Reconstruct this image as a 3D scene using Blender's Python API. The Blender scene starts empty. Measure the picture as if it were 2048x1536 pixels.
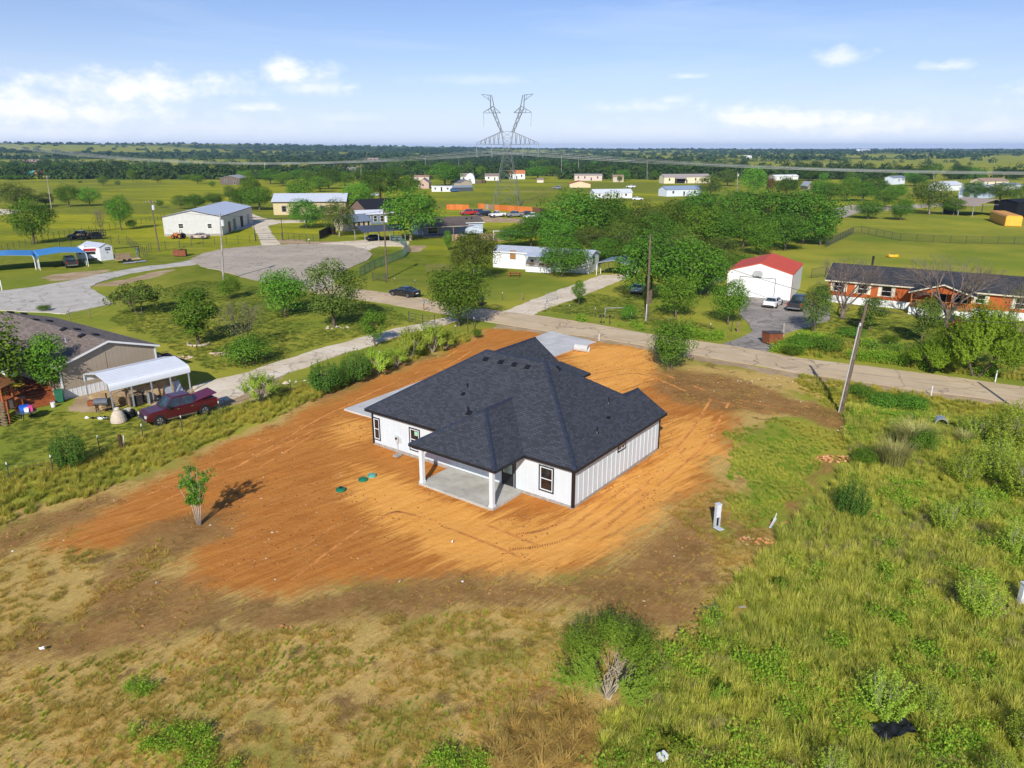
import bpy, math, random
import numpy as np
from math import radians, sin, cos, pi, atan, atan2, hypot, sqrt
random.seed(7)
RNG = np.random.default_rng(11)
sc = bpy.context.scene
COL = sc.collection
F_PX, HORIZON = 1470.0, 297.0          # focal length and eye level of the 2048 px wide photograph
CAM_H = 21.5
PITCH = atan((768 - HORIZON) / F_PX)
cd = bpy.data.cameras.new('camera')
cam = bpy.data.objects.new('camera', cd)
COL.objects.link(cam)
cam.location = (0, 0, CAM_H)
cam.rotation_euler = (pi / 2 - PITCH, 0, 0)
cd.sensor_width = 36.0
cd.lens = 36.0 * F_PX / 2048
cd.clip_end = 40000
cd.clip_start = 0.5
sc.camera = cam
SUN_EL, SUN_AZ = radians(32), radians(189.3)      # azimuth clockwise from +Y (the way the camera looks)
sun_dir = (sin(SUN_AZ) * cos(SUN_EL), cos(SUN_AZ) * cos(SUN_EL), sin(SUN_EL))
sd = bpy.data.lights.new('sun', 'SUN')
sun = bpy.data.objects.new('sun', sd)
COL.objects.link(sun)
sd.energy = 4.6
sd.angle = radians(0.53)
sd.color = (1.0, 0.955, 0.87)
sun.rotation_euler = (pi / 2 - SUN_EL, 0, pi - SUN_AZ)
sun.location = (-20, -60, 60)
vs = sc.view_settings
vs.view_transform = 'Standard'
vs.look = 'None'
vs.gamma = 1.0
vs.use_curve_mapping = False
vs.exposure = 0.20
W = bpy.data.worlds.new('World')
sc.world = W
W.use_nodes = True
def build_world():
 nt = W.node_tree
 N, L = nt.nodes, nt.links
 N.clear()
 out = N.new('ShaderNodeOutputWorld')
 bg = N.new('ShaderNodeBackground')
 bg.inputs['Strength'].default_value = 0.075
 L.new(bg.outputs[0], out.inputs[0])
 sky = N.new('ShaderNodeTexSky')
 sky.sky_type = 'NISHITA'
 sky.sun_disc = False
 sky.sun_elevation = SUN_EL
 sky.sun_rotation = SUN_AZ
 sky.altitude = 200
 sky.air_density = 1.0
 sky.dust_density = 0.4
 sky.ozone_density = 1.2
 tc = N.new('ShaderNodeTexCoord')
 sep = N.new('ShaderNodeSeparateXYZ')
 L.new(tc.outputs['Generated'], sep.inputs[0])
 def m(op, a, b=None, c=None, clamp=False):
  n = N.new('ShaderNodeMath')
  n.operation = op
  n.use_clamp = clamp
  for i, v in enumerate((a, b, c)):
   if v is None:
    continue
   if isinstance(v, (int, float)):
    n.inputs[i].default_value = v
   else:
    L.new(v, n.inputs[i])
  return n.outputs[0]
 az = m('ARCTAN2', sep.outputs[0], sep.outputs[1])
 el = m('ARCSINE', sep.outputs[2])
 comb = N.new('ShaderNodeCombineXYZ')
 L.new(m('MULTIPLY', az, 1.0), comb.inputs[0])
 L.new(m('MULTIPLY', el, 1.5), comb.inputs[1])
 nz = N.new('ShaderNodeTexNoise')
 nz.inputs['Scale'].default_value = 30
 nz.inputs['Detail'].default_value = 7
 nz.inputs['Roughness'].default_value = 0.6
 L.new(comb.outputs[0], nz.inputs['Vector'])
 nz2 = N.new('ShaderNodeTexNoise')
 nz2.inputs['Scale'].default_value = 4.5
 nz2.inputs['Detail'].default_value = 5
 L.new(comb.outputs[0], nz2.inputs['Vector'])
 nn = m('SUBTRACT', nz.outputs['Fac'], 0.5)
 grade = N.new('ShaderNodeMix')
 grade.data_type = 'RGBA'
 grade.blend_type = 'MULTIPLY'
 grade.inputs[0].default_value = 1
 L.new(sky.outputs[0], grade.inputs[6])
 grade.inputs[7].default_value = (.56, .84, 1.34, 1)
 veil = N.new('ShaderNodeMix')
 veil.data_type = 'RGBA'
 L.new(m('MULTIPLY', m('POWER', 2.718, m('MULTIPLY', m('MAXIMUM', el, 0.0), -9.5)), 0.92), veil.inputs[0])
 L.new(grade.outputs[2], veil.inputs[6])
 veil.inputs[7].default_value = (11.6, 12.3, 14.0, 1)
 heaps = [(70, 236, 150, 46, 1.0), (290, 196, 165, 30, .95), (215, 240, 150, 26, .85), (598, 164, 66, 26, .95),
             (640, 186, 75, 18, .7), (515, 223, 42, 10, .9), (706, 183, 22, 8, .75), (1362, 164, 40, 7, .7),
             (1662, 138, 42, 17, .72), (1860, 161, 38, 8, .72), (1262, 219, 80, 11, .62), (1338, 206, 30, 9, .62),
             (1500, 242, 100, 25, .95), (1610, 250, 150, 22, .95), (1720, 262, 210, 26, .8), (1985, 262, 60, 18, .6),
             (690, 240, 60, 10, .45), (960, 168, 110, 10, .35), (60, 272, 200, 22, .7), (420, 262, 240, 22, .45),
             (1300, 262, 200, 18, .45), (-420, 200, 200, 40, .9), (2500, 215, 260, 40, .9)]
 acc = None
 for (px, py, hw, hh, amp) in heaps:
  a0 = atan((px - 1024) / F_PX * cos(PITCH))
  e0 = (HORIZON - py) / F_PX * 0.93
  du = m('DIVIDE', m('SUBTRACT', az, a0), hw / F_PX * 1.35)
  dv = m('DIVIDE', m('SUBTRACT', el, e0), hh / F_PX * 1.3)
  dv = m('MULTIPLY', dv, m('ADD', 1.0, m('MULTIPLY', m('LESS_THAN', dv, 0.0), 0.35)))
  d = m('SQRT', m('ADD', m('MULTIPLY', du, du), m('MULTIPLY', dv, dv)))
  v = m('SUBTRACT', 1.0, d)
  v = m('ADD', v, m('MULTIPLY', nn, 2.3))
  v = m('MULTIPLY', m('SMOOTH_MIN', m('MAXIMUM', v, 0.0), 0.9, 0.3), amp)
  acc = v if acc is None else m('MAXIMUM', acc, v)
 ci = N.new('ShaderNodeTexNoise')
 ci.inputs['Scale'].default_value = 3.0
 ci.inputs['Detail'].default_value = 6
 ci.inputs['Roughness'].default_value = 0.6
 ci.inputs['Distortion'].default_value = 0.6
 mp = N.new('ShaderNodeMapping')
 mp.inputs['Scale'].default_value = (.8, 4.0, 1.0)
 mp.inputs['Rotation'].default_value = (0, 0, radians(4))
 mp.inputs['Location'].default_value = (0.35, 0.2, 0)
 L.new(comb.outputs[0], mp.inputs[0])
 L.new(mp.outputs[0], ci.inputs['Vector'])
 cirrus = m('MULTIPLY', m('SUBTRACT', ci.outputs['Fac'], 0.5, clamp=True), .8)
 acc = m('MAXIMUM', acc, cirrus)
 acc = m('MINIMUM', acc, 0.97)
 above = m('MULTIPLY', m('ADD', el, 0.004), 220.0, clamp=True)
 acc = m('MULTIPLY', acc, above)
 cr = N.new('ShaderNodeValToRGB')
 cr.color_ramp.elements[0].position = 0.25
 cr.color_ramp.elements[0].color = (11.4, 12.2, 14.2, 1)
 cr.color_ramp.elements[1].position = 0.8
 cr.color_ramp.elements[1].color = (13.6, 13.5, 13.5, 1)
 L.new(acc, cr.inputs[0])
 mix = N.new('ShaderNodeMix')
 mix.data_type = 'RGBA'
 L.new(acc, mix.inputs[0])
 L.new(veil.outputs[2], mix.inputs[6])
 L.new(cr.outputs[0], mix.inputs[7])
 L.new(mix.outputs[2], bg.inputs['Color'])
build_world()
CP, SP = cos(PITCH), sin(PITCH)
def G(px, py, z=0.0):
 x = (px - 1024) / F_PX
 y = -(py - 768) / F_PX
 rx, ry, rz = x, CP + SP * y, -SP + CP * y
 t = (z - CAM_H) / rz
 return (rx * t, ry * t)
def depth_of(X, Y, Z=0.0):
 return Y * CP - (Z - CAM_H) * SP
def mpp(px, py):                        # metres per photo pixel for something standing there
 return depth_of(*G(px, py)) / F_PX
def hgt(px, py, ty):                    # height of something standing at (px, py) whose top shows at row ty
 X, Y = G(px, py)
 k = -(ty - 768) / F_PX
 return Y * (k * CP - SP) / (CP + k * SP) + CAM_H
class MB:
 def __init__(s):
  s.v, s.f, s.m = [], [], []
 def add(s, verts, faces, mi=0):
  o = len(s.v)
  s.v += [tuple(p) for p in verts]
  s.f += [tuple(i + o for i in f) for f in faces]
  s.m += [mi] * len(faces)
  return s
 def box(s, x0, y0, z0, x1, y1, z1, mi=0):
  v = [(x0, y0, z0), (x1, y0, z0), (x1, y1, z0), (x0, y1, z0), (x0, y0, z1), (x1, y0, z1), (x1, y1, z1), (x0, y1, z1)]
  return s.add(v, [(0, 3, 2, 1), (4, 5, 6, 7), (0, 1, 5, 4), (1, 2, 6, 5), (2, 3, 7, 6), (3, 0, 4, 7)], mi)
 def cbox(s, c, d, rz=0, mi=0, ry=0):
  hx, hy, hz = d[0] / 2, d[1] / 2, d[2] / 2
  vs_ = []
  for z in (-hz, hz):
   for x, y in ((-hx, -hy), (hx, -hy), (hx, hy), (-hx, hy)):
    X, Z = x * cos(ry) + z * sin(ry), -x * sin(ry) + z * cos(ry)
    vs_.append((c[0] + X * cos(rz) - y * sin(rz), c[1] + X * sin(rz) + y * cos(rz), c[2] + Z))
  return s.add(vs_, [(0, 3, 2, 1), (4, 5, 6, 7), (0, 1, 5, 4), (1, 2, 6, 5), (2, 3, 7, 6), (3, 0, 4, 7)], mi)
 def path(s, pts, rad, n=6, mi=0, cap=True):
  pts = [np.array(p, float) for p in pts]
  if not hasattr(rad, '__len__'):
   rad = [rad] * len(pts)
  rings = []
  for i, p in enumerate(pts):
   t = pts[min(i + 1, len(pts) - 1)] - pts[max(i - 1, 0)]
   t = t / (np.linalg.norm(t) + 1e-9)
   a = np.array((0, 0, 1.0)) if abs(t[2]) < .9 else np.array((1.0, 0, 0))
   u = np.cross(t, a)
   u /= np.linalg.norm(u)
   w = np.cross(t, u)
   rings.append([tuple(p + rad[i] * (u * cos(2 * pi * k / n) + w * sin(2 * pi * k / n))) for k in range(n)])
  v = [q for r in rings for q in r]
  f = []
  for i in range(len(pts) - 1):
   for k in range(n):
    a, b = i * n + k, i * n + (k + 1) % n
    f.append((a, b, b + n, a + n))
  if cap and n > 2:
   f.append(tuple(range(n - 1, -1, -1)))
   f.append(tuple(range((len(pts) - 1) * n, len(pts) * n)))
  return s.add(v, f, mi)
 def poly(s, pts, mi=0):
  return s.add(pts, [tuple(range(len(pts)))], mi)
 def slab(s, pts, thick, mi=0):           # a sheet with thickness straight down
  n = len(pts)
  v = [tuple(p) for p in pts] + [(p[0], p[1], p[2] - thick) for p in pts]
  f = [tuple(range(n)), tuple(range(2 * n - 1, n - 1, -1))]
  for i in range(n):
   j = (i + 1) % n
   f.append((i, i + n, j + n, j))
  return s.add(v, f, mi)
 def extr(s, prof, axis, a, b, mi=0):     # profile of 2-d points extruded along an axis
  n = len(prof)
  def P(q, t):
   return (t, q[0], q[1]) if axis == 'x' else ((q[0], t, q[1]) if axis == 'y' else (q[0], q[1], t))
  v = [P(q, a) for q in prof] + [P(q, b) for q in prof]
  f = [tuple(range(n)), tuple(range(2 * n - 1, n - 1, -1))]
  for i in range(n):
   j = (i + 1) % n
   f.append((i, i + n, j + n, j))
  return s.add(v, f, mi)
 def cyl(s, c, r, h, n=16, axis='z', r2=None, mi=0):
  r2 = r if r2 is None else r2
  d = {'x': (1, 0, 0), 'y': (0, 1, 0), 'z': (0, 0, 1)}[axis]
  return s.path([c, tuple(c[i] + d[i] * h for i in range(3))], [r, r2], n, mi)
 def build(s, name, mats, parent=None, smooth=False, loc=None, rz=0, label=None):
  me = bpy.data.meshes.new(name)
  me.from_pydata(s.v, [], s.f)
  if not isinstance(mats, (list, tuple)):
   mats = [mats]
  for m_ in mats:
   me.materials.append(m_)
  if len(mats) > 1:
   me.polygons.foreach_set('material_index', s.m)
  if smooth:
   me.polygons.foreach_set('use_smooth', [True] * len(me.polygons))
  me.update()
  o = bpy.data.objects.new(name, me)
  COL.objects.link(o)
  if parent is not None:
   o.parent = parent
  if loc is not None:
   o.location = loc
  o.rotation_euler.z = rz
  if label:
   o['label'] = label
  return o
def mesh_np(name, verts, faces, mat, attrs=None, smooth=False):
 """mesh from numpy arrays; faces (n, 3) or (n, 4); attrs: per-face float arrays"""
 verts = np.asarray(verts, np.float32)
 faces = np.asarray(faces, np.int32)
 k = faces.shape[1]
 me = bpy.data.meshes.new(name)
 me.vertices.add(len(verts))
 me.vertices.foreach_set('co', verts.ravel())
 me.loops.add(faces.size)
 me.loops.foreach_set('vertex_index', faces.ravel())
 me.polygons.add(len(faces))
 me.polygons.foreach_set('loop_start', np.arange(0, faces.size, k, dtype=np.int32))
 me.polygons.foreach_set('loop_total', np.full(len(faces), k, np.int32))
 if smooth:
  me.polygons.foreach_set('use_smooth', np.ones(len(faces), bool))
 me.update(calc_edges=True)
 for an, arr in (attrs or {}).items():
  at = me.attributes.new(an, 'FLOAT', 'FACE')
  at.data.foreach_set('value', np.asarray(arr, np.float32))
 me.materials.append(mat)
 return me
def link(name, me, parent=None):
 o = bpy.data.objects.new(name, me)
 COL.objects.link(o)
 if parent is not None:
  o.parent = parent
 return o
def thing(name, label, cat, loc=(0, 0, 0), rz=0, group=None, scale=None):
 o = bpy.data.objects.new(name, None)
 o.empty_display_size = .3
 COL.objects.link(o)
 o.location = loc
 o.rotation_euler.z = rz
 if scale is not None:
  o.scale = scale
 o['label'] = label
 o['category'] = cat
 if group:
  o['group'] = group
 return o
def tag(o, label, cat, group=None):
 o['label'] = label
 o['category'] = cat
 if group:
  o['group'] = group
 return o
def kind(o, k):
 o['kind'] = k
 return o
def copy_tree(o, parent=None):
 c = o.copy()
 COL.objects.link(c)
 if parent is not None:
  c.parent = parent
 for ch in [q for q in o.children]:
  copy_tree(ch, c)
 return c
class NT:
 def __init__(s, name):
  s.mat = bpy.data.materials.new(name)
  s.mat.use_nodes = True
  s.nt = s.mat.node_tree
  s.N, s.L = s.nt.nodes, s.nt.links
  s.b = s.N['Principled BSDF']
  s.out = s.N['Material Output']
 def n(s, t, **k):
  q = s.N.new(t)
  for a, v in k.items():
   setattr(q, a, v)
  return q
 def _set(s, sock, v):
  if isinstance(v, (int, float)):
   sock.default_value = v
  elif isinstance(v, (tuple, list)):
   sock.default_value = tuple(v) + ((1,) if len(v) == 3 and sock.type == 'RGBA' else ())
  else:
   s.L.new(v, sock)
 def math(s, op, a, b=None, c=None, clamp=False):
  q = s.n('ShaderNodeMath', operation=op, use_clamp=clamp)
  for i, v in enumerate((a, b, c)):
   if v is not None:
    s._set(q.inputs[i], v)
  return q.outputs[0]
 def mix(s, f, a, b, blend='MIX'):
  q = s.n('ShaderNodeMix', data_type='RGBA', blend_type=blend)
  s._set(q.inputs[0], f)
  s._set(q.inputs[6], a)
  s._set(q.inputs[7], b)
  return q.outputs[2]
 def noise(s, vec, scale, detail=3, rough=.5, dist=0):
  q = s.n('ShaderNodeTexNoise')
  if vec is not None:
   s.L.new(vec, q.inputs['Vector'])
  q.inputs['Scale'].default_value = scale
  q.inputs['Detail'].default_value = detail
  q.inputs['Roughness'].default_value = rough
  q.inputs['Distortion'].default_value = dist
  return q.outputs['Fac']
 def mapping(s, vec, scale=(1, 1, 1), rot=(0, 0, 0)):
  if any(rot):                     # turn first, then stretch
   q = s.n('ShaderNodeMapping')
   s.L.new(vec, q.inputs[0])
   q.inputs['Rotation'].default_value = rot
   vec = q.outputs[0]
  q = s.n('ShaderNodeMapping')
  s.L.new(vec, q.inputs[0])
  q.inputs['Scale'].default_value = scale
  return q.outputs[0]
 def step(s, v, lo, hi):
  q = s.n('ShaderNodeMapRange', interpolation_type='SMOOTHSTEP')
  s._set(q.inputs[0], v)
  q.inputs[1].default_value = lo
  q.inputs[2].default_value = hi
  return q.outputs[0]
 def obj(s):
  return s.n('ShaderNodeTexCoord').outputs['Object']
 def pos(s):
  return s.n('ShaderNodeNewGeometry').outputs['Position']
 def bump(s, h, strength=.3, dist=.02):
  q = s.n('ShaderNodeBump')
  q.inputs['Strength'].default_value = strength
  q.inputs['Distance'].default_value = dist
  s.L.new(h, q.inputs['Height'])
  s.L.new(q.outputs[0], s.b.inputs['Normal'])
 def fin(s, col, rough=.8, spec=.3, metal=0):
  s._set(s.b.inputs['Base Color'], col)
  s._set(s.b.inputs['Roughness'], rough)
  s.b.inputs['Specular IOR Level'].default_value = spec
  s.b.inputs['Metallic'].default_value = metal
  return s.mat
MATS = {}
def M(name, col, rough=.75, spec=.3, metal=0, var=.12, scale=2.5, bump=0, coat=0):
 """plain surface with a little uneven wear"""
 if name in MATS:
  return MATS[name]
 t = NT(name)
 v = t.obj()
 a = t.noise(v, scale, 4, .6)
 b = t.noise(v, scale * 9, 2, .5)
 f = t.math('ADD', t.math('MULTIPLY', a, .65), t.math('MULTIPLY', b, .35))
 lo = tuple(c * (1 - var * 1.6) for c in col)
 hi = tuple(min(1, c * (1 + var)) for c in col)
 c = t.mix(t.step(f, .3, .7), lo, hi)
 if bump:
  t.bump(b, bump, .02)
 t.fin(c, rough, spec, metal)
 if coat:
  t.b.inputs['Coat Weight'].default_value = coat
  t.b.inputs['Coat Roughness'].default_value = .06
 MATS[name] = t.mat
 return t.mat
def M_ribbed(name, col, pitch=.23, axis='x', rough=.45, var=.08, metal=0, depth=.02, dirt=0.0):
 """sheet metal with pressed ribs running up"""
 if name in MATS:
  return MATS[name]
 t = NT(name)
 v = t.obj()
 sp = t.n('ShaderNodeSeparateXYZ')
 t.L.new(v, sp.inputs[0])
 if axis == 'xy':
  u = t.math('ADD', sp.outputs[0], sp.outputs[1])
 else:
  u = sp.outputs['xyz'.index(axis)]
 ph = t.math('FRACT', t.math('DIVIDE', u, pitch))
 tri = t.math('ABSOLUTE', t.math('SUBTRACT', ph, .5))
 rib = t.step(tri, .36, .47)
 a = t.noise(v, 1.3, 4, .6)
 c = t.mix(t.step(a, .3, .75), tuple(q * (1 - var * 2) for q in col), col)
 if dirt:
  low = t.step(t.math('ADD', sp.outputs[2], t.math('MULTIPLY', a, .8)), 1.1, .3)
  c = t.mix(t.math('MULTIPLY', low, dirt), c, (.28, .2, .12))
 t.bump(rib, .9, depth)
 MATS[name] = t.fin(c, rough, .4, metal)
 return t.mat
def M_shingle(name, c0, c1, course=.145, tab=.33, rough=.9):
 """asphalt shingle courses laid by UV in metres"""
 if name in MATS:
  return MATS[name]
 t = NT(name)
 uv = t.n('ShaderNodeUVMap').outputs[0]
 br = t.n('ShaderNodeTexBrick', offset=.5, offset_frequency=2)
 t.L.new(uv, br.inputs['Vector'])
 br.inputs['Scale'].default_value = 1
 br.inputs['Brick Width'].default_value = tab
 br.inputs['Row Height'].default_value = course
 br.inputs['Mortar Size'].default_value = .012
 br.inputs['Mortar Smooth'].default_value = .2
 br.inputs['Bias'].default_value = -.1
 br.inputs['Color1'].default_value = (0, 0, 0, 1)
 br.inputs['Color2'].default_value = (1, 1, 1, 1)
 br.inputs['Mortar'].default_value = (0, 0, 0, 1)
 wear = t.noise(uv, .5, 4, .6)
 grit = t.noise(uv, 22, 2, .6)
 lum = t.math('ADD', t.math('MULTIPLY', br.outputs['Color'], .45), t.math('MULTIPLY', grit, .55))
 c = t.mix(t.step(lum, .1, .85), c0, c1)
 c = t.mix(t.math('MULTIPLY', t.step(wear, .35, .75), .14), c, tuple(min(1, q * 1.25) for q in c1))
 c = t.mix(t.math('MULTIPLY', br.outputs['Fac'], .75), c, tuple(q * .35 for q in c0))
 h = t.math('SUBTRACT', t.math('MULTIPLY', lum, .5), br.outputs['Fac'])
 t.bump(h, .6, .012)
 MATS[name] = t.fin(c, rough, .25)
 return t.mat
def M_glass(name, col=(.02, .022, .025), rough=.06, spec=.6):
 if name in MATS:
  return MATS[name]
 t = NT(name)
 v = t.obj()
 c = t.mix(t.step(t.noise(v, 1.6, 3, .5), .35, .7), tuple(q * .6 for q in col), tuple(q * 1.6 for q in col))
 MATS[name] = t.fin(c, rough, spec)
 return t.mat
def set_uv(o, roof_faces=True):
 """UV in metres: u along the eave, v up the slope, per face"""
 me = o.data
 uvl = me.uv_layers.new(name='UVMap')
 for p in me.polygons:
  n = np.array(p.normal)
  if abs(n[2]) > .999:
   a = np.array((1.0, 0, 0))
  else:
   a = np.cross((0, 0, 1.0), n)
   a /= np.linalg.norm(a)
  b = np.cross(n, a)
  for li in p.loop_indices:
   c = np.array(me.vertices[me.loops[li].vertex_index].co)
   uvl.data[li].uv = (float(c @ a), float(c @ b))
def vnoise(x, y, seed=0):
 x = np.asarray(x, float)
 y = np.asarray(y, float)
 xi, yi = np.floor(x).astype(np.int64), np.floor(y).astype(np.int64)
 fx, fy = x - xi, y - yi
 fx, fy = fx * fx * (3 - 2 * fx), fy * fy * (3 - 2 * fy)
 def h(a, b):
  q = (a * 374761393 + b * 668265263 + seed * 974711) & 0x7fffffff
  q = ((q ^ (q >> 13)) * 1274126177) & 0x7fffffff
  return ((q ^ (q >> 16)) & 0xffff) / 65535.0
 return (h(xi, yi) * (1 - fx) + h(xi + 1, yi) * fx) * (1 - fy) + (h(xi, yi + 1) * (1 - fx) + h(xi + 1, yi + 1) * fx) * fy
def fbm(x, y, seed=0, oct=4):
 s, a, t = 0, .5, 0
 for i in range(oct):
  s = s + a * vnoise(x * 2 ** i, y * 2 ** i, seed + i * 17)
  t += a
  a *= .5
 return s / t
def sdf_poly(X, Y, pts):
 """signed distance to a polygon, positive inside"""
 P = np.array(pts, float)
 d = np.full(X.shape, 1e9)
 ins = np.zeros(X.shape, bool)
 for i in range(len(P)):
  a, b = P[i], P[(i + 1) % len(P)]
  e = b - a
  wx, wy = X - a[0], Y - a[1]
  t = np.clip((wx * e[0] + wy * e[1]) / (e @ e + 1e-12), 0, 1)
  d = np.minimum(d, (wx - e[0] * t) ** 2 + (wy - e[1] * t) ** 2)
  c = (a[1] > Y) != (b[1] > Y)
  with np.errstate(divide='ignore', invalid='ignore'):
   xx = (b[0] - a[0]) * (Y - a[1]) / (b[1] - a[1] + 1e-12) + a[0]
  ins ^= c & (X < xx)
 return np.where(ins, 1, -1) * np.sqrt(d)
def sstep(x, lo, hi):
 t = np.clip((x - lo) / (hi - lo), 0, 1)
 return t * t * (3 - 2 * t)
# ================================================================== GROUND
HN = np.array(G(1145.8, 1016.6))                  # near corner of the new house
HA = radians(36.6)
HU = np.array([sin(HA), cos(HA)])                 # along its side wall, away from the camera
HV = np.array([-cos(HA), sin(HA)])                # along its back wall, to the far corner
def uvw(u, v):
 q = HN + u * HU + v * HV
 return (float(q[0]), float(q[1]))
def PX(*pts):
 return [G(*p) for p in pts]
Z_DIRT = PX((985, 655), (1075, 657), (1200, 686), (1290, 690), (1312, 735), (1345, 752), (1430, 790), (1500, 800), (1460, 850), (1470, 890), (1400, 935), (1440, 960),
   (1345, 1035), (1330, 1000), (1250, 1080), (1150, 1140), (1060, 1148), (950, 1160), (820, 1165), (690, 1165), (560, 1190),
   (400, 1205), (320, 1165), (420, 1075), (350, 1062), (250, 1090), (150, 1100), (70, 1090), (190, 1022),
   (330, 945), (430, 893), (520, 858), (640, 803), (760, 748), (870, 712), (930, 684))
Z_SAND = PX((700, 935), (835, 965), (985, 1030), (1145, 1030), (1330, 905), (1330, 845), (1415, 830), (1440, 905), (1330, 1010),
   (1185, 1115), (1050, 1148), (900, 1118), (770, 1060), (700, 1000))
Z_SAND2 = PX((1130, 705), (1195, 692), (1285, 697), (1312, 745), (1255, 790), (1200, 790))
Z_SAND3 = PX((665, 835), (740, 838), (745, 870), (690, 890))
Z_BROWN = [PX((-60, 1075), (60, 1040), (215, 985), (250, 1000), (150, 1050), (90, 1085), (-60, 1130)),
           PX((300, 1040), (400, 1012), (480, 1020), (470, 1062), (380, 1100), (320, 1150), (440, 1195), (600, 1196),
              (720, 1165), (860, 1150), (1000, 1152), (1140, 1160), (1250, 1095), (1330, 1040), (1440, 990), (1440, 1100),
              (1390, 1240), (1290, 1250), (1150, 1215), (900, 1225), (700, 1250), (400, 1270), (100, 1322), (-60, 1340),
              (-60, 1290), (150, 1230), (230, 1120)),
           PX((1330, 735), (1470, 752), (1570, 790), (1700, 822), (1735, 860), (1690, 868), (1600, 832), (1470, 822), (1360, 800), (1300, 775)),
           PX((640, 1400), (690, 1370), (740, 1385), (760, 1410), (720, 1435), (660, 1425)),
           PX((1050, 1385), (1090, 1362), (1105, 1395), (1085, 1412)),
           PX((60, 1375), (85, 1360), (80, 1392)), PX((760, 1310), (830, 1300), (850, 1318), (780, 1330)),
           PX((1430, 1000), (1480, 1040), (1570, 1085), (1545, 1110), (1470, 1075), (1420, 1040)),
           PX((580, 800), (690, 770), (800, 725), (860, 700), (870, 712), (760, 752), (640, 806)),
           PX((1640, 910), (1690, 905), (1640, 990), (1590, 1040), (1540, 1050), (1610, 985))]
Z_STRAW = [PX((-60, 1060), (150, 1000), (330, 925), (640, 790), (870, 700), (985, 655), (1200, 680), (1300, 690), (1400, 725), (1560, 770), (1640, 812), (1520, 850), (1470, 900), (1500, 985), (1430, 1060), (1460, 1150), (1400, 1250), (1260, 1330), (1000, 1290), (600, 1300), (300, 1320), (-60, 1350)),
           PX((-60, 1120), (70, 1092), (250, 1095), (350, 1068), (400, 1080), (330, 1130), (260, 1160), (160, 1240), (-60, 1330)),
           PX((-100, 1330), (100, 1322), (420, 1265), (700, 1248), (900, 1222), (1150, 1212), (1250, 1240), (1260, 1400), (1180, 1640), (-100, 1640)),
           PX((1330, 1030), (1440, 960), (1500, 985), (1440, 1030), (1350, 1090)),
           PX((1430, 800), (1560, 830), (1500, 860), (1440, 960), (1400, 930), (1470, 870)),
           PX((1470, 1040), (1570, 1070), (1540, 1200), (1440, 1230), (1400, 1260), (1250, 1330), (1290, 1250), (1390, 1240), (1440, 1110)),
           PX((-60, 1040), (160, 985), (330, 930), (640, 800), (760, 745), (640, 812), (420, 905), (210, 1010), (-60, 1085)),
           PX((1350, 700), (1500, 735), (1700, 770), (1640, 790), (1480, 760), (1350, 745))]
Z_LAWN = [PX((-100, 700), (170, 640), (420, 520), (760, 540), (960, 600), (900, 640), (500, 740), (420, 815), (280, 850), (-100, 950)),
          PX((740, 480), (1200, 470), (1480, 560), (1450, 680), (1000, 620), (720, 575)),
          PX((1560, 650), (1700, 610), (2200, 660), (2200, 800), (1700, 700)),
          PX((1560, 470), (1720, 460), (2100, 490), (2100, 540), (1640, 520))]
Z_TAN = [PX((2060, 806), (1960, 794), (1860, 782), (1760, 768), (1600, 746), (1500, 728), (1400, 711), (1290, 691), (1180, 673), (1100, 663), (1000, 647), (1000, 655), (1100, 671), (1190, 682), (1290, 700), (1400, 720), (1500, 737), (1600, 755), (1760, 778), (1860, 792), (2060, 818)), PX((130, 800), (190, 772), (300, 770), (385, 772), (430, 790), (390, 825), (300, 800), (200, 822), (140, 818)),
         PX((520, 480), (560, 478), (700, 486), (760, 482), (740, 500), (600, 492)),
         PX((400, 770), (500, 748), (560, 752), (520, 800), (440, 815), (400, 806)),
         PX((955, 427), (1000, 434), (1060, 440), (1040, 447), (900, 440)),
         PX((805, 490), (850, 490), (845, 503), (800, 505)), PX((100, 548), (210, 540), (190, 556), (90, 562)),
         PX((380, 520), (330, 540), (240, 560), (180, 572), (230, 572), (330, 548))]
def gz(x, y):
 """height of the bare ground (never above zero near the lot)"""
 x = np.asarray(x, float)
 y = np.asarray(y, float)
 lot = -0.09 * fbm(x * .18, y * .18, 3, 3) - .05 * vnoise(x * .9, y * .9, 9)
 rd = np.abs((x - ROAD0[0]) * ROADN[0] + (y - ROAD0[1]) * ROADN[1])
 lot = lot * sstep(rd, 3.5, 8)
 dx, dy = DITCH
 s = np.clip(((x - dx[0]) * DD[0] + (y - dx[1]) * DD[1]), 0, DL)
 d = np.hypot(x - dx[0] - s * DD[0], y - dx[1] - s * DD[1])
 ditch = -.75 * np.exp(-(d / 1.5) ** 2)
 far = np.clip((np.hypot(x, y) - 1300) / 2800, 0, 1)
 far = far * far * (3 - 2 * far)
 a = np.arctan2(x, y)
 ridge = 13 + 26 * np.clip(-a * 1.9 + .25, 0, 1) + 10 * (fbm(x / 900, y / 900, 5, 4) - .5) * 2
 return lot + ditch + far * ridge
ROAD0 = np.array(G(2048, 791))
ROADN = np.array(G(945, 634)) - ROAD0
ROADN = np.array((-ROADN[1], ROADN[0])) / np.linalg.norm(ROADN)
DITCH = (G(1700, 800), G(2120, 862))
DV_ = np.array(DITCH[1]) - np.array(DITCH[0])
DL = float(np.linalg.norm(DV_))
DD = DV_ / DL
def axis_grid(lo, hi, step, far_lo, far_hi, growth=1.07):
 a = list(np.arange(lo, hi + 1e-6, step))
 s, p = step, hi
 while p < far_hi:
  s *= growth
  p += s
  a.append(min(p, far_hi))
 s, p = step, lo
 b = []
 while p > far_lo:
  s *= growth
  p -= s
  b.append(max(p, far_lo))
 return np.array(b[::-1] + a)
FAR_X, FAR_Y = 9000, 11000
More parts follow.
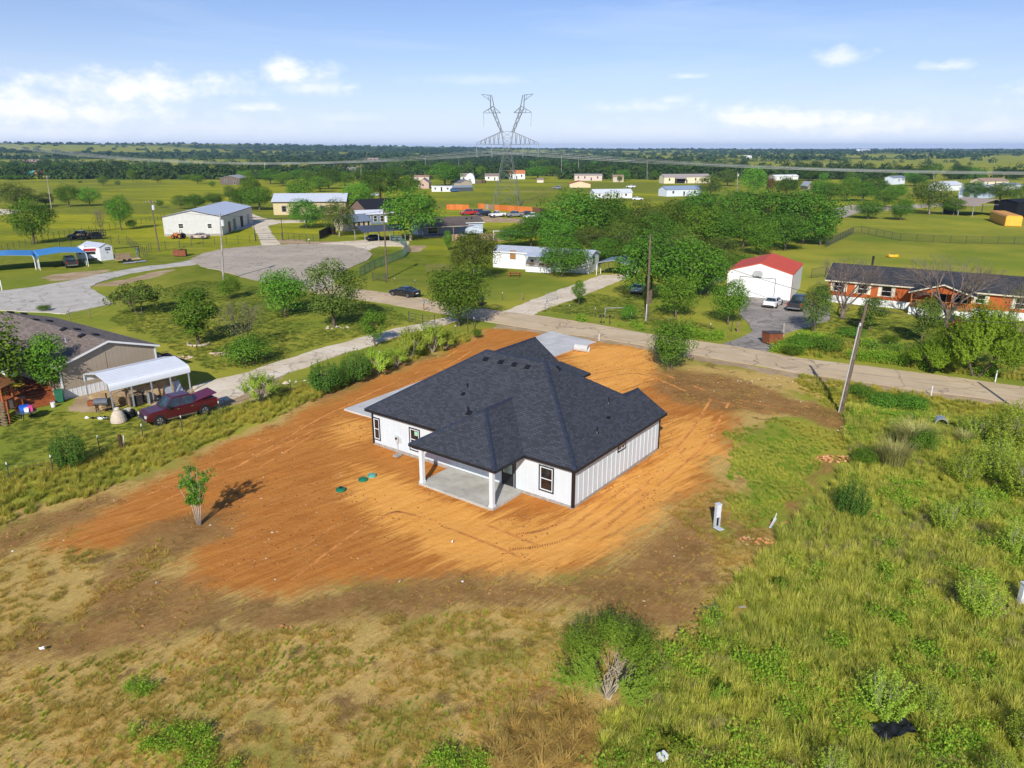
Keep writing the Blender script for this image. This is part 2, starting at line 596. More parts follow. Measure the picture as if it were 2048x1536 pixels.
def make_ground():
 xs = axis_grid(-42, 52, .34, -FAR_X, FAR_X, 1.065)
 ys = axis_grid(13, 100, .34, -150, FAR_Y, 1.05)
 X, Y = np.meshgrid(xs, ys)
 n = X.size
 Z = gz(X, Y)
 V = np.stack([X, Y, Z], -1).reshape(-1, 3)
 ny, nx = X.shape
 i = np.arange(ny * nx).reshape(ny, nx)
 Fq = np.stack([i[:-1, :-1], i[:-1, 1:], i[1:, 1:], i[1:, :-1]], -1).reshape(-1, 4)
 wx = X + 2.2 * (fbm(X * .35, Y * .35, 21) - .5) + 1.0 * (fbm(X * 1.6, Y * 1.6, 23, 3) - .5)
 wy = Y + 2.2 * (fbm(X * .35, Y * .35, 41) - .5) + 1.0 * (fbm(X * 1.6, Y * 1.6, 43, 3) - .5)
 near = (np.abs(X) < 320) & (Y > 5) & (Y < 420)
 idx = np.where(near)
 px, py = wx[idx], wy[idx]
 def mask(polys, soft):
  out = np.zeros(X.shape)
  b = np.zeros(px.shape)
  for P in polys:
   bb = np.array(P)
   sel = (px > bb[:, 0].min() - soft) & (px < bb[:, 0].max() + soft) & (py > bb[:, 1].min() - soft) & (py < bb[:, 1].max() + soft)
   if sel.any():
    b[sel] = np.maximum(b[sel], sstep(sdf_poly(px[sel], py[sel], P), -soft, soft))
  out[idx] = b
  return out
 orange = mask([Z_DIRT], 3.4)
 sand = mask([Z_SAND, Z_SAND2, Z_SAND3], 3.4)
 brown = mask(Z_BROWN, 2.4)
 straw = mask(Z_STRAW, 1.5)
 lawn = mask(Z_LAWN, 3.0)
 tan = mask(Z_TAN, .9)
 dist = np.hypot(X, Y)
 yellow = sstep(fbm(X / 60, Y / 25, 77, 4), .35, .62) * sstep(dist, 110, 200)
 open_f = np.clip(sstep(fbm(X / 700, Y / 330, 91, 3) + .10 * sstep(X / np.maximum(Y, 1), -.05, .25), .5, .62) + sstep(X, 150, 420) * sstep(Y, 420, 520) * (1 - sstep(Y, 1500, 2600)) *
                     sstep(fbm(X / 500, Y / 160, 97, 3), .3, .45), 0, 1)
 scrub = sstep(Y, 640, 800) * (1 - open_f)
 me = bpy.data.meshes.new('ground')
 me.vertices.add(n)
 me.vertices.foreach_set('co', V.astype(np.float32).ravel())
 me.loops.add(Fq.size)
 me.loops.foreach_set('vertex_index', Fq.astype(np.int32).ravel())
 me.polygons.add(len(Fq))
 me.polygons.foreach_set('loop_start', np.arange(0, Fq.size, 4, dtype=np.int32))
 me.polygons.foreach_set('loop_total', np.full(len(Fq), 4, np.int32))
 me.polygons.foreach_set('use_smooth', np.ones(len(Fq), bool))
 me.update(calc_edges=True)
 for nm, ch in (('soil', (orange, sand, brown)), ('plants', (straw, lawn, yellow)), ('other', (tan, scrub, open_f))):
  at = me.attributes.new(nm, 'FLOAT_VECTOR', 'POINT')
  at.data.foreach_set('vector', np.stack(ch, -1).astype(np.float32).ravel())
 me.materials.append(ground_material())
 return kind(link('ground', me), 'structure')
def ground_material():
 t = NT('soil_and_grass')
 p = t.pos()
 def at(nm):
  a = t.n('ShaderNodeAttribute', attribute_name=nm)
  s = t.n('ShaderNodeSeparateXYZ')
  t.L.new(a.outputs['Vector'], s.inputs[0])
  return s.outputs
 so, pl, ot = at('soil'), at('plants'), at('other')
 big = t.noise(p, .045, 4, .6)
 mid = t.noise(p, .33, 5, .62)
 fine = t.noise(p, 2.6, 4, .65)
 lin = t.noise(t.mapping(p, (.10, .8, 1), (0, 0, radians(-42))), 3.2, 5, .65, .6)
 lin2 = t.noise(t.mapping(p, (.16, 1.9, 1), (0, 0, radians(-48))), 2.6, 5, .68, .4)
 grit = t.noise(p, 17, 3, .7)
 straws = t.noise(t.mapping(p, (5.5, 1.2, 1), (0, 0, radians(25))), 3.0, 4, .7, 1.2)
 lawn = t.mix(t.step(mid, .32, .68), (.075, .130, .015), (.150, .205, .026))
 lawn = t.mix(t.math('MULTIPLY', t.step(t.noise(p, .12, 5, .65), .45, .66), .55), lawn, (.27, .23, .055))
 lawn = t.mix(t.math('MULTIPLY', t.step(fine, .40, .66), .65), lawn, (.062, .105, .012))
 wild = t.mix(t.step(mid, .3, .7), (.15, .19, .022), (.27, .27, .045))
 wild = t.mix(t.math('MULTIPLY', t.step(fine, .4, .7), .55), wild, (.13, .165, .020))
 past = t.mix(t.step(mid, .3, .7), (.31, .33, .020), (.45, .40, .030))
 past = t.mix(t.math('MULTIPLY', t.step(fine, .35, .75), .35), past, (.20, .235, .020))
 past = t.mix(t.math('MULTIPLY', t.step(t.noise(t.mapping(p, (.35, 1.6, 1), (0, 0, .25)), .05, 5, .65), .42, .62), .7), past, (.17, .22, .025))
 past = t.mix(t.math('MULTIPLY', t.step(t.noise(t.mapping(p, (.3, 2.0, 1), (0, 0, .25)), .16, 4, .6), .54, .7), .5), past, (.36, .29, .06))
 green = t.mix(t.step(pl[1], .3, .7), wild, lawn)
 green = t.mix(pl[2], green, past)
 fld = t.mix(t.step(big, .35, .65), (.21, .26, .035), (.38, .35, .05))
 green = t.mix(ot[2], green, fld)
 green = t.mix(ot[1], green, t.mix(t.step(big, .35, .6), (.03, .055, .022), (.09, .13, .035)))
 straw = t.mix(t.step(straws, .3, .7), (.43, .28, .080), (.66, .46, .155))
 straw = t.mix(t.math('MULTIPLY', t.step(t.noise(p, .17, 5, .65), .47, .62), .75), straw, (.27, .26, .045))
 straw = t.mix(t.math('MULTIPLY', t.step(t.noise(p, .55, 5, .65), .53, .66), .8), straw, (.17, .10, .042))
 orange = t.mix(t.step(lin, .3, .7), (.46, .165, .034), (.58, .245, .058))
 orange = t.mix(t.math('MULTIPLY', t.step(lin2, .52, .74), .30), orange, (.27, .10, .032))
 orange = t.mix(t.math('MULTIPLY', t.step(mid, .52, .7), .35), orange, (.66, .24, .045))
 sand = t.mix(t.step(lin, .3, .7), (.78, .345, .070), (.88, .43, .105))
 sand = t.mix(t.math('MULTIPLY', t.step(lin2, .56, .75), .28), sand, (.62, .255, .050))
 brown = t.mix(t.step(mid, .3, .68), (.19, .098, .034), (.34, .180, .062))
 brown = t.mix(t.math('MULTIPLY', t.step(t.math('ADD', t.math('MULTIPLY', lin2, .4), t.math('MULTIPLY', fine, .6)), .46, .66), .55), brown, (.46, .29, .105))
 brown = t.mix(t.math('MULTIPLY', t.step(straws, .56, .68), .45), brown, (.46, .33, .15))
 tan = t.mix(t.step(mid, .3, .7), (.36, .25, .14), (.52, .39, .25))
 def brk(m_, n_, k, lo=.38, hi=.62):
  return t.step(t.math('ADD', m_, t.math('MULTIPLY', t.math('SUBTRACT', n_, .5), k)), lo, hi)
 n1 = t.math('ADD', t.math('MULTIPLY', mid, .5), t.math('MULTIPLY', fine, .5))
 c = green
 c = t.mix(brk(pl[0], n1, 1.1, .3, .7), c, straw)
 c = t.mix(brk(so[0], t.math('ADD', t.math('MULTIPLY', n1, .6), t.math('MULTIPLY', lin2, .4)), 1.9, .24, .78), c, orange)
 c = t.mix(brk(so[1], t.math('ADD', t.math('MULTIPLY', lin, .6), t.math('MULTIPLY', lin2, .4)), 1.6, .28, .74), c, sand)
 n3 = t.math('ADD', t.math('MULTIPLY', lin2, .5), t.math('MULTIPLY', mid, .5))
 c = t.mix(t.math('MULTIPLY', brk(so[2], n3, 2.2, .3, .85), .92), c, brown)
 c = t.mix(brk(ot[0], n1, .9), c, tan)
 c = t.mix(t.math('MULTIPLY', t.step(grit, .46, .28), .35), c, t.mix(.5, c, (.03, .022, .01)))
 c = t.mix(t.math('MULTIPLY', t.math('MULTIPLY', t.step(grit, .58, .76), .22), t.math('MAXIMUM', so[0], so[2])), c, (.60, .42, .25))
 h = t.math('ADD', t.math('MULTIPLY', fine, .6), t.math('MULTIPLY', grit, .4))
 h = t.math('ADD', h, t.math('MULTIPLY', lin2, .5))
 t.bump(h, .8, .12)
 return t.fin(c, 1.0, 0)
make_ground()
def ragged(pts, step=.7, amp=.18, seed=1):
 """outline walked in short steps with a crumbling edge"""
 out = []
 n = len(pts)
 k = 0
 r = np.random.default_rng(seed)
 for i in range(n):
  a, b = np.array(pts[i]), np.array(pts[(i + 1) % n])
  L_ = np.linalg.norm(b - a)
  m_ = max(1, int(L_ / step))
  nrm = np.array([-(b - a)[1], (b - a)[0]]) / (L_ + 1e-9)
  for j in range(m_):
   q = a + (b - a) * j / m_
   k += 1
   q = q + nrm * amp * 2 * (vnoise(k * .37, seed * 3.1, seed) - .5) + nrm * amp * .5 * (r.random() - .5)
   out.append((q[0], q[1]))
 return out
def sheet(name, pts, z, mat, thick=.15, amp=.18, step=.7, seed=1):
 from mathutils.geometry import tessellate_polygon
 P = ragged(pts, step, amp, seed) if amp else pts
 n = len(P)
 v = [(x, y, z) for x, y in P] + [(x, y, z - thick) for x, y in P]
 f = [tuple(t_) for t_ in tessellate_polygon([[(x, y, 0) for x, y in P]])]
 ff = []
 for a, b, c in f:
  ax, ay = P[b][0] - P[a][0], P[b][1] - P[a][1]
  bx, by = P[c][0] - P[a][0], P[c][1] - P[a][1]
  ff.append((a, b, c) if ax * by - ay * bx > 0 else (a, c, b))
 for i in range(n):
  j = (i + 1) % n
  ff.append((i, j, j + n, i + n))
 o = MB().add(v, ff).build(name, mat)
 return kind(o, 'structure')
def M_road(name, c0, c1, patch, tracks=None, scale=1.0):
 t = NT(name)
 p = t.pos()
 a = t.noise(p, .22 * scale, 5, .62)
 b = t.noise(p, 1.7 * scale, 4, .6)
 g = t.noise(p, 26, 2, .6)
 c = t.mix(t.step(a, .3, .7), c0, c1)
 c = t.mix(t.math('MULTIPLY', t.step(b, .5, .72), .45), c, patch)
 if tracks is not None:
  ln = t.noise(t.mapping(p, (.05, 1.15, 1), (0, 0, tracks)), 1.1, 5, .6, .3)
  c = t.mix(t.math('MULTIPLY', t.step(ln, .46, .64), .55), c, patch)
  ln2 = t.noise(t.mapping(p, (.02, 2.6, 1), (0, 0, tracks)), 1.0, 3, .5)
  c = t.mix(t.math('MULTIPLY', t.step(ln2, .58, .68), .35), c, tuple(q * .45 for q in c0))
 vo = t.n('ShaderNodeTexVoronoi', feature='DISTANCE_TO_EDGE')
 wv = t.n('ShaderNodeVectorMath', operation='ADD')
 t.L.new(p, wv.inputs[0])
 nv = t.n('ShaderNodeTexNoise')
 nv.inputs['Scale'].default_value = .5
 nv.inputs['Detail'].default_value = 4
 t.L.new(p, nv.inputs['Vector'])
 sv = t.n('ShaderNodeVectorMath', operation='SCALE')
 sv.inputs['Scale'].default_value = 3.0
 t.L.new(nv.outputs['Color'], sv.inputs[0])
 t.L.new(sv.outputs[0], wv.inputs[1])
 t.L.new(wv.outputs[0], vo.inputs['Vector'])
 vo.inputs['Scale'].default_value = .16
 c = t.mix(t.math('MULTIPLY', t.step(vo.outputs['Distance'], .022, .004), .55), c, tuple(q * .4 for q in c0))
 c = t.mix(t.math('MULTIPLY', t.step(t.noise(p, .35, 5, .7), .60, .70), .5), c, tuple(q * .55 for q in c0))
 c = t.mix(t.math('MULTIPLY', t.step(g, .55, .8), .25), c, tuple(min(1, q * 1.6) for q in c1))
 t.bump(g, .35, .03)
 return t.fin(c, 1.0, .03)
road_dir = np.array(G(1900, 768)) - np.array(G(1200, 660))
ROAD_ROT = -atan2(road_dir[1], road_dir[0])
m_road = M_road('chip_seal', (.50, .385, .25), (.63, .495, .33), (.62, .45, .25), ROAD_ROT)
m_lot = M_road('old_asphalt', (.41, .345, .265), (.50, .43, .335), (.30, .25, .19), None, .5)
m_gravel = M_road('gravel', (.46, .42, .36), (.58, .54, .47), (.36, .30, .23), None, 2.0)
m_white = M_road('caliche', (.62, .51, .37), (.76, .66, .51), (.48, .35, .21), None)
m_black = M_road('tar_drive', (.24, .215, .19), (.38, .34, .295), (.52, .47, .40), None, .9)
sheet('road', PX((2300, 818), (2048, 774), (1900, 753), (1760, 736), (1600, 716), (1480, 694), (1420, 686), (1300, 668), (1200, 650),
                 (1100, 634), (1030, 626), (960, 617), (900, 607), (850, 597), (800, 589), (745, 582), (715, 578), (640, 560), (590, 545),
                 (575, 575), (640, 590), (700, 597), (770, 607), (830, 618), (880, 627), (950, 640), (1000, 648), (1100, 664), (1180, 674),
                 (1290, 692), (1400, 712), (1500, 729), (1600, 747), (1760, 770), (1860, 784), (1960, 797), (2048, 809), (2300, 850)),
      .030, m_road, amp=.14, seed=3)
sheet('cul_de_sac', PX((377, 521), (392, 512), (412, 505), (450, 497), (520, 491), (570, 489), (640, 488), (700, 491), (732, 499), (745, 509),
                       (738, 519), (715, 529), (690, 540), (672, 556), (662, 575), (628, 583), (590, 572), (540, 566), (490, 556), (440, 541), (400, 532)),
      .036, m_lot, amp=.3, seed=5)
sheet('gravel_drive', PX((385, 520), (330, 529), (300, 531), (210, 546), (150, 560), (60, 575), (-60, 588), (-60, 620), (15, 621), (130, 627), (228, 606),
                         (205, 590), (178, 574), (205, 562), (262, 547), (332, 536), (392, 529)), .024, m_gravel, amp=.22, seed=7)
sheet('dirt_driveway', PX((905, 634), (862, 640), (835, 648), (790, 656), (725, 674), (640, 697), (560, 722), (480, 748), (430, 760), (385, 772), (400, 800),
                          (440, 808), (500, 782), (540, 762), (600, 738), (660, 716), (740, 691), (810, 667), (862, 656), (925, 641)), .024, m_white, amp=.25, seed=9)
sheet('trailer_driveway', PX((985, 628), (1020, 618), (1060, 602), (1090, 590), (1150, 568), (1205, 550), (1256, 548), (1256, 556), (1215, 572),
                             (1170, 590), (1120, 607), (1078, 623), (1068, 636)), .024, m_white, amp=.25, seed=11)
sheet('asphalt_driveway', PX((1478, 598), (1530, 590), (1605, 604), (1660, 612), (1660, 640), (1610, 655), (1563, 668), (1548, 690), (1535, 703), (1440, 690),
                             (1470, 680), (1490, 672), (1506, 660), (1500, 648), (1478, 630)), .024, m_black, amp=.2, seed=13)
sheet('shed_driveway', PX((525, 490), (562, 488), (545, 470), (537, 452), (560, 446), (620, 444), (620, 440), (555, 441), (530, 437), (505, 428), (488, 430), (492, 440), (470, 461), (490, 458), (505, 452), (512, 462), (518, 475)), .022, m_white, amp=.2)
sheet('carport_driveway', PX((620, 489), (670, 484), (735, 480), (820, 483), (815, 492), (760, 492), (740, 500), (690, 493)), .022, m_white, amp=.2, seed=15)
sheet('field_track', PX((-40, 416), (38, 420), (38, 426), (-40, 434)), .022, m_white, amp=.3, seed=17)
sheet('far_street', PX((1655, 420), (1700, 410), (1780, 412), (1900, 405), (1960, 408), (1960, 412), (1900, 411), (1790, 420), (1720, 424), (1690, 434), (1660, 434)), .022, m_lot, amp=.3, seed=19)
drive = thing('concrete_driveway', 'pale new concrete driveway beside and behind the dark-roofed house', 'driveway', (*HN, 0), atan2(HU[1], HU[0]))
mconc = NT('new_concrete')
_p = mconc.pos()
_c = mconc.mix(mconc.step(mconc.noise(_p, .5, 5, .6), .3, .7), (.47, .46, .44), (.60, .59, .57))
_c = mconc.mix(mconc.math('MULTIPLY', mconc.step(mconc.noise(_p, 3.5, 4, .6), .52, .72), .35), _c, (.40, .36, .31))
mconc.bump(mconc.noise(_p, 40, 2, .5), .15, .01)
m_conc = mconc.fin(_c, .85, .25)
bays = [((3.8, 18.05), (8.6, 18.05), (8.6, 25.75), (3.8, 25.7)), ((8.64, 18.05), (13.4, 18.05), (13.4, 25.9), (8.64, 25.77)),
  ((13.44, 18.75), (18.2, 18.75), (18.2, 26.1), (13.44, 25.92)), ((18.24, 18.75), (23.5, 19.9), (23.5, 26.3), (18.24, 26.12)),
  ((23.54, 19.95), (29.2, 20.5), (29.2, 26.6), (23.54, 26.32)), ((29.24, 20.5), (33.0, 20.4), (33.0, 26.9), (29.24, 26.62)),
  ((33.04, 20.4), (36.9, 19.9), (38.15, 27.2), (33.04, 26.92))]
for b_ in bays:
 MB().slab([(u, v, .05) for u, v in b_], .14).build('bay', m_conc, drive)
# ================================================================== THE NEW HOUSE
m_white = M('white_board', (.59, .64, .67), .55, .35, var=.03, scale=.7)
m_white2 = M('white_trim', (.64, .68, .71), .5, .35, var=.02)
m_blacktrim = M('black_trim', (.016, .015, .016), .5, .35, var=.2)
m_roof = M_shingle('charcoal_shingle', (.032, .035, .043), (.070, .076, .094), course=.150, tab=.30)
m_roofcap = M('charcoal_ridge_cap', (.034, .042, .066), .9, .2, var=.25, scale=4, bump=.3)
m_slab = M('slab_edge', (.36, .33, .29), .9, .2, var=.2)
m_patio = NT('patio_concrete')
_v = m_patio.obj()
_c = m_patio.mix(m_patio.step(m_patio.noise(_v, .7, 5, .62), .32, .68), (.36, .35, .31), (.50, .49, .44))
_c = m_patio.mix(m_patio.math('MULTIPLY', m_patio.step(m_patio.noise(_v, 2.2, 3, .6), .6, .72), .5), _c, (.24, .235, .22))
m_patio = m_patio.fin(_c, .85, .25)
m_glass = M_glass('window_glass', (.018, .014, .012), .05, .7)
m_blind = M('room_behind_glass', (.035, .016, .008), .6, .2, var=.5, scale=3)
m_metal = M('galvanised', (.45, .46, .48), .45, .5, .6, var=.12)
m_black = M('black_plastic', (.012, .012, .013), .45, .4, var=.2)
m_green = M('green_plastic', (.010, .17, .085), .5, .4, var=.12)
m_teal = M('faded_green_plastic', (.12, .38, .30), .6, .3, var=.15)
m_lead = M('vent_flashing', (.16, .165, .18), .5, .4, .5)
house = thing('farmhouse', 'new white board-and-batten house with a dark charcoal hip roof on orange soil', 'house',
              (*HN, 0), atan2(HU[1], HU[0]))
ZE = 2.85
w = MB()
w.box(0.02, 0.02, .12, 12.0, 17.92, 2.72)
w.box(11.9, 12.7, .12, 17.6, 18.3, 2.72)
w.box(11.9, 9.7, .12, 17.2, 12.75, 2.7)
wall = w.build('wall', m_white, house)
MB().extr([(12.7, 2.72), (18.3, 2.72), (15.5, 4.8)], 'x', 17.4, 17.58).build('gable', m_white, house)
MB().extr([(.0, 2.72), (4.3, 2.72), (2.1, 4.05)], 'x', 11.8, 11.98).build('gable', m_white, house)
foundation = MB().box(-.03, -.03, -.6, 12.05, 17.97, .118).box(12.05, 9.65, -.6, 17.65, 18.35, .118).build('foundation', m_slab, house)
holes_front = [(17.12, 18.22, .38, 2.2), (13.0, 14.1, .45, 2.24), (1.45, 2.6, .55, 2.34), (4.55, 5.65, .12, 2.3)]
holes_side = [(5.57, 6.70, 1.85, 2.38)]
def clad(axis, length, holes, step=.6):
 """siding panels with a batten over every joint; axis 'v' = back wall at u 0, 'u' = side wall at v 0"""
 n = int(length / step)
 def put(a0, a1, z0, z1, out, name, deep=.0):
  if axis == 'v':
   MB().box(-out, a0, z0, .02 - deep, a1, z1).build(name, m_white, wall)
  else:
   MB().box(a0, -out, z0, a1, .02 - deep, z1).build(name, m_white, wall)
 for i in range(n + 1):
  a0, a1 = i * step, min(length, (i + 1) * step)
  if a1 - a0 < .05:
   continue
  segs = [(a0 + .008, a1 - .008, .13, 2.70)]
  for (h0, h1, z0, z1) in holes:
   ns = []
   for (s0, s1, y0, y1) in segs:
    if h1 <= s0 or h0 >= s1:
     ns.append((s0, s1, y0, y1))
     continue
    if h0 > s0:
     ns.append((s0, h0, y0, y1))
    if h1 < s1:
     ns.append((h1, s1, y0, y1))
    m0, m1 = max(h0, s0), min(h1, s1)
    if z0 > y0 + .03:
     ns.append((m0, m1, y0, z0))
    if z1 < y1 - .03:
     ns.append((m0, m1, z1, y1))
   segs = ns
  for (s0, s1, y0, y1) in segs:
   put(s0, s1, y0, y1, .006, 'siding_panel')
  if i > 0:
   z0, z1 = .13, 2.70
   skip = [h for h in holes if h[0] - .03 < a0 < h[1] + .03]
   if not skip:
    put(a0 - .035, a0 + .035, z0, z1, .038, 'batten', .016)
   else:
    h = skip[0]
    if h[2] > .3:
     put(a0 - .035, a0 + .035, z0, h[2], .038, 'batten', .016)
    put(a0 - .035, a0 + .035, h[3], z1, .038, 'batten', .016)
clad('v', 17.92, holes_front)
clad('u', 12.0, holes_side)
cb = MB().box(-.055, -.055, .02, .12, -.041, 2.7).box(-.055, -.041, .02, -.041, .12, 2.7)
cb.build('corner_board', m_blacktrim, house)
MB().box(-.05, 17.8, .02, .02, 17.97, 2.7).build('corner_board', m_blacktrim, house)
MB().box(11.9, -.055, .02, 12.05, .05, 2.7).build('corner_board', m_blacktrim, house)
MB().box(17.1, 9.64, .02, 17.25, 9.85, 2.7).build('corner_board', m_blacktrim, house)
MB().box(-.05, 4.44, .02, .01, 4.54, 2.7).build('corner_board', m_blacktrim, house)
def window(axis, a0, a1, z0, z1, rails='h', sticker=False):
 """black casing, white sash, two panes; built on the wall plane, outside is the negative side"""
 def bx(mb, p0, p1, q0, q1, o0, o1, mi=0):
  if axis == 'v':
   mb.box(-o1, p0, q0, -o0, p1, q1, mi)
  else:
   mb.box(p0, -o1, q0, p1, -o0, q1, mi)
 c = .085
 fr = MB()
 for (p0, p1, q0, q1) in ((a0, a1, z0, z0 + c), (a0, a1, z1 - c, z1), (a0, a0 + c, z0 + c, z1 - c), (a1 - c, a1, z0 + c, z1 - c)):
  bx(fr, p0, p1, q0, q1, -.018, .05)
 win = fr.build('window', m_blacktrim, house)
 s = .075
 b0, b1, y0, y1 = a0 + c, a1 - c, z0 + c, z1 - c
 sh = MB()
 for (p0, p1, q0, q1) in ((b0, b1, y0, y0 + s), (b0, b1, y1 - s, y1), (b0, b0 + s, y0 + s, y1 - s), (b1 - s, b1, y0 + s, y1 - s)):
  bx(sh, p0, p1, q0, q1, -.016, .032)
 if rails == 'h':
  ym = (y0 + y1) / 2
  bx(sh, b0 + s, b1 - s, ym - .03, ym + .03, -.016, .03)
  panes = [(b0 + s, b1 - s, y0 + s, ym - .03), (b0 + s, b1 - s, ym + .03, y1 - s)]
 else:
  bm = (b0 + b1) / 2
  bx(sh, bm - .03, bm + .03, y0 + s, y1 - s, -.016, .03)
  panes = [(b0 + s, bm - .03, y0 + s, y1 - s), (bm + .03, b1 - s, y0 + s, y1 - s)]
 sh.build('sash', m_white2, win)
 for k, (p0, p1, q0, q1) in enumerate(panes):
  g = MB()
  bx(g, p0, p1, q0, q1, -.017, .004 + .006 * k)
  g.build('pane', m_glass, win)
 if sticker:
  g = MB()
  p0, p1, q0, q1 = panes[1]
  bx(g, p0 + .05, p0 + (p1 - p0) * .52, q0 + (q1 - q0) * .45, q1 - .06, .0115, .014)
  g.build('sticker', M('pale_green_sticker', (.30, .55, .42), .5), win)
 return win
window('v', 17.12, 18.22 - .35, .38, 2.2)
window('v', 13.0, 14.08, .45, 2.24, sticker=True)
window('v', 1.45, 2.6, .55, 2.34)
window('u', 5.57, 6.70, 1.85, 2.38, rails='v')
dr = MB().box(-.02, 4.62, .14, .012, 4.72, 2.28).box(-.02, 5.5, .14, .012, 5.6, 2.28).box(-.02, 4.72, 2.14, .012, 5.5, 2.28)
dr.box(-.012, 4.72, .14, .014, 5.5, 1.0)
door = dr.build('door', m_blacktrim, house)
MB().box(-.004, 4.76, 1.0, .012, 5.42, 2.10).build('pane', M_glass('door_glass', (.20, .30, .27), .08, .6), door)
MB().box(-.03, 5.33, 1.02, -.012, 5.37, 1.14).build('handle', M('brass', (.5, .33, .08), .35, .5, .8), door)
for zz in (1.25, 1.42, 1.58):
 MB().box(-.022, 5.52, zz, -.0205, 5.58, zz + .09).build('tag', M('yellow_tape', (.7, .5, .03), .6), door)
porch = MB().box(-3.2, 3.88, -.3, -.04, 10.2, .10).build('patio', m_patio, house)
for (u, v) in ((-3.02, 10.0), (-3.02, 4.06)):
 po = MB().box(u - .13, v - .13, .24, u + .13, v + .13, 2.62)
 pst = po.build('post', m_white2, house)
 MB().box(u - .17, v - .17, .10, u + .17, v + .17, .24).build('base', m_white2, pst)
 MB().box(u - .16, v - .16, 2.50, u + .16, v + .16, 2.62).build('capital', m_white2, pst)
MB().box(-3.15, 3.9, 2.62, -2.9, 10.15, 2.80).box(-2.9, 3.9, 2.62, .0, 4.1, 2.80).box(-2.9, 9.95, 2.62, .0, 10.15, 2.80).build('beam', m_white2, house)
MB().box(-2.9, 4.1, 2.70, -.045, 9.95, 2.74).build('porch_ceiling', m_white2, house)
lt = MB().cyl((-.10, 7.9, 1.62), .05, .20, 8).box(-.10, 7.87, 1.7, -.03, 7.93, 1.76)
lt.build('wall_lamp', m_black, house)
R1, R2 = (6.5, 6.6, 7.0), (6.4, 11.9, 7.0)
Pk = (10.17, 2.1, 4.33)
planes = {
 'roof': [[(-.4, -.4, ZE), R1, R2, (-.4, 18.3, ZE)],
             [(-.4, -.4, ZE), (12.3, -.4, ZE), (12.3, 2.1, 4.33), Pk, R1],
             [(-.4, 18.3, ZE), R2, (12.3, 18.3, ZE)],
             [R1, Pk, (12.3, 4.6, ZE), (12.3, 18.3, ZE), R2],
             [(12.3, 2.1, 4.33), (12.3, 4.6, ZE), Pk]],
 'porch_roof': [[(-3.4, 3.5, ZE), (-3.4, 10.8, ZE), (.25, 7.15, 5.04)],
                   [(-3.4, 3.5, ZE), (.25, 7.15, 5.04), (3.25, 7.15, 5.04), (-.4, 3.5, ZE)],
                   [(-3.4, 10.8, ZE), (-.4, 10.8, ZE), (3.25, 7.15, 5.04), (.25, 7.15, 5.04)]],
 'garage_roof': [[(18.0, 15.5, 5.1), (9.1, 15.5, 5.1), (12.3, 12.3, ZE), (18.0, 12.3, ZE)],
     [(18.0, 15.5, 5.1), (18.0, 18.7, ZE), (12.3, 18.7, ZE), (9.1, 15.5, 5.1)]],
 'entry_roof': [[(12.25, 12.4, 3.45), (12.25, 9.3, 2.9), (17.55, 9.3, 2.9), (17.55, 12.4, 3.45)]],
}
def orient(poly):
 p = [np.array(q) for q in poly]
 n = np.zeros(3)
 for i in range(len(p)):
  n += np.cross(p[i], p[(i + 1) % len(p)])
 return poly if n[2] > 0 else poly[::-1]
roofs = {}
for nm, pl in planes.items():
 mb = MB()
 for q in pl:
  mb.slab(orient(q), .05)
 r = mb.build(nm, m_roof, house)
 set_uv(r)
 roofs[nm] = r
caps = {'roof': [((-.4, -.4, ZE), R1), (R1, R2), ((-.4, 18.3, ZE), R2), ((10.17, 2.1, 4.33), (12.3, 2.1, 4.33)), (R1, Pk), (R2, (12.3, 18.3, ZE))],
  'porch_roof': [((-3.4, 3.5, ZE), (.25, 7.15, 5.04)), ((-3.4, 10.8, ZE), (.25, 7.15, 5.04)), ((.25, 7.15, 5.04), (3.2, 7.15, 5.04))],
  'garage_roof': [((9.2, 15.5, 5.1), (18.0, 15.5, 5.1))]}
for nm, ls in caps.items():
 for a, b in ls:
  a, b = np.array(a), np.array(b)
  t = (b - a) / np.linalg.norm(b - a)
  s = np.cross(t, (0, 0, 1))
  s /= np.linalg.norm(s)
  upn = np.cross(s, t)
  L_ = np.linalg.norm(b - a)
  mb = MB()
  k = int(L_ / .22)
  drop = .085 if abs(t[2]) > .1 else .10
  for i in range(k):
   p0, p1 = a + t * (i * L_ / k), a + t * ((i + 1.15) * L_ / k)
   l0, l1 = .012, .026
   v = []
   for p, lft in ((p0, l1), (p1, l0)):
    v += [tuple(p - s * .17 + upn * (lft - drop)), tuple(p + upn * (lft + .012)), tuple(p + s * .17 + upn * (lft - drop))]
   mb.add(v, [(0, 1, 4, 3), (1, 2, 5, 4)])
  mb.build('ridge_cap', m_roofcap, roofs[nm])
fa = MB()
def fascia(mb, a, b, h=.17, th=.03):
 a, b = np.array(a, float), np.array(b, float)
 t = (b - a)
 t[2] = 0
 t /= np.linalg.norm(t)
 s = np.cross(t, (0, 0, 1)) * th
 v = []
 for p in (a, b):
  for o in (np.zeros(3), s):
   v += [tuple(p + o - (0, 0, .012)), tuple(p + o - (0, 0, h + .012))]
 mb.add(v, [(0, 1, 5, 4), (2, 6, 7, 3), (0, 4, 6, 2), (1, 3, 7, 5), (0, 2, 3, 1), (4, 5, 7, 6)])
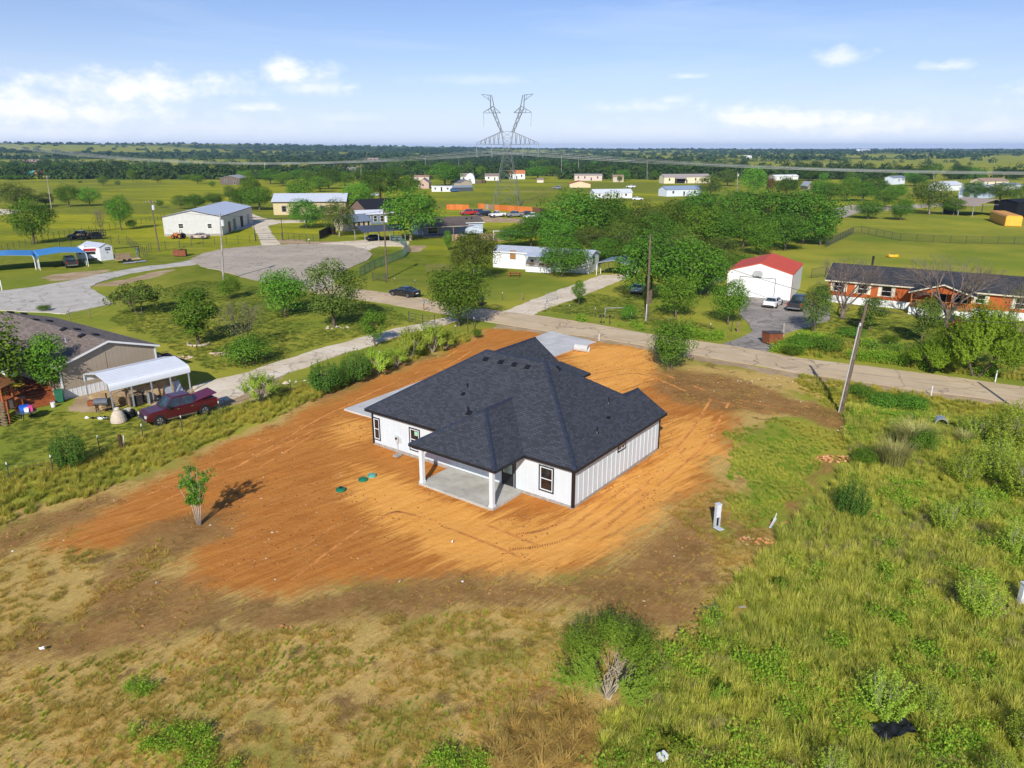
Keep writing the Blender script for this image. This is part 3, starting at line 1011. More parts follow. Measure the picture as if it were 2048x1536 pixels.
for a, b in [((-.4, 18.3, ZE), (-.4, 10.8, ZE)), ((-.4, 3.5, ZE), (-.4, -.4, ZE)), ((-.4, -.4, ZE), (12.3, -.4, ZE)),
             ((12.3, -.4, ZE), (12.3, 2.1, 4.33)), ((12.3, 2.1, 4.33), (12.3, 4.6, ZE)), ((12.3, 18.3, ZE), (-.4, 18.3, ZE)),
             ((-.4, 10.8, ZE), (-3.4, 10.8, ZE)), ((-3.4, 10.8, ZE), (-3.4, 3.5, ZE)), ((-3.4, 3.5, ZE), (-.4, 3.5, ZE)),
             ((12.3, 12.3, ZE), (18, 12.3, ZE)), ((18, 12.3, ZE), (18, 15.5, 5.1)), ((18, 15.5, 5.1), (18, 18.7, ZE)), ((18, 18.7, ZE), (12.3, 18.7, ZE)),
             ((12.3, 9.3, 2.9), (17.55, 9.3, 2.9)), ((17.55, 9.3, 2.9), (17.55, 12.3, 3.43))]:
 m_ = MB()
 fascia(m_, a, b)
 m_.build('fascia', m_blacktrim, house)
so = MB().box(-.39, 10.2, 2.66, .0, 18.29, 2.68).box(-.39, -.39, 2.66, .0, 3.85, 2.68).box(.0, -.39, 2.66, 12.28, .0, 2.68)
so.build('soffit', m_white2, house)
def main_z(u, v):
 return ZE + min((u + .4) * .6014, (v + .4) * .593)
def roof_tilt(u, v):
 return 'u' if (u + .4) * .6014 < (v + .4) * .593 else 'v'
def box_vent(u, v, z=None, ax=None, sl=.6):
 z = main_z(u, v) if z is None else z
 ax = roof_tilt(u, v) if ax is None else ax
 an = atan(sl)
 mb = MB()
 def P(x, y, h):
  X, Z_ = x * cos(an) - h * sin(an), x * sin(an) + h * cos(an)
  return (u + X, v + y, z + Z_) if ax == 'u' else (u + y, v + X, z + Z_)
 def fr(x0, x1, y0, y1, h0, h1, ins, mi):
  vv = [P(x0, y0, h0), P(x1, y0, h0), P(x1, y1, h0), P(x0, y1, h0),
              P(x0 + ins, y0 + ins, h1), P(x1 - ins, y0 + ins, h1), P(x1 - ins, y1 - ins, h1), P(x0 + ins, y1 - ins, h1)]
  fcs = [(0, 3, 2, 1), (4, 5, 6, 7), (0, 1, 5, 4), (1, 2, 6, 5), (2, 3, 7, 6), (3, 0, 4, 7)]
  if ax == 'v':
   fcs = [f[::-1] for f in fcs]
  mb.add(vv, fcs, mi)
 fr(-.235, .17, -.20, .20, .03, .045, 0, 1)
 fr(-.17, .17, -.17, .17, .045, .10, .02, 0)
 fr(-.22, .20, -.21, .21, .10, .15, .03, 0)
 return mb.build('roof_vent', [m_black, m_lead], house)
def pipe_vent(u, v, h=.34, z=None, r=.045):
 z = main_z(u, v) if z is None else z
 mb = MB().cyl((u, v, z - .05), r, h + .05, 8, mi=0)
 mb.cyl((u, v, z - .06), .14, .14, 8, r2=.06, mi=1)
 return mb.build('plumbing_vent', [m_black, m_black], house)
for u, v in ((5.61, 11.33), (5.63, 9.93), (5.65, 8.72), (5.67, 7.57)):
 box_vent(u, v)
box_vent(6.7, 5.7)
box_vent(-.35, 8.0, ZE + (10.8 - 8.0) * .60 + .0 if False else ZE + (-.35 + 3.4) * .6, 'u')
pipe_vent(3.08, 11.07, .40)
pipe_vent(1.38, 9.62, .42)
pipe_vent(7.91, 2.11, .45)
pipe_vent(4.2, .85, .40)
for u, v in ((2.54, 11.01), (6.38, 1.25)):
 z = main_z(u, v)
 MB().cbox((u, v, z + .07), (.26, .24, .12), ry=-.5 if roof_tilt(u, v) == 'u' else 0).build('roof_vent', m_black, house)
mt = MB().box(-.16, 15.15, .75, -.04, 15.45, 1.25, 0).cyl((-.16, 15.3, 1.08), .09, -.07, 12, 'x', mi=1).box(-.12, 15.26, .12, -.05, 15.33, .76, 0)
mt.box(-.12, 14.92, .8, -.04, 15.05, 1.15, 0)
mt.build('electric_meter', [M('meter_grey', (.55, .55, .55), .5, .4), m_glass], house)
def septic(px, py, r, mat, lab, knob=False):
 t = thing('septic_lid', lab, 'septic lid', (*G(px, py), -.04), .4, 'septic lids set in the orange soil')
 MB().cyl((0, 0, 0), r, .13, 20, r2=r * .93).cyl((0, 0, .13), r * .55, .03, 16, r2=r * .45).build('lid', mat, t)
 if knob:
  MB().cyl((0, 0, .16), .09, .10, 10).build('knob', m_black, t)
septic(681.5, 979.5, .33, m_green, 'dark green septic lid with a black knob, nearest to the sapling', True)
septic(726, 959.5, .32, m_green, 'plain dark green septic lid between the other two lids')
septic(743.5, 951.5, .31, m_teal, 'faded pale green septic lid nearest the house')
_g = G(795, 912)
ac = thing('splash_pad', 'small grey concrete pad leaning below the electric meter', 'concrete pad', (*_g, 0), 1.0)
MB().cbox((0, 0, .07), (.55, .42, .14)).build('slab', m_slab, ac)
# ================================================================== TREES AND BUSHES
def M_leaf(name, dark, light, trans=.14, rough=.55):
 t = NT(name)
 a = t.n('ShaderNodeAttribute', attribute_name='tint')
 oi = t.n('ShaderNodeObjectInfo')
 f = t.math('ADD', t.math('MULTIPLY', a.outputs['Fac'], .75), t.math('MULTIPLY', oi.outputs['Random'], .25))
 c = t.mix(f, dark, light)
 hs = t.n('ShaderNodeHueSaturation')
 t.L.new(t.math('ADD', .475, t.math('MULTIPLY', oi.outputs['Random'], .04)), hs.inputs['Hue'])
 t.L.new(t.math('ADD', .8, t.math('MULTIPLY', oi.outputs['Random'], .35)), hs.inputs['Value'])
 t.L.new(c, hs.inputs['Color'])
 c = hs.outputs[0]
 t.fin(c, .7, .08)
 tr = t.n('ShaderNodeBsdfTranslucent')
 t.L.new(t.mix(.5, c, (light[0] * 1.2, light[1] * 1.2, light[2] * .7)), tr.inputs['Color'])
 mx = t.n('ShaderNodeMixShader')
 mx.inputs[0].default_value = trans
 t.L.new(t.b.outputs[0], mx.inputs[1])
 t.L.new(tr.outputs[0], mx.inputs[2])
 t.L.new(mx.outputs[0], t.out.inputs[0])
 return t.mat
LEAF = {
 'green': M_leaf('leaf_green', (0.032, 0.083, 0.009), (0.171, 0.335, 0.030)),
 'deep': M_leaf('leaf_deep', (0.027, 0.077, 0.009), (0.143, 0.300, 0.029)),
 'bright': M_leaf('leaf_bright', (0.055, 0.131, 0.011), (0.203, 0.373, 0.034)),
 'olive': M_leaf('leaf_olive', (0.035, 0.066, 0.011), (0.184, 0.265, 0.042)),
 'feather': M_leaf('leaf_feather', (0.121, 0.207, 0.015), (0.328, 0.455, 0.039), .45),
 'bac': M_leaf('leaf_willow_weed', (.13, .215, .02), (.31, .42, .055), .45),
 'bac2': M_leaf('leaf_willow_weed_yellow', (0.194, 0.302, 0.037), (0.517, 0.647, 0.084), .4),
 'cedar': M_leaf('leaf_cedar', (0.035, 0.096, 0.018), (0.130, 0.251, 0.032)),
 'far': M_leaf('leaf_far_wood', (.022, .055, .014), (.075, .120, .022), .15),
 'bare': M_leaf('leaf_scant', (0.080, 0.110, 0.022), (0.186, 0.221, 0.056)),
 'rust': M_leaf('leaf_rust', (.10, .06, .02), (.22, .14, .04)),
 'grass': M_leaf('blade_pampas', (0.230, 0.287, 0.084), (0.620, 0.575, 0.224), .35),
}
m_bark = M('bark', (.15, .115, .085), .95, .1, var=.35, scale=3, bump=.5)
m_pale_bark = M('pale_bark', (.34, .27, .19), .95, .1, var=.3, scale=3, bump=.4)
m_twig = M('grey_twig', (.20, .155, .125), .95, .1, var=.3, scale=3)
m_stem = M('pale_stem', (.42, .36, .27), .9, .1, var=.25, scale=4)
def rdir(r, n):
 d = r.normal(size=(n, 3))
 return d / np.linalg.norm(d, axis=1)[:, None]
def leaf_quads(r, C, Nrm, size, aspect=.62, droop=None):
 """small leaf-sprays: one rhombus each, facing Nrm"""
 n = len(C)
 t = np.cross(Nrm, rdir(r, n))
 t /= np.linalg.norm(t, axis=1)[:, None] + 1e-9
 if droop is not None:
  t = t * (1 - droop[:, None]) + np.array((0, 0, -1.0)) * droop[:, None]
  t /= np.linalg.norm(t, axis=1)[:, None]
 b = np.cross(Nrm, t)
 s = size[:, None]
 fold = Nrm * s * .12
 V = np.stack([C - t * s * .5, C + b * s * aspect * .5 + fold, C + t * s * .5, C - b * s * aspect * .5 + fold], 1)
 return V.reshape(-1, 3), np.arange(n * 4).reshape(-1, 4)
def crown_mesh(name, mat, seed, n, w, z0, z1, lobes, leaf, shape='round', lobe_r=(.20, .34), hole=.5, up=.45):
 r = np.random.default_rng(seed)
 H_ = z1 - z0
 cz = z0 + H_ * .5
 cs, rs = [], []
 for i in range(lobes):
  d = rdir(r, 1)[0]
  k = r.uniform(.35, 1.12) ** .6 * .80
  p = d * k
  if shape == 'round':
   q = np.array([p[0] * w * .5, p[1] * w * .5, cz + p[2] * H_ * .5])
  elif shape == 'oval':
   zz = p[2]
   tp = 1 - .45 * max(0, zz) ** 1.3
   q = np.array([p[0] * w * .5 * tp, p[1] * w * .5 * tp, cz + zz * H_ * .54])
  elif shape == 'spread':
   q = np.array([p[0] * w * .56, p[1] * w * .56, z0 + H_ * (.42 + .42 * p[2]) - .16 * H_ * (p[0] ** 2 + p[1] ** 2)])
  elif shape == 'cone':
   h = r.uniform(0, 1) ** 1.25
   a = r.uniform(0, 2 * pi)
   rr = w * .5 * (1 - h) ** .8 * r.uniform(.5, .95)
   q = np.array([rr * cos(a), rr * sin(a), z0 + h * H_ * .92])
  elif shape == 'bush':
   q = np.array([p[0] * w * .5, p[1] * w * .5, z0 + H_ * (.35 + .55 * abs(p[2]))])
  cs.append(q)
  rs.append(r.uniform(*lobe_r) * min(w, H_ * 1.1) * (0.7 if shape == 'cone' else 1))
 cs, rs = np.array(cs), np.array(rs)
 pr = rs ** 2
 which = r.choice(lobes, n, p=pr / pr.sum())
 d = rdir(r, n)
 flat = np.where(d[:, 2] < -.3, r.random(n) < .55, True)
 d, which = d[flat], which[flat]
 n = len(d)
 rad = rs[which] * (r.uniform(0, 1, n) ** .33 * .55 + .52)
 C = cs[which] + d * rad[:, None] * np.array((1, 1, .82))
 e = np.stack([C[:, 0] / (w * .5), C[:, 1] / (w * .5), (C[:, 2] - cz) / (H_ * .5)], 1)
 keep = (np.linalg.norm(e, axis=1) > hole) | (r.random(n) < .35)
 keep &= C[:, 2] > z0 * .55
 C, d, which = C[keep], d[keep], which[keep]
 n = len(C)
 Nn = d + np.array((0, 0, up)) + rdir(r, n) * .65
 Nn /= np.linalg.norm(Nn, axis=1)[:, None]
 size = leaf * r.uniform(.6, 1.35, n)
 V, F = leaf_quads(r, C, Nn, size)
 ltint = r.uniform(.15, .85, lobes)
 tint = np.clip(ltint[which] * .55 + r.uniform(0, 1, n) * .45, 0, 1)
 return mesh_np(name, V, F, mat, {'tint': tint})
def trunk_mesh(name, mat, seed, h, w, z0, z1, r0, limbs=6, stems=1, lean=.0):
 r = np.random.default_rng(seed)
 mb = MB()
 for s_ in range(stems):
  a0 = 2 * pi * s_ / max(1, stems) + r.uniform(0, 1)
  sp = 0 if stems == 1 else .10 * w
  top = np.array((sp * 2.2 * cos(a0) + lean * h, sp * 2.2 * sin(a0), z0 + (z1 - z0) * .35))
  base = np.array((sp * .25 * cos(a0), sp * .25 * sin(a0), -.15))
  mid = (base + top) / 2 + np.array((r.uniform(-.06, .06) * h * .4, r.uniform(-.06, .06) * h * .4, 0))
  rr = r0 / (1 if stems == 1 else 1.6)
  mb.path([base, base + (mid - base) * .12, mid, top], [rr * 1.45, rr * 1.05, rr * .8, rr * .55], 8)
  for k in range(limbs):
   a = 2 * pi * k / limbs + r.uniform(-.4, .4)
   e = top + np.array((cos(a) * w * .36 * r.uniform(.6, 1), sin(a) * w * .36 * r.uniform(.6, 1), (z1 - top[2]) * r.uniform(.3, .85)))
   st = mid + (top - mid) * r.uniform(.1, 1)
   m2 = (st + e) / 2 + np.array((0, 0, (z1 - z0) * .05))
   mb.path([st, m2, e], [rr * .48, rr * .3, rr * .07], 5, cap=False)
 me = bpy.data.meshes.new(name)
 me.from_pydata(mb.v, [], mb.f)
 me.materials.append(mat)
 me.polygons.foreach_set('use_smooth', [True] * len(me.polygons))
 return me
def bare_mesh(name, mat, seed, h, w, r0=.2, depth=5, first=.16, spread=.62):
 r = np.random.default_rng(seed)
 mb = MB()
 def grow(p, d, L_, rad, lvl):
  q = p + d * L_ * .5 + rdir(r, 1)[0] * L_ * .05
  e = p + d * L_ + rdir(r, 1)[0] * L_ * .05
  mb.path([p, q, e], [rad, rad * .82, rad * .62], 6 if lvl < 2 else 3, cap=False)
  if lvl >= depth:
   return
  nk = 3 if lvl < 2 else r.integers(2, 4)
  for k in range(nk):
   nd = d + rdir(r, 1)[0] * spread * (1.0 if lvl else .9) + np.array((0, 0, .12))
   nd[:2] *= w / h * 1.15
   nd /= np.linalg.norm(nd)
   grow(e if k else q + (e - q) * r.uniform(.4, 1), nd, L_ * r.uniform(.66, .84), rad * .6, lvl + 1)
 base = np.array((0, 0, -.1))
 tot = sum(.75 ** i for i in range(depth))
 mb.path([base, (0, 0, h * first)], [r0 * 1.4, r0], 8)
 nst = 5
 for k in range(nst):
  a = 2 * pi * k / nst + r.uniform(-.3, .3)
  d = np.array((cos(a) * .62 * w / h, sin(a) * .62 * w / h, 1.0))
  d /= np.linalg.norm(d)
  grow(np.array((0, 0, h * first * .92)), d, (h * (1 - first)) / tot * .98, r0 * .55, 1)
 me = bpy.data.meshes.new(name)
 me.from_pydata(mb.v, [], mb.f)
 me.materials.append(mat)
 return me
def spray_mesh(name, mat, seed, h, w, twigs, per, leaf, arch=.15, z_lo=.25, fan=1.0):
 """upright wands, each clothed with narrow leaves to its tip"""
 r = np.random.default_rng(seed)
 C, Nn, S, T, D = [], [], [], [], []
 for i in range(twigs):
  a = r.uniform(0, 2 * pi)
  k = sqrt(r.uniform(0, 1))
  tipz = h * (1 - .42 * k ** 2.2) * r.uniform(.72, 1.0)
  tip = np.array((cos(a) * w * .5 * k * fan, sin(a) * w * .5 * k * fan, tipz))
  b = np.array((tip[0] * .25, tip[1] * .25, 0.0))
  t0 = r.uniform(z_lo, z_lo + .35)
  s = r.uniform(t0, 1, per)
  bow = np.sin(s * pi)[:, None] * np.array((cos(a), sin(a), 0)) * arch * w * .3
  P = b + (tip - b) * s[:, None] + bow + r.normal(size=(per, 3)) * np.array((.035, .035, .02)) * w * (1.25 - s)[:, None]
  C.append(P)
  d = rdir(r, per) * .8 + np.array((cos(a) * .5 * k, sin(a) * .5 * k, .35))
  Nn.append(d / np.linalg.norm(d, axis=1)[:, None])
  S.append(leaf * r.uniform(.6, 1.3, per) * (1.1 - .45 * s))
  T.append(np.clip(r.uniform(.1, .6) + .4 * s - .1 + r.normal(size=per) * .12, 0, 1))
 C, Nn, S, T = np.concatenate(C), np.concatenate(Nn), np.concatenate(S), np.concatenate(T)
 V, F = leaf_quads(r, C, Nn, S, .5, np.full(len(C), .0))
 return mesh_np(name, V, F, mat, {'tint': T})
def lobed_spray(name, mat, seed, h, w, lobes, twigs, per, leaf, low=.22, open_front=False):
 """a bush of separate leafy fans on the ends of its branches, gaps between them"""
 r = np.random.default_rng(seed)
 C, Nn, S, T = [], [], [], []
 for j in range(lobes):
  a = 2 * pi * j * .382 + r.uniform(-.3, .3)
  k = sqrt((j + .5) / lobes)
  if open_front and sin(a) < -.8 and .3 < k < .85:
   continue
  c = np.array((cos(a) * w * .40 * k, sin(a) * w * .40 * k, h * (low + (.72 - low) * (1 - .75 * k ** 2.5)) * r.uniform(.85, 1.1)))
  ax = np.array((cos(a) * k * .75, sin(a) * k * .75, 1.0))
  ax /= np.linalg.norm(ax)
  ls, lw = h * r.uniform(.20, .34), w * r.uniform(.10, .16)
  lt = r.uniform(.0, .35)
  for i in range(twigs):
   d = ax + rdir(r, 1)[0] * .42
   d /= np.linalg.norm(d)
   o = c + rdir(r, 1)[0] * np.array((lw, lw, lw * .6)) * r.random() ** .5
   s = r.random(per)
   P = o + d * (s * ls)[:, None] + r.normal(size=(per, 3)) * .035 * w * (1.1 - s)[:, None] * .5
   C.append(P)
   n = rdir(r, per) * .55 + d * .3 + (P - (0, 0, h * .2)) / h * 1.5
   Nn.append(n / np.linalg.norm(n, axis=1)[:, None])
   S.append(leaf * r.uniform(.6, 1.3, per) * (1.15 - .5 * s))
   T.append(np.clip(lt + .15 + .45 * s + r.normal(size=per) * .1, 0, 1))
 C, Nn, S, T = np.concatenate(C), np.concatenate(Nn), np.concatenate(S), np.concatenate(T)
 V, F = leaf_quads(r, C, Nn, S, .5)
 return mesh_np(name, V, F, mat, {'tint': T})
def wand_mesh(name, mat, seed, h, w, n, r0=.03):
 r = np.random.default_rng(seed)
 mb = MB()
 for i in range(n):
  a = r.uniform(0, 2 * pi)
  k = sqrt(r.uniform(0.02, 1)) * .8
  e = np.array((cos(a) * w * .5 * k, sin(a) * w * .5 * k, h * r.uniform(.5, .85) * (1 - .35 * k)))
  b = np.array((r.normal() * .06, r.normal() * .06, -.1))
  m1 = b + (e - b) * .35 + np.array((r.normal() * .05 * w, r.normal() * .05 * w, h * .06))
  m2 = b + (e - b) * .7 + np.array((r.normal() * .05 * w, r.normal() * .05 * w, h * .05))
  mb.path([b, m1, m2, e], [r0, r0 * .8, r0 * .5, r0 * .2], 5, cap=False)
  for q in range(2):
   e2 = m2 + np.array((r.normal() * .12 * w, r.normal() * .12 * w, h * r.uniform(.1, .25)))
   mb.path([m1 + (m2 - m1) * r.random(), (m2 + e2) / 2, e2], [r0 * .45, r0 * .3, r0 * .1], 4, cap=False)
 me = bpy.data.meshes.new(name)
 me.from_pydata(mb.v, [], mb.f)
 me.materials.append(mat)
 return me
def blade_mesh(name, mat, seed, h, w, n, bw=.03, bend=.5):
 r = np.random.default_rng(seed)
 V, T = [], []
 for i in range(n):
  a = r.uniform(0, 2 * pi)
  rad = sqrt(r.random()) * w * .22
  b = np.array((cos(a) * rad, sin(a) * rad, 0))
  o = a + r.normal() * .5
  L_ = h * r.uniform(.55, 1.0)
  out = np.array((cos(o), sin(o), 0)) * w * .5 * r.uniform(.2, 1) * bend * 2
  side = np.array((-sin(o), cos(o), 0)) * bw * .5 * r.uniform(.6, 1.3)
  m1 = b + out * .28 + np.array((0, 0, L_ * .58))
  e = b + out + np.array((0, 0, L_ * r.uniform(.75, 1)))
  V += [b - side, b + side, m1 + side * .8, m1 - side * .8, m1 - side * .8, m1 + side * .8, e + side * .15, e - side * .15]
  q = r.random()
  T += [q * .7, min(1, q * .7 + .3)]
 V = np.array(V)
 F = np.arange(len(V)).reshape(-1, 4)
 return mesh_np(name, V, F, mat, {'tint': np.array(T)})
PROTO = {}
def proto(kind_, crown, trunk, h, w):
 PROTO.setdefault(kind_, []).append((crown, trunk, h, w))
for s_ in range(3):
 proto('round', crown_mesh('round_crown', LEAF['green'], 100 + s_, 9500, 8, 1.9, 9.4, 48, .30, 'round', (.13, .27)),
          trunk_mesh('tree_trunk', m_bark, 200 + s_, 9.5, 8, 2.0, 9.4, .22), 9.5, 8)
 proto('deep', crown_mesh('deep_crown', LEAF['deep'], 110 + s_, 11000, 8.5, 1.2, 10, 46, .31, 'round', (.12, .26)),
          trunk_mesh('tree_trunk', m_bark, 210 + s_, 10, 8.5, 1.2, 10, .24), 10, 8.5)
 proto('bright', crown_mesh('bright_crown', LEAF['bright'], 120 + s_, 8000, 7, 1.2, 7.6, 42, .27, 'round', (.12, .26)),
          trunk_mesh('tree_trunk', m_bark, 220 + s_, 7.6, 7, 1.4, 7.6, .18), 7.6, 7)
 proto('olive', crown_mesh('olive_crown', LEAF['olive'], 130 + s_, 10000, 7.5, 1.3, 9.5, 54, .25, 'round', (.10, .23)),
          trunk_mesh('tree_trunk', m_bark, 230 + s_, 9.5, 7.5, 1.5, 9.5, .2, 8), 9.5, 7.5)
for s_ in range(2):
 proto('oval', crown_mesh('oval_crown', LEAF['green'], 140 + s_, 7000, 4.2, 1.3, 7.2, 38, .21, 'oval', (.13, .25)),
          trunk_mesh('tree_trunk', m_bark, 240 + s_, 7.2, 4.2, 1.2, 7.2, .13), 7.2, 4.2)
 proto('spread', crown_mesh('spread_crown', LEAF['olive'], 150 + s_, 3600, 8, 1.6, 5.4, 40, .30, 'spread', (.13, .22), .0),
          trunk_mesh('tree_trunk', m_bark, 250 + s_, 5.0, 8, 1.0, 5.2, .16, 7, 2), 5.2, 8)
 proto('cone', crown_mesh('cone_crown', LEAF['deep'], 160 + s_, 4500, 3, .4, 5.5, 40, .17, 'cone', (.18, .28), 0),
          trunk_mesh('tree_trunk', m_bark, 260 + s_, 5.5, 3, .4, 5.4, .10, 4), 5.5, 3)
 proto('bush', crown_mesh('bush_crown', LEAF['green'], 170 + s_, 6000, 3.4, .1, 3.0, 30, .14, 'bush', (.20, .32), .3),
          trunk_mesh('bush_stem', m_bark, 270 + s_, 3, 3.4, .2, 2.6, .08, 5, 3), 3, 3.4)
 proto('cedar', spray_mesh('cedar_crown', LEAF['cedar'], 180 + s_, 4, 3.2, 150, 34, .20, .5, .1),
          trunk_mesh('bush_stem', m_bark, 280 + s_, 4, 3.2, .4, 3.6, .08, 5), 4, 3.2)
 proto('bac', lobed_spray('wand_crown', LEAF['bac2'], 190 + s_, 3, 2.8, 15, 15, 22, .15, .12),
          wand_mesh('bush_stem', m_stem, 290 + s_, 3, 2.6, 16, .025), 3, 2.8)
 proto('wand', spray_mesh('wand_leaves', LEAF['bac2'], 195 + s_, 3, 2.6, 95, 46, .13, .06, .08), wand_mesh('bush_stem', m_stem, 297 + s_, 3, 2.4, 12, .02), 3, 2.6)
 proto('sparse', crown_mesh('thin_crown', LEAF['bare'], 300 + s_, 700, 5, 1.2, 6.6, 40, .22, 'round', (.14, .24), .0),
          bare_mesh('bare_trunk', m_twig, 310 + s_, 6.8, 4.6, .12, 5), 6.8, 5)
 proto('bare', None, bare_mesh('bare_trunk', m_twig, 320 + s_, 7.5, 7.5, .20, 7, .14, .55), 7.5, 7.5)
 proto('reed', blade_mesh('blade_tuft', LEAF['grass'], 330 + s_, 2.4, 2.8, 620, .035), None, 2.4, 2.8)
for s_ in range(2):
 proto('weed', lobed_spray('weed_leaves', LEAF['bac'], 340 + s_, .9, 2.2, 12, 14, 14, .14, .10), None, .9, 2.2)
proto('feather', lobed_spray('feather_crown', LEAF['feather'], 350, 8, 8.2, 34, 22, 28, .27, .14),
      trunk_mesh('tree_trunk', m_bark, 351, 8, 8, .8, 7, .18, 8, 3), 8, 8)
for s_ in range(3):
 proto('far', crown_mesh('far_crown', LEAF['far'], 360 + s_, 2600, 9, .6, 8.5, 26, .52, 'round', (.16, .30)), None, 8.5, 9)
 proto('far2', crown_mesh('far_crown', LEAF['green'], 370 + s_, 2400, 8, .4, 7.0, 24, .48, 'round', (.16, .30)), None, 7.0, 8)
_used = {}
def plant(kind_, px, py, ty, wpx, label, cat='tree', group=None, name=None, hscale=1.0, crown_mat=None, trunk_mat=None, seed=None):
 """stand a plant at a photo pixel, as tall as row ty says, as wide as wpx says"""
 X, Y = G(px, py)
 H_ = max(.3, hgt(px, py, ty)) * hscale
 Wd = wpx * mpp(px, py)
 pr = PROTO[kind_]
 k = _used.get(kind_, 0)
 _used[kind_] = k + 1
 crown, trunk, h, w = pr[k % len(pr)]
 nm = name or {'bush': 'bush', 'bac': 'bush', 'wand': 'bush', 'weed': 'weed_clump', 'cedar': 'cedar_bush', 'reed': 'grass_clump', 'bare': 'bare_tree', 'sparse': 'thin_tree'}.get(kind_, 'tree')
 t = thing(nm, label, cat, (X, Y, float(gz(X, Y))), random.uniform(0, 2 * pi), group, (Wd / w, Wd / w, H_ / h))
 if crown:
  o = link('crown' if cat == 'tree' else 'foliage', crown, t)
  if crown_mat:
   o.material_slots[0].link = 'OBJECT'
   o.material_slots[0].material = crown_mat
 if trunk:
  o = link('trunk' if cat == 'tree' else 'stem', trunk, t)
  if trunk_mat:
   o.material_slots[0].link = 'OBJECT'
   o.material_slots[0].material = trunk_mat
 return t
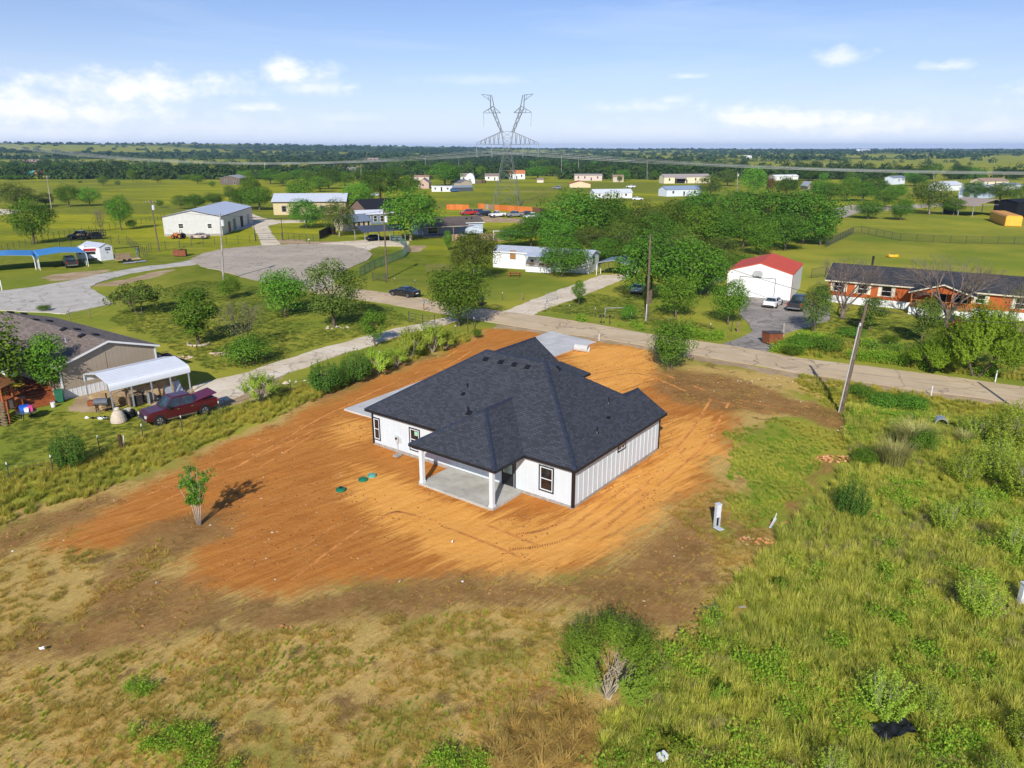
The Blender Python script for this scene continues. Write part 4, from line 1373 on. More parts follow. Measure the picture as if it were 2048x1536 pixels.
TREES = [
 ('oval', 110, 798, 666, 84, 'bushy oval tree with a light trunk growing beside the orange deck steps'),
 ('bright', -22, 812, 632, 190, 'big pale-leaved tree reaching in over the deck roof at the left edge'),
 ('spread', 283, 628, 560, 122, 'low wide mesquite with grey-green flat crown above the mobile home roof'),
 ('oval', 397, 687, 570, 98, 'upright willowy tree inside a ring of pale edging stones'),
 ('sparse', 492, 702, 598, 100, 'half-bare twiggy tree rising out of a dark green bush'),
 ('bright', 461, 598, 551, 46, 'small leafy tree beside the pale pole near the cul-de-sac'),
 ('green_round', 570, 632, 538, 100, 'rounded bright green tree, left of the taller olive oak'),
 ('olive', 668, 652, 516, 128, 'tall dark olive oak with a stone ring round its trunk'),
 ('oval', 751, 692, 618, 54, 'young upright tree at the edge of the white dirt driveway'),
 ('round', 918, 652, 525, 125, 'broad green tree standing at the road edge next to the pipe gate'),
 ('olive', 946, 560, 455, 98, 'dark olive tree behind the broad roadside tree, left of the white trailer'),
 ('oval', 896, 500, 458, 22, 'small round lollipop tree on the lawn before the low grey-brown house'),
 ('round', 822, 480, 376, 112, 'big pecan tree with thick pale trunk between black carport and low house'),
 ('deep', 614, 456, 394, 70, 'dark round multi-stem tree on the lawn beside the pipe fence'),
 ('olive', 679, 472, 398, 72, 'pale-blossomed tree with a stout light trunk next to the brown fence'),
 ('bright', 716, 425, 363, 68, 'bright green tree left of the black roof and right of the pale blue metal roof'),
 ('bright', 604, 405, 356, 66, 'bright green tree standing in front of the pale blue metal roof'),
 ('round', 519, 420, 370, 62, 'rounded tree left of the yellow house'),
 ('deep', 484, 418, 372, 46, 'dark tree directly behind the right end of the metal shed'),
 ('olive', 460, 400, 370, 30, 'dark bushy tree over the roof of the metal shed'),
 ('deep', 392, 418, 388, 46, 'dark scrubby tree behind the left slope of the metal shed roof'),
 ('olive', 362, 418, 388, 34, 'thin tree left of the metal shed and right of the transformer pole'),
 ('bright', 320, 415, 399, 16, 'small round bush alone in the pasture beside the transformer pole'),
 ('round', 68, 488, 392, 82, 'large leafy tree by the wire fence at the left, nearest the blue carports'),
 ('olive', 36, 418, 366, 78, 'wide dark tree at the far left edge of the pasture'),
 ('olive', 92, 412, 384, 44, 'dark tree just behind the bare power pole on the left'),
 ('round', 139, 413, 369, 46, 'round tree right of the leaning power pole in the pasture'),
 ('bright', 179, 412, 374, 46, 'airy pale-green tree on the right of a pair in the pasture'),
 ('round', 243, 460, 386, 44, 'narrow leaning tree beside the wire fence in the pasture'),
 ('olive', 221, 426, 398, 22, 'small companion tree left of the narrow leaning tree'),
 ('sparse', 203, 462, 418, 34, 'thin nearly bare sapling rising behind the black trailer'),
 ('bush', 264, 458, 436, 18, 'low green shrub on the wire fence right of the narrow leaning tree'),
 ('olive', 207, 372, 351, 22, 'dark round cedar standing alone in the far pasture'),
 ('olive', 236, 372, 360, 13, 'small dark tree right of the round cedar in the far pasture'),
 ('bright', 266, 364, 338, 22, 'bright upright tree in the far pasture'),
 ('olive', 315, 365, 350, 26, 'spreading thin tree in the far pasture near the fence line'),
 ('olive', 351, 358, 349, 22, 'low scrubby tree at the far edge of the pasture'),
 ('bright', 396, 368, 349, 28, 'pale tree left of the far brown house'),
 ('bright', 375, 360, 349, 26, 'pale bushy tree two trees left of the far brown house'),
 ('bright', 425, 374, 362, 16, 'low bush in front of the far brown house'),
 ('bright', 490, 362, 340, 34, 'pale tree against the right gable of the far brown house'),
 ('deep', 657, 378, 334, 56, 'dark dense tree left of the middle distance houses'),
 ('bright', 620, 366, 342, 44, 'pale yellow-green scrub tree left of the dark dense tree'),
 ('deep', 762, 402, 334, 74, 'large dark tree behind the black roof'),
 ('round', 817, 395, 349, 48, 'round yellow-green tree between the large dark tree and the white trailer field'),
 ('round', 890, 372, 326, 72, 'broad green tree behind the small white trailer'),
 ('bright', 962, 358, 333, 30, 'light green tree between two small white houses'),
 ('round', 1075, 358, 330, 46, 'round tree right of the power tower beyond the field'),
 ('deep', 1145, 348, 330, 30, 'dark tree left of the long pink trailer'),
 ('round', 1245, 362, 338, 30, 'round tree standing behind the small tan shed'),
 ('bright', 1239, 364, 351, 12, 'small bush in front of the small tan shed'),
 ('round', 1308, 360, 340, 18, 'small tree right of the bare light pole in the far field'),
 ('deep', 1222, 352, 331, 36, 'dark tree at the right end of the long pink trailer'),
 ('olive', 1420, 392, 348, 56, 'dark olive tree at the right end of the blue-roofed trailer'),
 ('bright', 1505, 392, 331, 52, 'tall bright green tree behind the dark grove'),
 ('rust_sm', 1540, 385, 350, 22, 'rust-coloured tree next to the tall bright green tree'),
 ('deep', 1572, 392, 352, 46, 'dark tree right of the rust-coloured tree'),
 ('round', 1660, 402, 362, 50, 'rounded tree right of the small grey barn'),
 ('bright', 1692, 402, 370, 44, 'bright tree on the far street, left of two dark trees'),
 ('deep', 1725, 402, 362, 52, 'dark tree on the far street'),
 ('round', 1735, 437, 398, 62, 'bushy tree at the near side of the far street, left one'),
 ('deep', 1801, 440, 394, 44, 'leafy bush-like tree at the near side of the far street, right one'),
 ('round', 1768, 415, 378, 46, 'round tree between the two bushes of the far street'),
 ('olive', 1859, 428, 358, 82, 'wide dark olive tree with a pale trunk in the far lawn'),
 ('round', 1906, 430, 393, 46, 'green tree left of the tan open shed'),
 ('deep', 1948, 396, 360, 46, 'dark tree left of the blue metal building'),
 ('bright', 1932, 398, 384, 16, 'small rounded shrub before the dark tree of the far yard'),
 ('cone', 1950, 400, 384, 12, 'small pointed shrub before the dark tree of the far yard'),
 ('round', 2000, 402, 364, 64, 'broad tree behind the open shed'),
 ('olive', 2040, 418, 366, 44, 'olive tree at the right edge behind the black shed'),
 ('bright', 503, 398, 350, 44, 'pale tree left of the rounded tree beside the yellow house'),
 ('deep', 541, 368, 336, 40, 'dark tree over the left end of the pale blue metal roof'),
 ('bright', 566, 372, 342, 40, 'pale scrub tree behind the pale blue metal roof, left part'),
 ('round', 600, 362, 338, 42, 'green tree far behind the middle of the pale blue metal roof'),
 ('bright', 640, 384, 352, 46, 'pale tree behind the right end of the pale blue metal roof'),
 ('bright', 690, 372, 344, 46, 'pale spreading tree between the two dark dense trees'),
 ('round', 720, 360, 334, 40, 'green tree behind and left of the large dark tree'),
 ('deep', 795, 358, 330, 44, 'dark tree behind and right of the large dark tree'),
 ('deep', 840, 352, 326, 40, 'dark tree behind the pale house with the reddish roof'),
 ('round', 930, 350, 328, 36, 'green tree behind the white house with the taupe roof'),
 ('deep', 1000, 346, 326, 34, 'dark tree just behind the power tower'),
 ('round', 1100, 352, 330, 36, 'green tree left of the tall pole near the pinkish mobile home'),
 ('deep', 1185, 346, 328, 36, 'dark tree behind the middle of the pinkish mobile home'),
 ('round', 1275, 352, 332, 34, 'green tree left of the pale pole by the cream house'),
 ('deep', 1345, 350, 330, 40, 'dark tree behind the left end of the cream house'),
 ('round', 1390, 350, 330, 40, 'green tree behind the right end of the cream house'),
 ('olive', 1455, 372, 338, 48, 'olive tree between the cream house and the tall bright green tree'),
 ('deep', 1620, 362, 330, 44, 'dark tree behind the small grey barn'),
 ('round', 1640, 395, 358, 50, 'green tree in front of the small grey barn, at its right'),
 ('bright', 1700, 382, 352, 44, 'bright tree of the cluster behind the far street'),
 ('deep', 1750, 386, 354, 50, 'dark tree of the cluster behind the far street, near the small white shed'),
 ('round', 1790, 400, 366, 44, 'green tree in front of the small white shed by the hedgerow'),
 ('deep', 1830, 372, 348, 44, 'dark tree right of the small white shed by the hedgerow'),
 ('round', 430, 412, 384, 40, 'green scrubby tree behind the metal shed roof, right of the dark one'),
 ('deep', 1062, 492, 434, 84, 'dark tree directly behind the left roof of the white trailer'),
 ('deep', 1140, 492, 373, 130, 'tall dark crown, leftmost peak of the central grove'),
 ('round', 1115, 505, 440, 80, 'tree behind the white trailer, below the leftmost peak of the grove'),
 ('deep', 1215, 490, 382, 100, 'dark crown, second from the left along the grove top'),
 ('olive', 1180, 510, 448, 70, 'olive tree behind the trailer porch tree'),
 ('olive', 1290, 480, 402, 96, 'olive crown with yellowish top in the middle of the grove'),
 ('olive', 1240, 520, 440, 80, 'olive tree behind the trailer end gable'),
 ('round', 1345, 470, 396, 82, 'green crown in the upper middle of the grove'),
 ('deep', 1395, 460, 380, 96, 'dark crown behind the speckled tree in the grove'),
 ('bright', 1400, 500, 412, 96, 'pale-speckled crown in front of the grove'),
 ('deep', 1468, 470, 374, 96, 'dark crown left of the grove broad right end'),
 ('deep', 1530, 480, 372, 122, 'large dark crown of the grove, left half of its right end'),
 ('deep', 1606, 486, 376, 132, 'large dark crown closing the right end of the grove'),
 ('round', 1520, 510, 440, 70, 'lower tree under the large dark crowns, behind the red roof'),
 ('olive', 1440, 530, 470, 76, 'brownish green tree between the grove and the red-roofed garage'),
 ('bush', 1478, 532, 505, 62, 'low bush behind the left eave of the red-roofed garage'),
 ('deep', 1640, 490, 420, 60, 'small dark tree at the right edge of the grove'),
 ('deep', 1330, 540, 470, 90, 'dark tree behind the roadside grove'),
 ('deep', 1085, 470, 420, 70, 'dark tree at the upper left end of the central grove'),
 ('round', 1250, 505, 428, 90, 'green tree low in the middle of the central grove'),
 ('deep', 1310, 505, 420, 90, 'dark tree low in the central grove, right of the middle'),
 ('olive', 1365, 545, 455, 80, 'olive tree low in the central grove, behind the tall brown pole'),
 ('deep', 1430, 500, 420, 90, 'dark tree behind the pale-speckled crown'),
 ('round', 1485, 495, 415, 80, 'green tree before the dark crowns, left of the red roof ridge'),
 ('deep', 1570, 500, 425, 90, 'dark tree low at the right end of the central grove'),
 ('olive', 1445, 560, 500, 60, 'small olive tree beside the left wall of the red-roofed garage'),
 ('deep', 1210, 522, 470, 70, 'dark tree between the trailer gable and the arched carport'),
 ('deep', 1290, 535, 470, 90, 'dark tree behind the arched carport'),
 ('deep', 1020, 492, 452, 54, 'dark tree behind the middle of the white trailer roof'),
 ('deep', 1126, 552, 468, 98, 'dark bushy tree in front of the white trailer, right of its porch'),
 ('deep', 1300, 605, 460, 132, 'large tree of the roadside grove, behind the tall brown pole'),
 ('round', 1375, 600, 470, 118, 'large tree of the roadside grove, right of the tall brown pole'),
 ('round', 1415, 590, 500, 80, 'green tree at the right end of the roadside grove'),
 ('bright', 1352, 634, 552, 80, 'small multi-stem tree in front of the roadside grove'),
 ('oval', 1157, 610, 560, 28, 'narrow upright evergreen beside the white trailer driveway'),
 ('bush', 1260, 642, 604, 34, 'dark shrub left of the tall brown pole base'),
 ('round', 1456, 648, 553, 68, 'neat round pear tree in front of the red-roofed garage'),
 ('olive', 1627, 668, 560, 60, 'oval brownish pear tree right of the dark pickup'),
 ('bare', 1685, 634, 506, 150, 'bare grey tree in front of the left end of the orange home'),
 ('bare', 1892, 652, 490, 180, 'large bare grey tree in front of the orange home porch'),
 ('sparse', 2018, 672, 555, 50, 'small half-bare tree by the right windows of the orange home'),
 ('thin_round', 1738, 660, 588, 62, 'thin-leaved young tree behind the leaning grey pole'),
 ('thin_round', 1842, 688, 596, 62, 'thin-leaved tree left of the bright feathery tree'),
 ('feather', 1950, 752, 600, 156, 'large bright feathery tree at the road on the right'),
 ('feather', 1862, 742, 676, 96, 'lower feathery bush joined to the left of the large feathery tree'),
 ('round', 1342, 738, 632, 92, 'dense round tree alone at the near road edge by the orange soil'),
]
_alias = {'green_round': ('bright', 'green'), 'rust_sm': ('bright', 'rust'), 'thin_round': ('oval', 'olive')}
for k_, px, py, ty, wd, lab in TREES:
 cm = None
 if k_ in _alias:
  k_, cm = _alias[k_]
  cm = LEAF[cm]
 tm = m_pale_bark if ('pale trunk' in lab or 'light trunk' in lab) else None
 tcat = 'tree'
 if any(q in lab for q in ('bush alone', 'low green shrub', 'low bush', 'small bush', 'dark shrub', 'shrub before', 'lower feathery bush')):
  tcat = 'bush'
 plant(k_, px, py, ty, wd, lab, tcat, None, 'bush' if tcat == 'bush' else None, 1.0, cm, tm)
BUSHES = [
 ('bush', 500, 728, 664, 94, 'dense dark green bush under the half-bare twiggy tree'),
 ('bac', 523, 806, 738, 72, 'pale spiky bush beside the white dirt drive, nearest the maroon pickup'),
 ('cedar', 652, 784, 706, 66, 'spreading cedar bush at the edge of the orange soil, left of a dark one'),
 ('cedar', 678, 774, 722, 44, 'small cedar bush squeezed between two larger bushes'),
 ('cedar', 712, 762, 690, 66, 'dark bushy cedar at the edge of the orange soil'),
 ('bac', 755, 748, 692, 62, 'feathery grey-green bush right of the dark cedar'),
 ('bac', 792, 735, 692, 46, 'feathery bush in the middle of the hedge row by the orange soil'),
 ('bush', 836, 712, 680, 34, 'small dark bush inside the feathery hedge row'),
 ('bac', 822, 715, 650, 60, 'tall feathery bush of the hedge row nearest the pipe gate'),
 ('bac', 866, 704, 640, 66, 'tallest feathery bush at the right of the hedge row'),
 ('bac', 892, 696, 656, 46, 'last feathery bush at the right end of the hedge row'),
 ('cedar', 142, 934, 848, 66, 'dark spiky young cedar in the grass below the maroon pickup'),
 ('bush', 955, 676, 655, 18, 'low bush near the two thin sapling stakes'),
 ('cedar', 1700, 1034, 944, 66, 'dark green bush alone in the middle of the tall grass'),
 ('bush', 1724, 930, 890, 46, 'bright low bush near the rubble heap'),
 ('bush', 1846, 906, 855, 58, 'deep green bush between two pampas clumps'),
 ('reed', 1784, 938, 868, 84, 'near pampas grass clump in the ditch'),
 ('reed', 1826, 895, 832, 96, 'far pampas grass clump in the ditch, closest to the culvert'),
 ('reed', 1925, 890, 850, 44, 'dry straw-coloured grass clump right of the culvert'),
 ('bush', 1776, 806, 770, 70, 'bright green weed bush by the road, right of the leaning pole'),
 ('bush', 1822, 812, 774, 66, 'bright green weed bush under the white road marker'),
 ('bush', 1720, 790, 764, 50, 'low weed bush right behind the leaning grey pole'),
 ('wand', 1955, 880, 812, 90, 'leafy wand bush left of the tall thicket at the right edge'),
 ('wand', 2010, 900, 790, 110, 'tall wand bush of the thicket at the right edge'),
 ('wand', 2060, 880, 780, 110, 'tallest wand bush cut by the right edge beside the road'),
 ('wand', 1990, 960, 850, 110, 'broad wand bush in the middle of the right thicket'),
 ('wand', 2045, 1000, 880, 110, 'wand bush cut by the right edge, below the tall thicket'),
 ('wand', 1925, 965, 890, 84, 'wand bush left of the right thicket, above the yellow grass'),
 ('wand', 1890, 1062, 985, 80, 'loose wand bush standing in the yellow grass'),
 ('wand', 1950, 1040, 970, 74, 'wand bush below the middle of the right thicket'),
 ('wand', 2030, 1115, 1020, 88, 'wand bush with a dark shadow at its left, right edge'),
 ('wand', 1955, 1235, 1128, 104, 'round wand bush beside the dry grey brush, left of the white box'),
 ('wand', 1765, 1425, 1330, 130, 'low wand bush at the bottom, above the black tarp'),
 ('wand', 1860, 1440, 1350, 90, 'wand bush right of the black tarp'),
 ('wand', 1660, 1580, 1480, 90, 'wand bush cut by the bottom edge, left of the tarp'),
 ('wand', 2050, 1500, 1400, 90, 'wand bush in the bottom right corner'),
 ('wand', 2010, 1590, 1490, 100, 'wand bush cut by the bottom edge at the right corner'),
 ('weed', 1440, 1395, 1362, 60, 'bright leafy weed patch right of the big foreground bush'),
 ('weed', 1350, 1500, 1468, 80, 'broad-leaved weed patch at the bottom, above the white box'),
 ('weed', 1560, 1180, 1152, 44, 'small dark green weed clump in the middle of the tall grass'),
 ('bush', 1780, 690, 668, 36, 'clipped grey-green shrub on the lawn of the orange home'),
 ('bush', 1700, 672, 650, 52, 'wild shrub left of the leaning grey pole on the lawn edge'),
 ('bush', 1600, 700, 668, 60, 'orange-tinged wild bush behind the brown dumpster'),
 ('bush', 1650, 705, 672, 60, 'wild green bush on the road verge right of the dumpster'),
 ('bush', 1585, 712, 690, 40, 'low weedy bush at the road verge, close to the dumpster'),
 ('bac', 458, 452, 432, 16, 'pale bush beside the gate post of the shed drive'),
 ('bush', 89, 622, 608, 24, 'small plant showing above the mobile home ridge'),
]
for k_, px, py, ty, wd, lab in BUSHES:
 cat = 'grass clump' if k_ == 'reed' else 'bush'
 plant(k_, px, py, ty, wd, lab, cat)
X_, Y_ = G(1216, 1392)
fb = thing('willow_bush', 'large bright green bush with bare pale branches in the foreground', 'bush', (X_, Y_, 0))
_r = np.random.default_rng(5)
link('foliage', lobed_spray('wand_foliage', LEAF['bac'], 402, 3.5, 4.35, 26, 34, 30, .10, .27, True), fb)
link('stem', wand_mesh('pale_stems', m_stem, 401, 3.0, 3.6, 17, .030), fb)
X_, Y_ = G(398, 1047)
sp = thing('sapling', 'young multi-stem sapling with whitish stems on bare brown soil', 'tree', (X_, Y_, float(gz(X_, Y_))))
mb = MB()
CC, NN = [], []
r = np.random.default_rng(77)
for k, (dx, dy, hh) in enumerate(((-.45, .1, 3.2), (-.05, -.05, 3.9), (.22, .1, 3.6), (.72, .0, 3.45), (.45, -.25, 2.9), (-.25, .3, 3.4), (-.75, -.1, 2.6))):
 b = np.array((dx * .12, dy * .12, -.05))
 m_ = np.array((dx * .36, dy * .36, 1.35))
 e = np.array((dx * 1.15, dy * 1.3, hh * 1.06))
 mb.path([b, m_, (m_ + e) / 2 + np.array((dx * .12, dy * .1, 0)), e], [.032, .024, .014, .004], 6)
 for q in range(7):
  s = r.uniform(.0, .95)
  p = m_ + (e - m_) * s
  d = np.array((r.normal() * .32, r.normal() * .32, r.uniform(.1, .5)))
  mb.path([p, p + d * .5, p + d], [.010, .007, .003], 4, cap=False)
  n_ = 75
  P = p + d * r.uniform(.1, 1.1, n_)[:, None] + r.normal(size=(n_, 3)) * .075
  CC.append(P)
  NN.append(rdir(r, n_) + np.array((0, 0, .3)))
CC, NN = np.concatenate(CC), np.concatenate(NN)
NN /= np.linalg.norm(NN, axis=1)[:, None]
V_, F_ = leaf_quads(r, CC, NN, .11 * r.uniform(.7, 1.3, len(CC)), .6)
link('crown', mesh_np('sapling_leaves', V_, F_, LEAF['green'], {'tint': r.random(len(CC))}), sp)
mb.build('trunk', M('white_bark', (.48, .42, .35), .9, .1, var=.2, scale=6), sp, smooth=True)
def belt_tree(px, py, h, w, kind_, lab, grp, dark=None):
 X, Y = G(px, py)
 pr = PROTO[kind_]
 k = _used.get(kind_, 0)
 _used[kind_] = k + 1
 crown, trunk, h0, w0 = pr[k % len(pr)]
 t = thing('tree', lab, 'tree', (X, Y, float(gz(X, Y)) - .2), random.uniform(0, 6.3), grp, (w / w0, w / w0, h / h0))
 link('crown', crown, t)
rr = random.Random(3)
BELTS = [  # (x0, x1, row0, row1, count, height lo, hi, label)
 (0, 340, 330, 347, 34, 6, 10, 'dark tree in the wooded belt beyond the yellow pasture'),
 (330, 560, 334, 344, 16, 5, 9, 'dark tree in the wooded belt left of the far brown house'),
 (520, 700, 338, 352, 14, 5, 9, 'tree in the scrubby belt right of the far brown house'),
 (640, 1000, 326, 342, 30, 6, 11, 'tree in the wooded belt behind the far white houses'),
 (1040, 1340, 326, 342, 30, 6, 11, 'tree in the wooded belt right of the power tower'),
 (1340, 1640, 332, 352, 26, 6, 10, 'tree in the wooded belt behind the cream house'),
 (1600, 1790, 352, 368, 16, 5, 9, 'tree in the hedgerow left of the open green fields'),
 (1810, 2060, 346, 360, 24, 6, 10, 'tree in the hedgerow below the open green fields'),
]
for bi, (x0, x1, y0, y1, n, h0, h1, lab) in enumerate(BELTS):
 for i in range(n):
  belt_tree(rr.uniform(x0, x1), y0 + (y1 - y0) * rr.random() ** .8, rr.uniform(h0, h1), rr.uniform(8, 13) if h0 > 5 else rr.uniform(6, 10),
                  rr.choice(['far', 'far', 'far2']), lab, lab.replace('dark tree', 'trees').replace('tree in', 'trees in', 1) if lab.startswith('tree') else lab.replace('dark tree', 'dark trees'))
LONE = [(1710, 349, 7, 13, 'wide dark tree left of a taller one on the near green field'), (1738, 345, 9, 13, 'tallest dark tree of the row on the near green field'),
  (1795, 348, 8, 12, 'leaning dark tree right of a smaller one, low on the green field'), (1775, 345, 6, 9, 'small dark tree touching the leaning one low on the green field'),
  (1818, 316, 7, 11, 'dark tree high on the green field, lower left of its neighbour'), (1835, 310, 6, 10, 'dark tree highest up on the green field'),
  (1885, 318, 6, 7, 'small pale tree left of a tiny one on the green field'), (1923, 318, 7, 12, 'round dark tree alone in the middle of the far green field'),
  (1980, 324, 5, 7, 'small low tree furthest right on the green field'), (1900, 319, 3, 3, 'tiny tree between a pale one and the round dark one on the green field'),
  (1600, 338, 8, 14, 'first tree from the left of the line along the yellow field'), (1635, 336, 8, 14, 'second tree from the left of the line along the yellow field'),
  (1665, 338, 7, 14, 'third tree from the left of the line along the yellow field'), (1690, 336, 8, 14, 'fourth tree from the left of the line along the yellow field')]
for px, py, h, w, lab in LONE:
 belt_tree(px, py, h, w, 'far', lab, 'lone trees on the open fields')
SCRUB = [(110, 352, 4, 9, 'low scrub tree right of the left-edge tower base'), (160, 366, 2, 3, 'tiny bush alone in the middle of the yellow pasture'), (180, 356, 3, 4, 'tiny bush at the top of the yellow pasture'),
         (290, 352, 3, 5, 'small scrub between the bright upright tree and the spreading thin tree'), (205, 356, 3, 9, 'pale scrub just behind the dark round cedar'), (30, 360, 4, 16, 'wide pale scrub at the left edge below the tower'),
         (335, 356, 3, 7, 'low scrub right of the spreading thin tree'), (440, 344, 5, 12, 'scrub tree right behind the far brown house roof')]
for px, py, h, w, lab in SCRUB:
 belt_tree(px, py, h, w, 'far2', lab, 'scrub trees on the pasture')
def far_woods():
 """the wooded country beyond: too far and too many to tell apart"""
 r = np.random.default_rng(8)
 n = 13000
 Y = 560 + (r.random(n) ** 1.9) * 5200
 X = (r.random(n) * 2 - 1) * (Y * .86 + 100)
 dens = fbm(X / 260, Y / 150, 51, 3)
 opn = np.clip(sstep(fbm(X / 700, Y / 330, 91, 3), .5, .62) + sstep(X, 150, 420) * sstep(Y, 420, 520) * (1 - sstep(Y, 1500, 2600)) *
                  sstep(fbm(X / 500, Y / 160, 97, 3), .3, .45), 0, 1)
 keep = (dens > .40 - .08 * (X < 0)) & (r.random(n) > opn * .93)
 X, Y = X[keep], Y[keep]
 Z = gz(X, Y)
 VV, FF, TT, base = [], [], [], 0
 for near in (True, False):
  q = (Y < 1400) == near
  x, y = X[q], Y[q]
  n, kq, lf = len(x), 64 if near else 22, .34 if near else .75
  d = rdir(r, n * kq).reshape(n, kq, 3)
  d[..., 2] = np.abs(d[..., 2])
  sz = r.uniform(3.6, 7.5, n) if near else r.uniform(5, 9, n) * 1.2
  hh = r.uniform(4.5, 9.5, n)
  C = np.stack([x, y, gz(x, y)], -1)[:, None, :] + d * np.stack([sz, sz, hh], -1)[:, None, :] * r.uniform(.6, 1.05, (n, kq, 1))
  C = C.reshape(-1, 3)
  Nn = d.reshape(-1, 3) + rdir(r, n * kq) * .5
  Nn /= np.linalg.norm(Nn, axis=1)[:, None]
  V, F = leaf_quads(r, C, Nn, np.repeat(sz, kq) * lf, .8)
  VV.append(V)
  FF.append(F + base)
  base += len(V)
  TT.append(np.clip(np.repeat(r.random(n), kq) * .6 + r.random(n * kq) * .4, 0, 1))
 V, F, tint = np.concatenate(VV), np.concatenate(FF), np.concatenate(TT)
 o = link('far_woods', mesh_np('far_woods', V, F, LEAF['far'], {'tint': tint}))
 kind(o, 'stuff')
 o['label'] = 'dark wooded country stretching to the horizon'
far_woods()
# ================================================================== OTHER BUILDINGS
def frame(A, B):
 """front base line from pixel A to pixel B -> origin, heading, length"""
 a, b = np.array(G(*A)), np.array(G(*B))
 d = b - a
 return a, atan2(d[1], d[0]), float(np.linalg.norm(d))
def local(t_or, rz, px, py, z=0.0):
 """pixel (at height z) in a building's own frame"""
 q = np.array(G(px, py, z)) - t_or
 return q[0] * cos(rz) + q[1] * sin(rz), -q[0] * sin(rz) + q[1] * cos(rz)
def on_front(t_or, rz, px, py, y=0.0):
 """pixel on the front wall plane y -> (s, z)"""
 x = (px - 1024) / F_PX
 yy = -(py - 768) / F_PX
 r = np.array([x, CP + SP * yy, -SP + CP * yy])
 n = np.array([-sin(rz), cos(rz)])
 o = t_or + n * y
 t = float(n @ o) / float(n @ r[:2])
 p = r * t
 q = p[:2] - t_or
 return q[0] * cos(rz) + q[1] * sin(rz), p[2] + CAM_H
def gable(parent, x0, x1, y0, y1, h, rise, ridge, mw, mr, over=.3, z0=0.0, th=.1, walls=True, uv=False, names=('wall', 'roof'), trim=None, faces='fblr'):
 if walls:
  mb = MB()
  mb.box(x0, y0, z0, x1, y1, h)
  if ridge == 'x':
   for xx in (x0, x1):
    mb.extr([(y0, h), (y1, h), ((y0 + y1) / 2, h + rise)], 'x', xx - (0 if xx == x0 else .06), xx + (.06 if xx == x0 else 0))
  else:
   for yy in (y0, y1):
    mb.extr([(x0, h), (x1, h), ((x0 + x1) / 2, h + rise)], 'y', yy - (0 if yy == y0 else .06), yy + (.06 if yy == y0 else 0))
  mb.build(names[0], mw, parent)
 mb = MB()
 if ridge == 'x':
  half = (y1 - y0) / 2
  s = rise / half
  ym, zr = (y0 + y1) / 2, h + rise + .04
  a, b = x0 - over, x1 + over
  e0, e1, ze = y0 - over, y1 + over, h + .04 - over * s
  mb.slab([(a, e0, ze), (b, e0, ze), (b, ym, zr), (a, ym, zr)], th)
  mb.slab([(a, ym, zr), (b, ym, zr), (b, e1, ze), (a, e1, ze)], th)
  lines = [((a, e0, ze), (b, e0, ze)), ((b, e0, ze), (b, ym, zr)), ((b, ym, zr), (b, e1, ze)), ((a, ym, zr), (a, e0, ze))]
 else:
  half = (x1 - x0) / 2
  s = rise / half
  xm, zr = (x0 + x1) / 2, h + rise + .04
  a, b = y0 - over, y1 + over
  e0, e1, ze = x0 - over, x1 + over, h + .04 - over * s
  mb.slab([(e0, b, ze), (e0, a, ze), (xm, a, zr), (xm, b, zr)], th)
  mb.slab([(e1, a, ze), (e1, b, ze), (xm, b, zr), (xm, a, zr)], th)
  lines = [((e0, a, ze), (xm, a, zr)), ((xm, a, zr), (e1, a, ze)), ((e1, a, ze), (e1, b, ze)), ((e0, b, ze), (e0, a, ze))]
 r = mb.build(names[1], mr, parent)
 if uv:
  set_uv(r)
 if trim is not None:
  for p, q in lines:
   m_ = MB()
   fascia(m_, p, q, .18, .03)
   m_.build('fascia', trim, parent)
 return r
def opening(parent, face, s0, s1, z0, z1, dims, mf, mp, name='window', fr=.07, bars=1, shutters=None, out=.03):
 """a window or door in one of the walls; dims = (x0, x1, y0, y1)"""
 x0, x1, y0, y1 = dims
 def bx(mb, a0, a1, b0, b1, o0, o1, mi=0):
  if face == 'f':
   mb.box(a0, y0 - o1, b0, a1, y0 - o0, b1, mi)
  elif face == 'r':
   mb.box(x1 + o0, a0, b0, x1 + o1, a1, b1, mi)
  elif face == 'l':
   mb.box(x0 - o1, a0, b0, x0 - o0, a1, b1, mi)
 m_ = MB()
 for (a0, a1, b0, b1) in ((s0, s1, z0, z0 + fr), (s0, s1, z1 - fr, z1), (s0, s0 + fr, z0 + fr, z1 - fr), (s1 - fr, s1, z0 + fr, z1 - fr)):
  bx(m_, a0, a1, b0, b1, -.02, out)
 if bars:
  zm = (z0 + z1) / 2
  bx(m_, s0 + fr, s1 - fr, zm - .03, zm + .03, -.02, out - .006)
 w = m_.build(name, mf, parent)
 g = MB()
 bx(g, s0 + fr, s1 - fr, z0 + fr, z1 - fr, -.02, .012)
 g.build('pane', mp, w)
 if shutters is not None:
  for a in (s0 - .42, s1 + .04):
   g = MB()
   bx(g, a, a + .38, z0 - .05, z1 + .05, -.02, out + .01)
   g.build('shutter', shutters, w)
 return w
m_trimw = M('trim_white', (.80, .80, .78), .55, .3, var=.04)
m_alum = M('dull_aluminium', (.52, .54, .57), .4, .5, .5, var=.1)
m_dark = M('dark_opening', (.015, .014, .013), .7, .2)
m_wood = M('weathered_wood', (.27, .19, .12), .9, .15, var=.3, scale=2)
m_brownwood = M('brown_fence_wood', (.10, .055, .03), .9, .15, var=.3, scale=2)
m_orangewood = M('orange_stained_wood', (.50, .155, .035), .8, .2, var=.22, scale=2)
m_redwood = M('redwood_stain', (.36, .105, .035), .75, .25, var=.25, scale=2)
m_tarwood = M('dark_stain', (.05, .04, .035), .85, .2, var=.2)
m_ply = M('plywood', (.50, .34, .18), .85, .15, var=.18, scale=1.5)
m_roofw = M_ribbed('white_metal_roof', (.66, .70, .76), .3, 'x', .35, .06, .2)
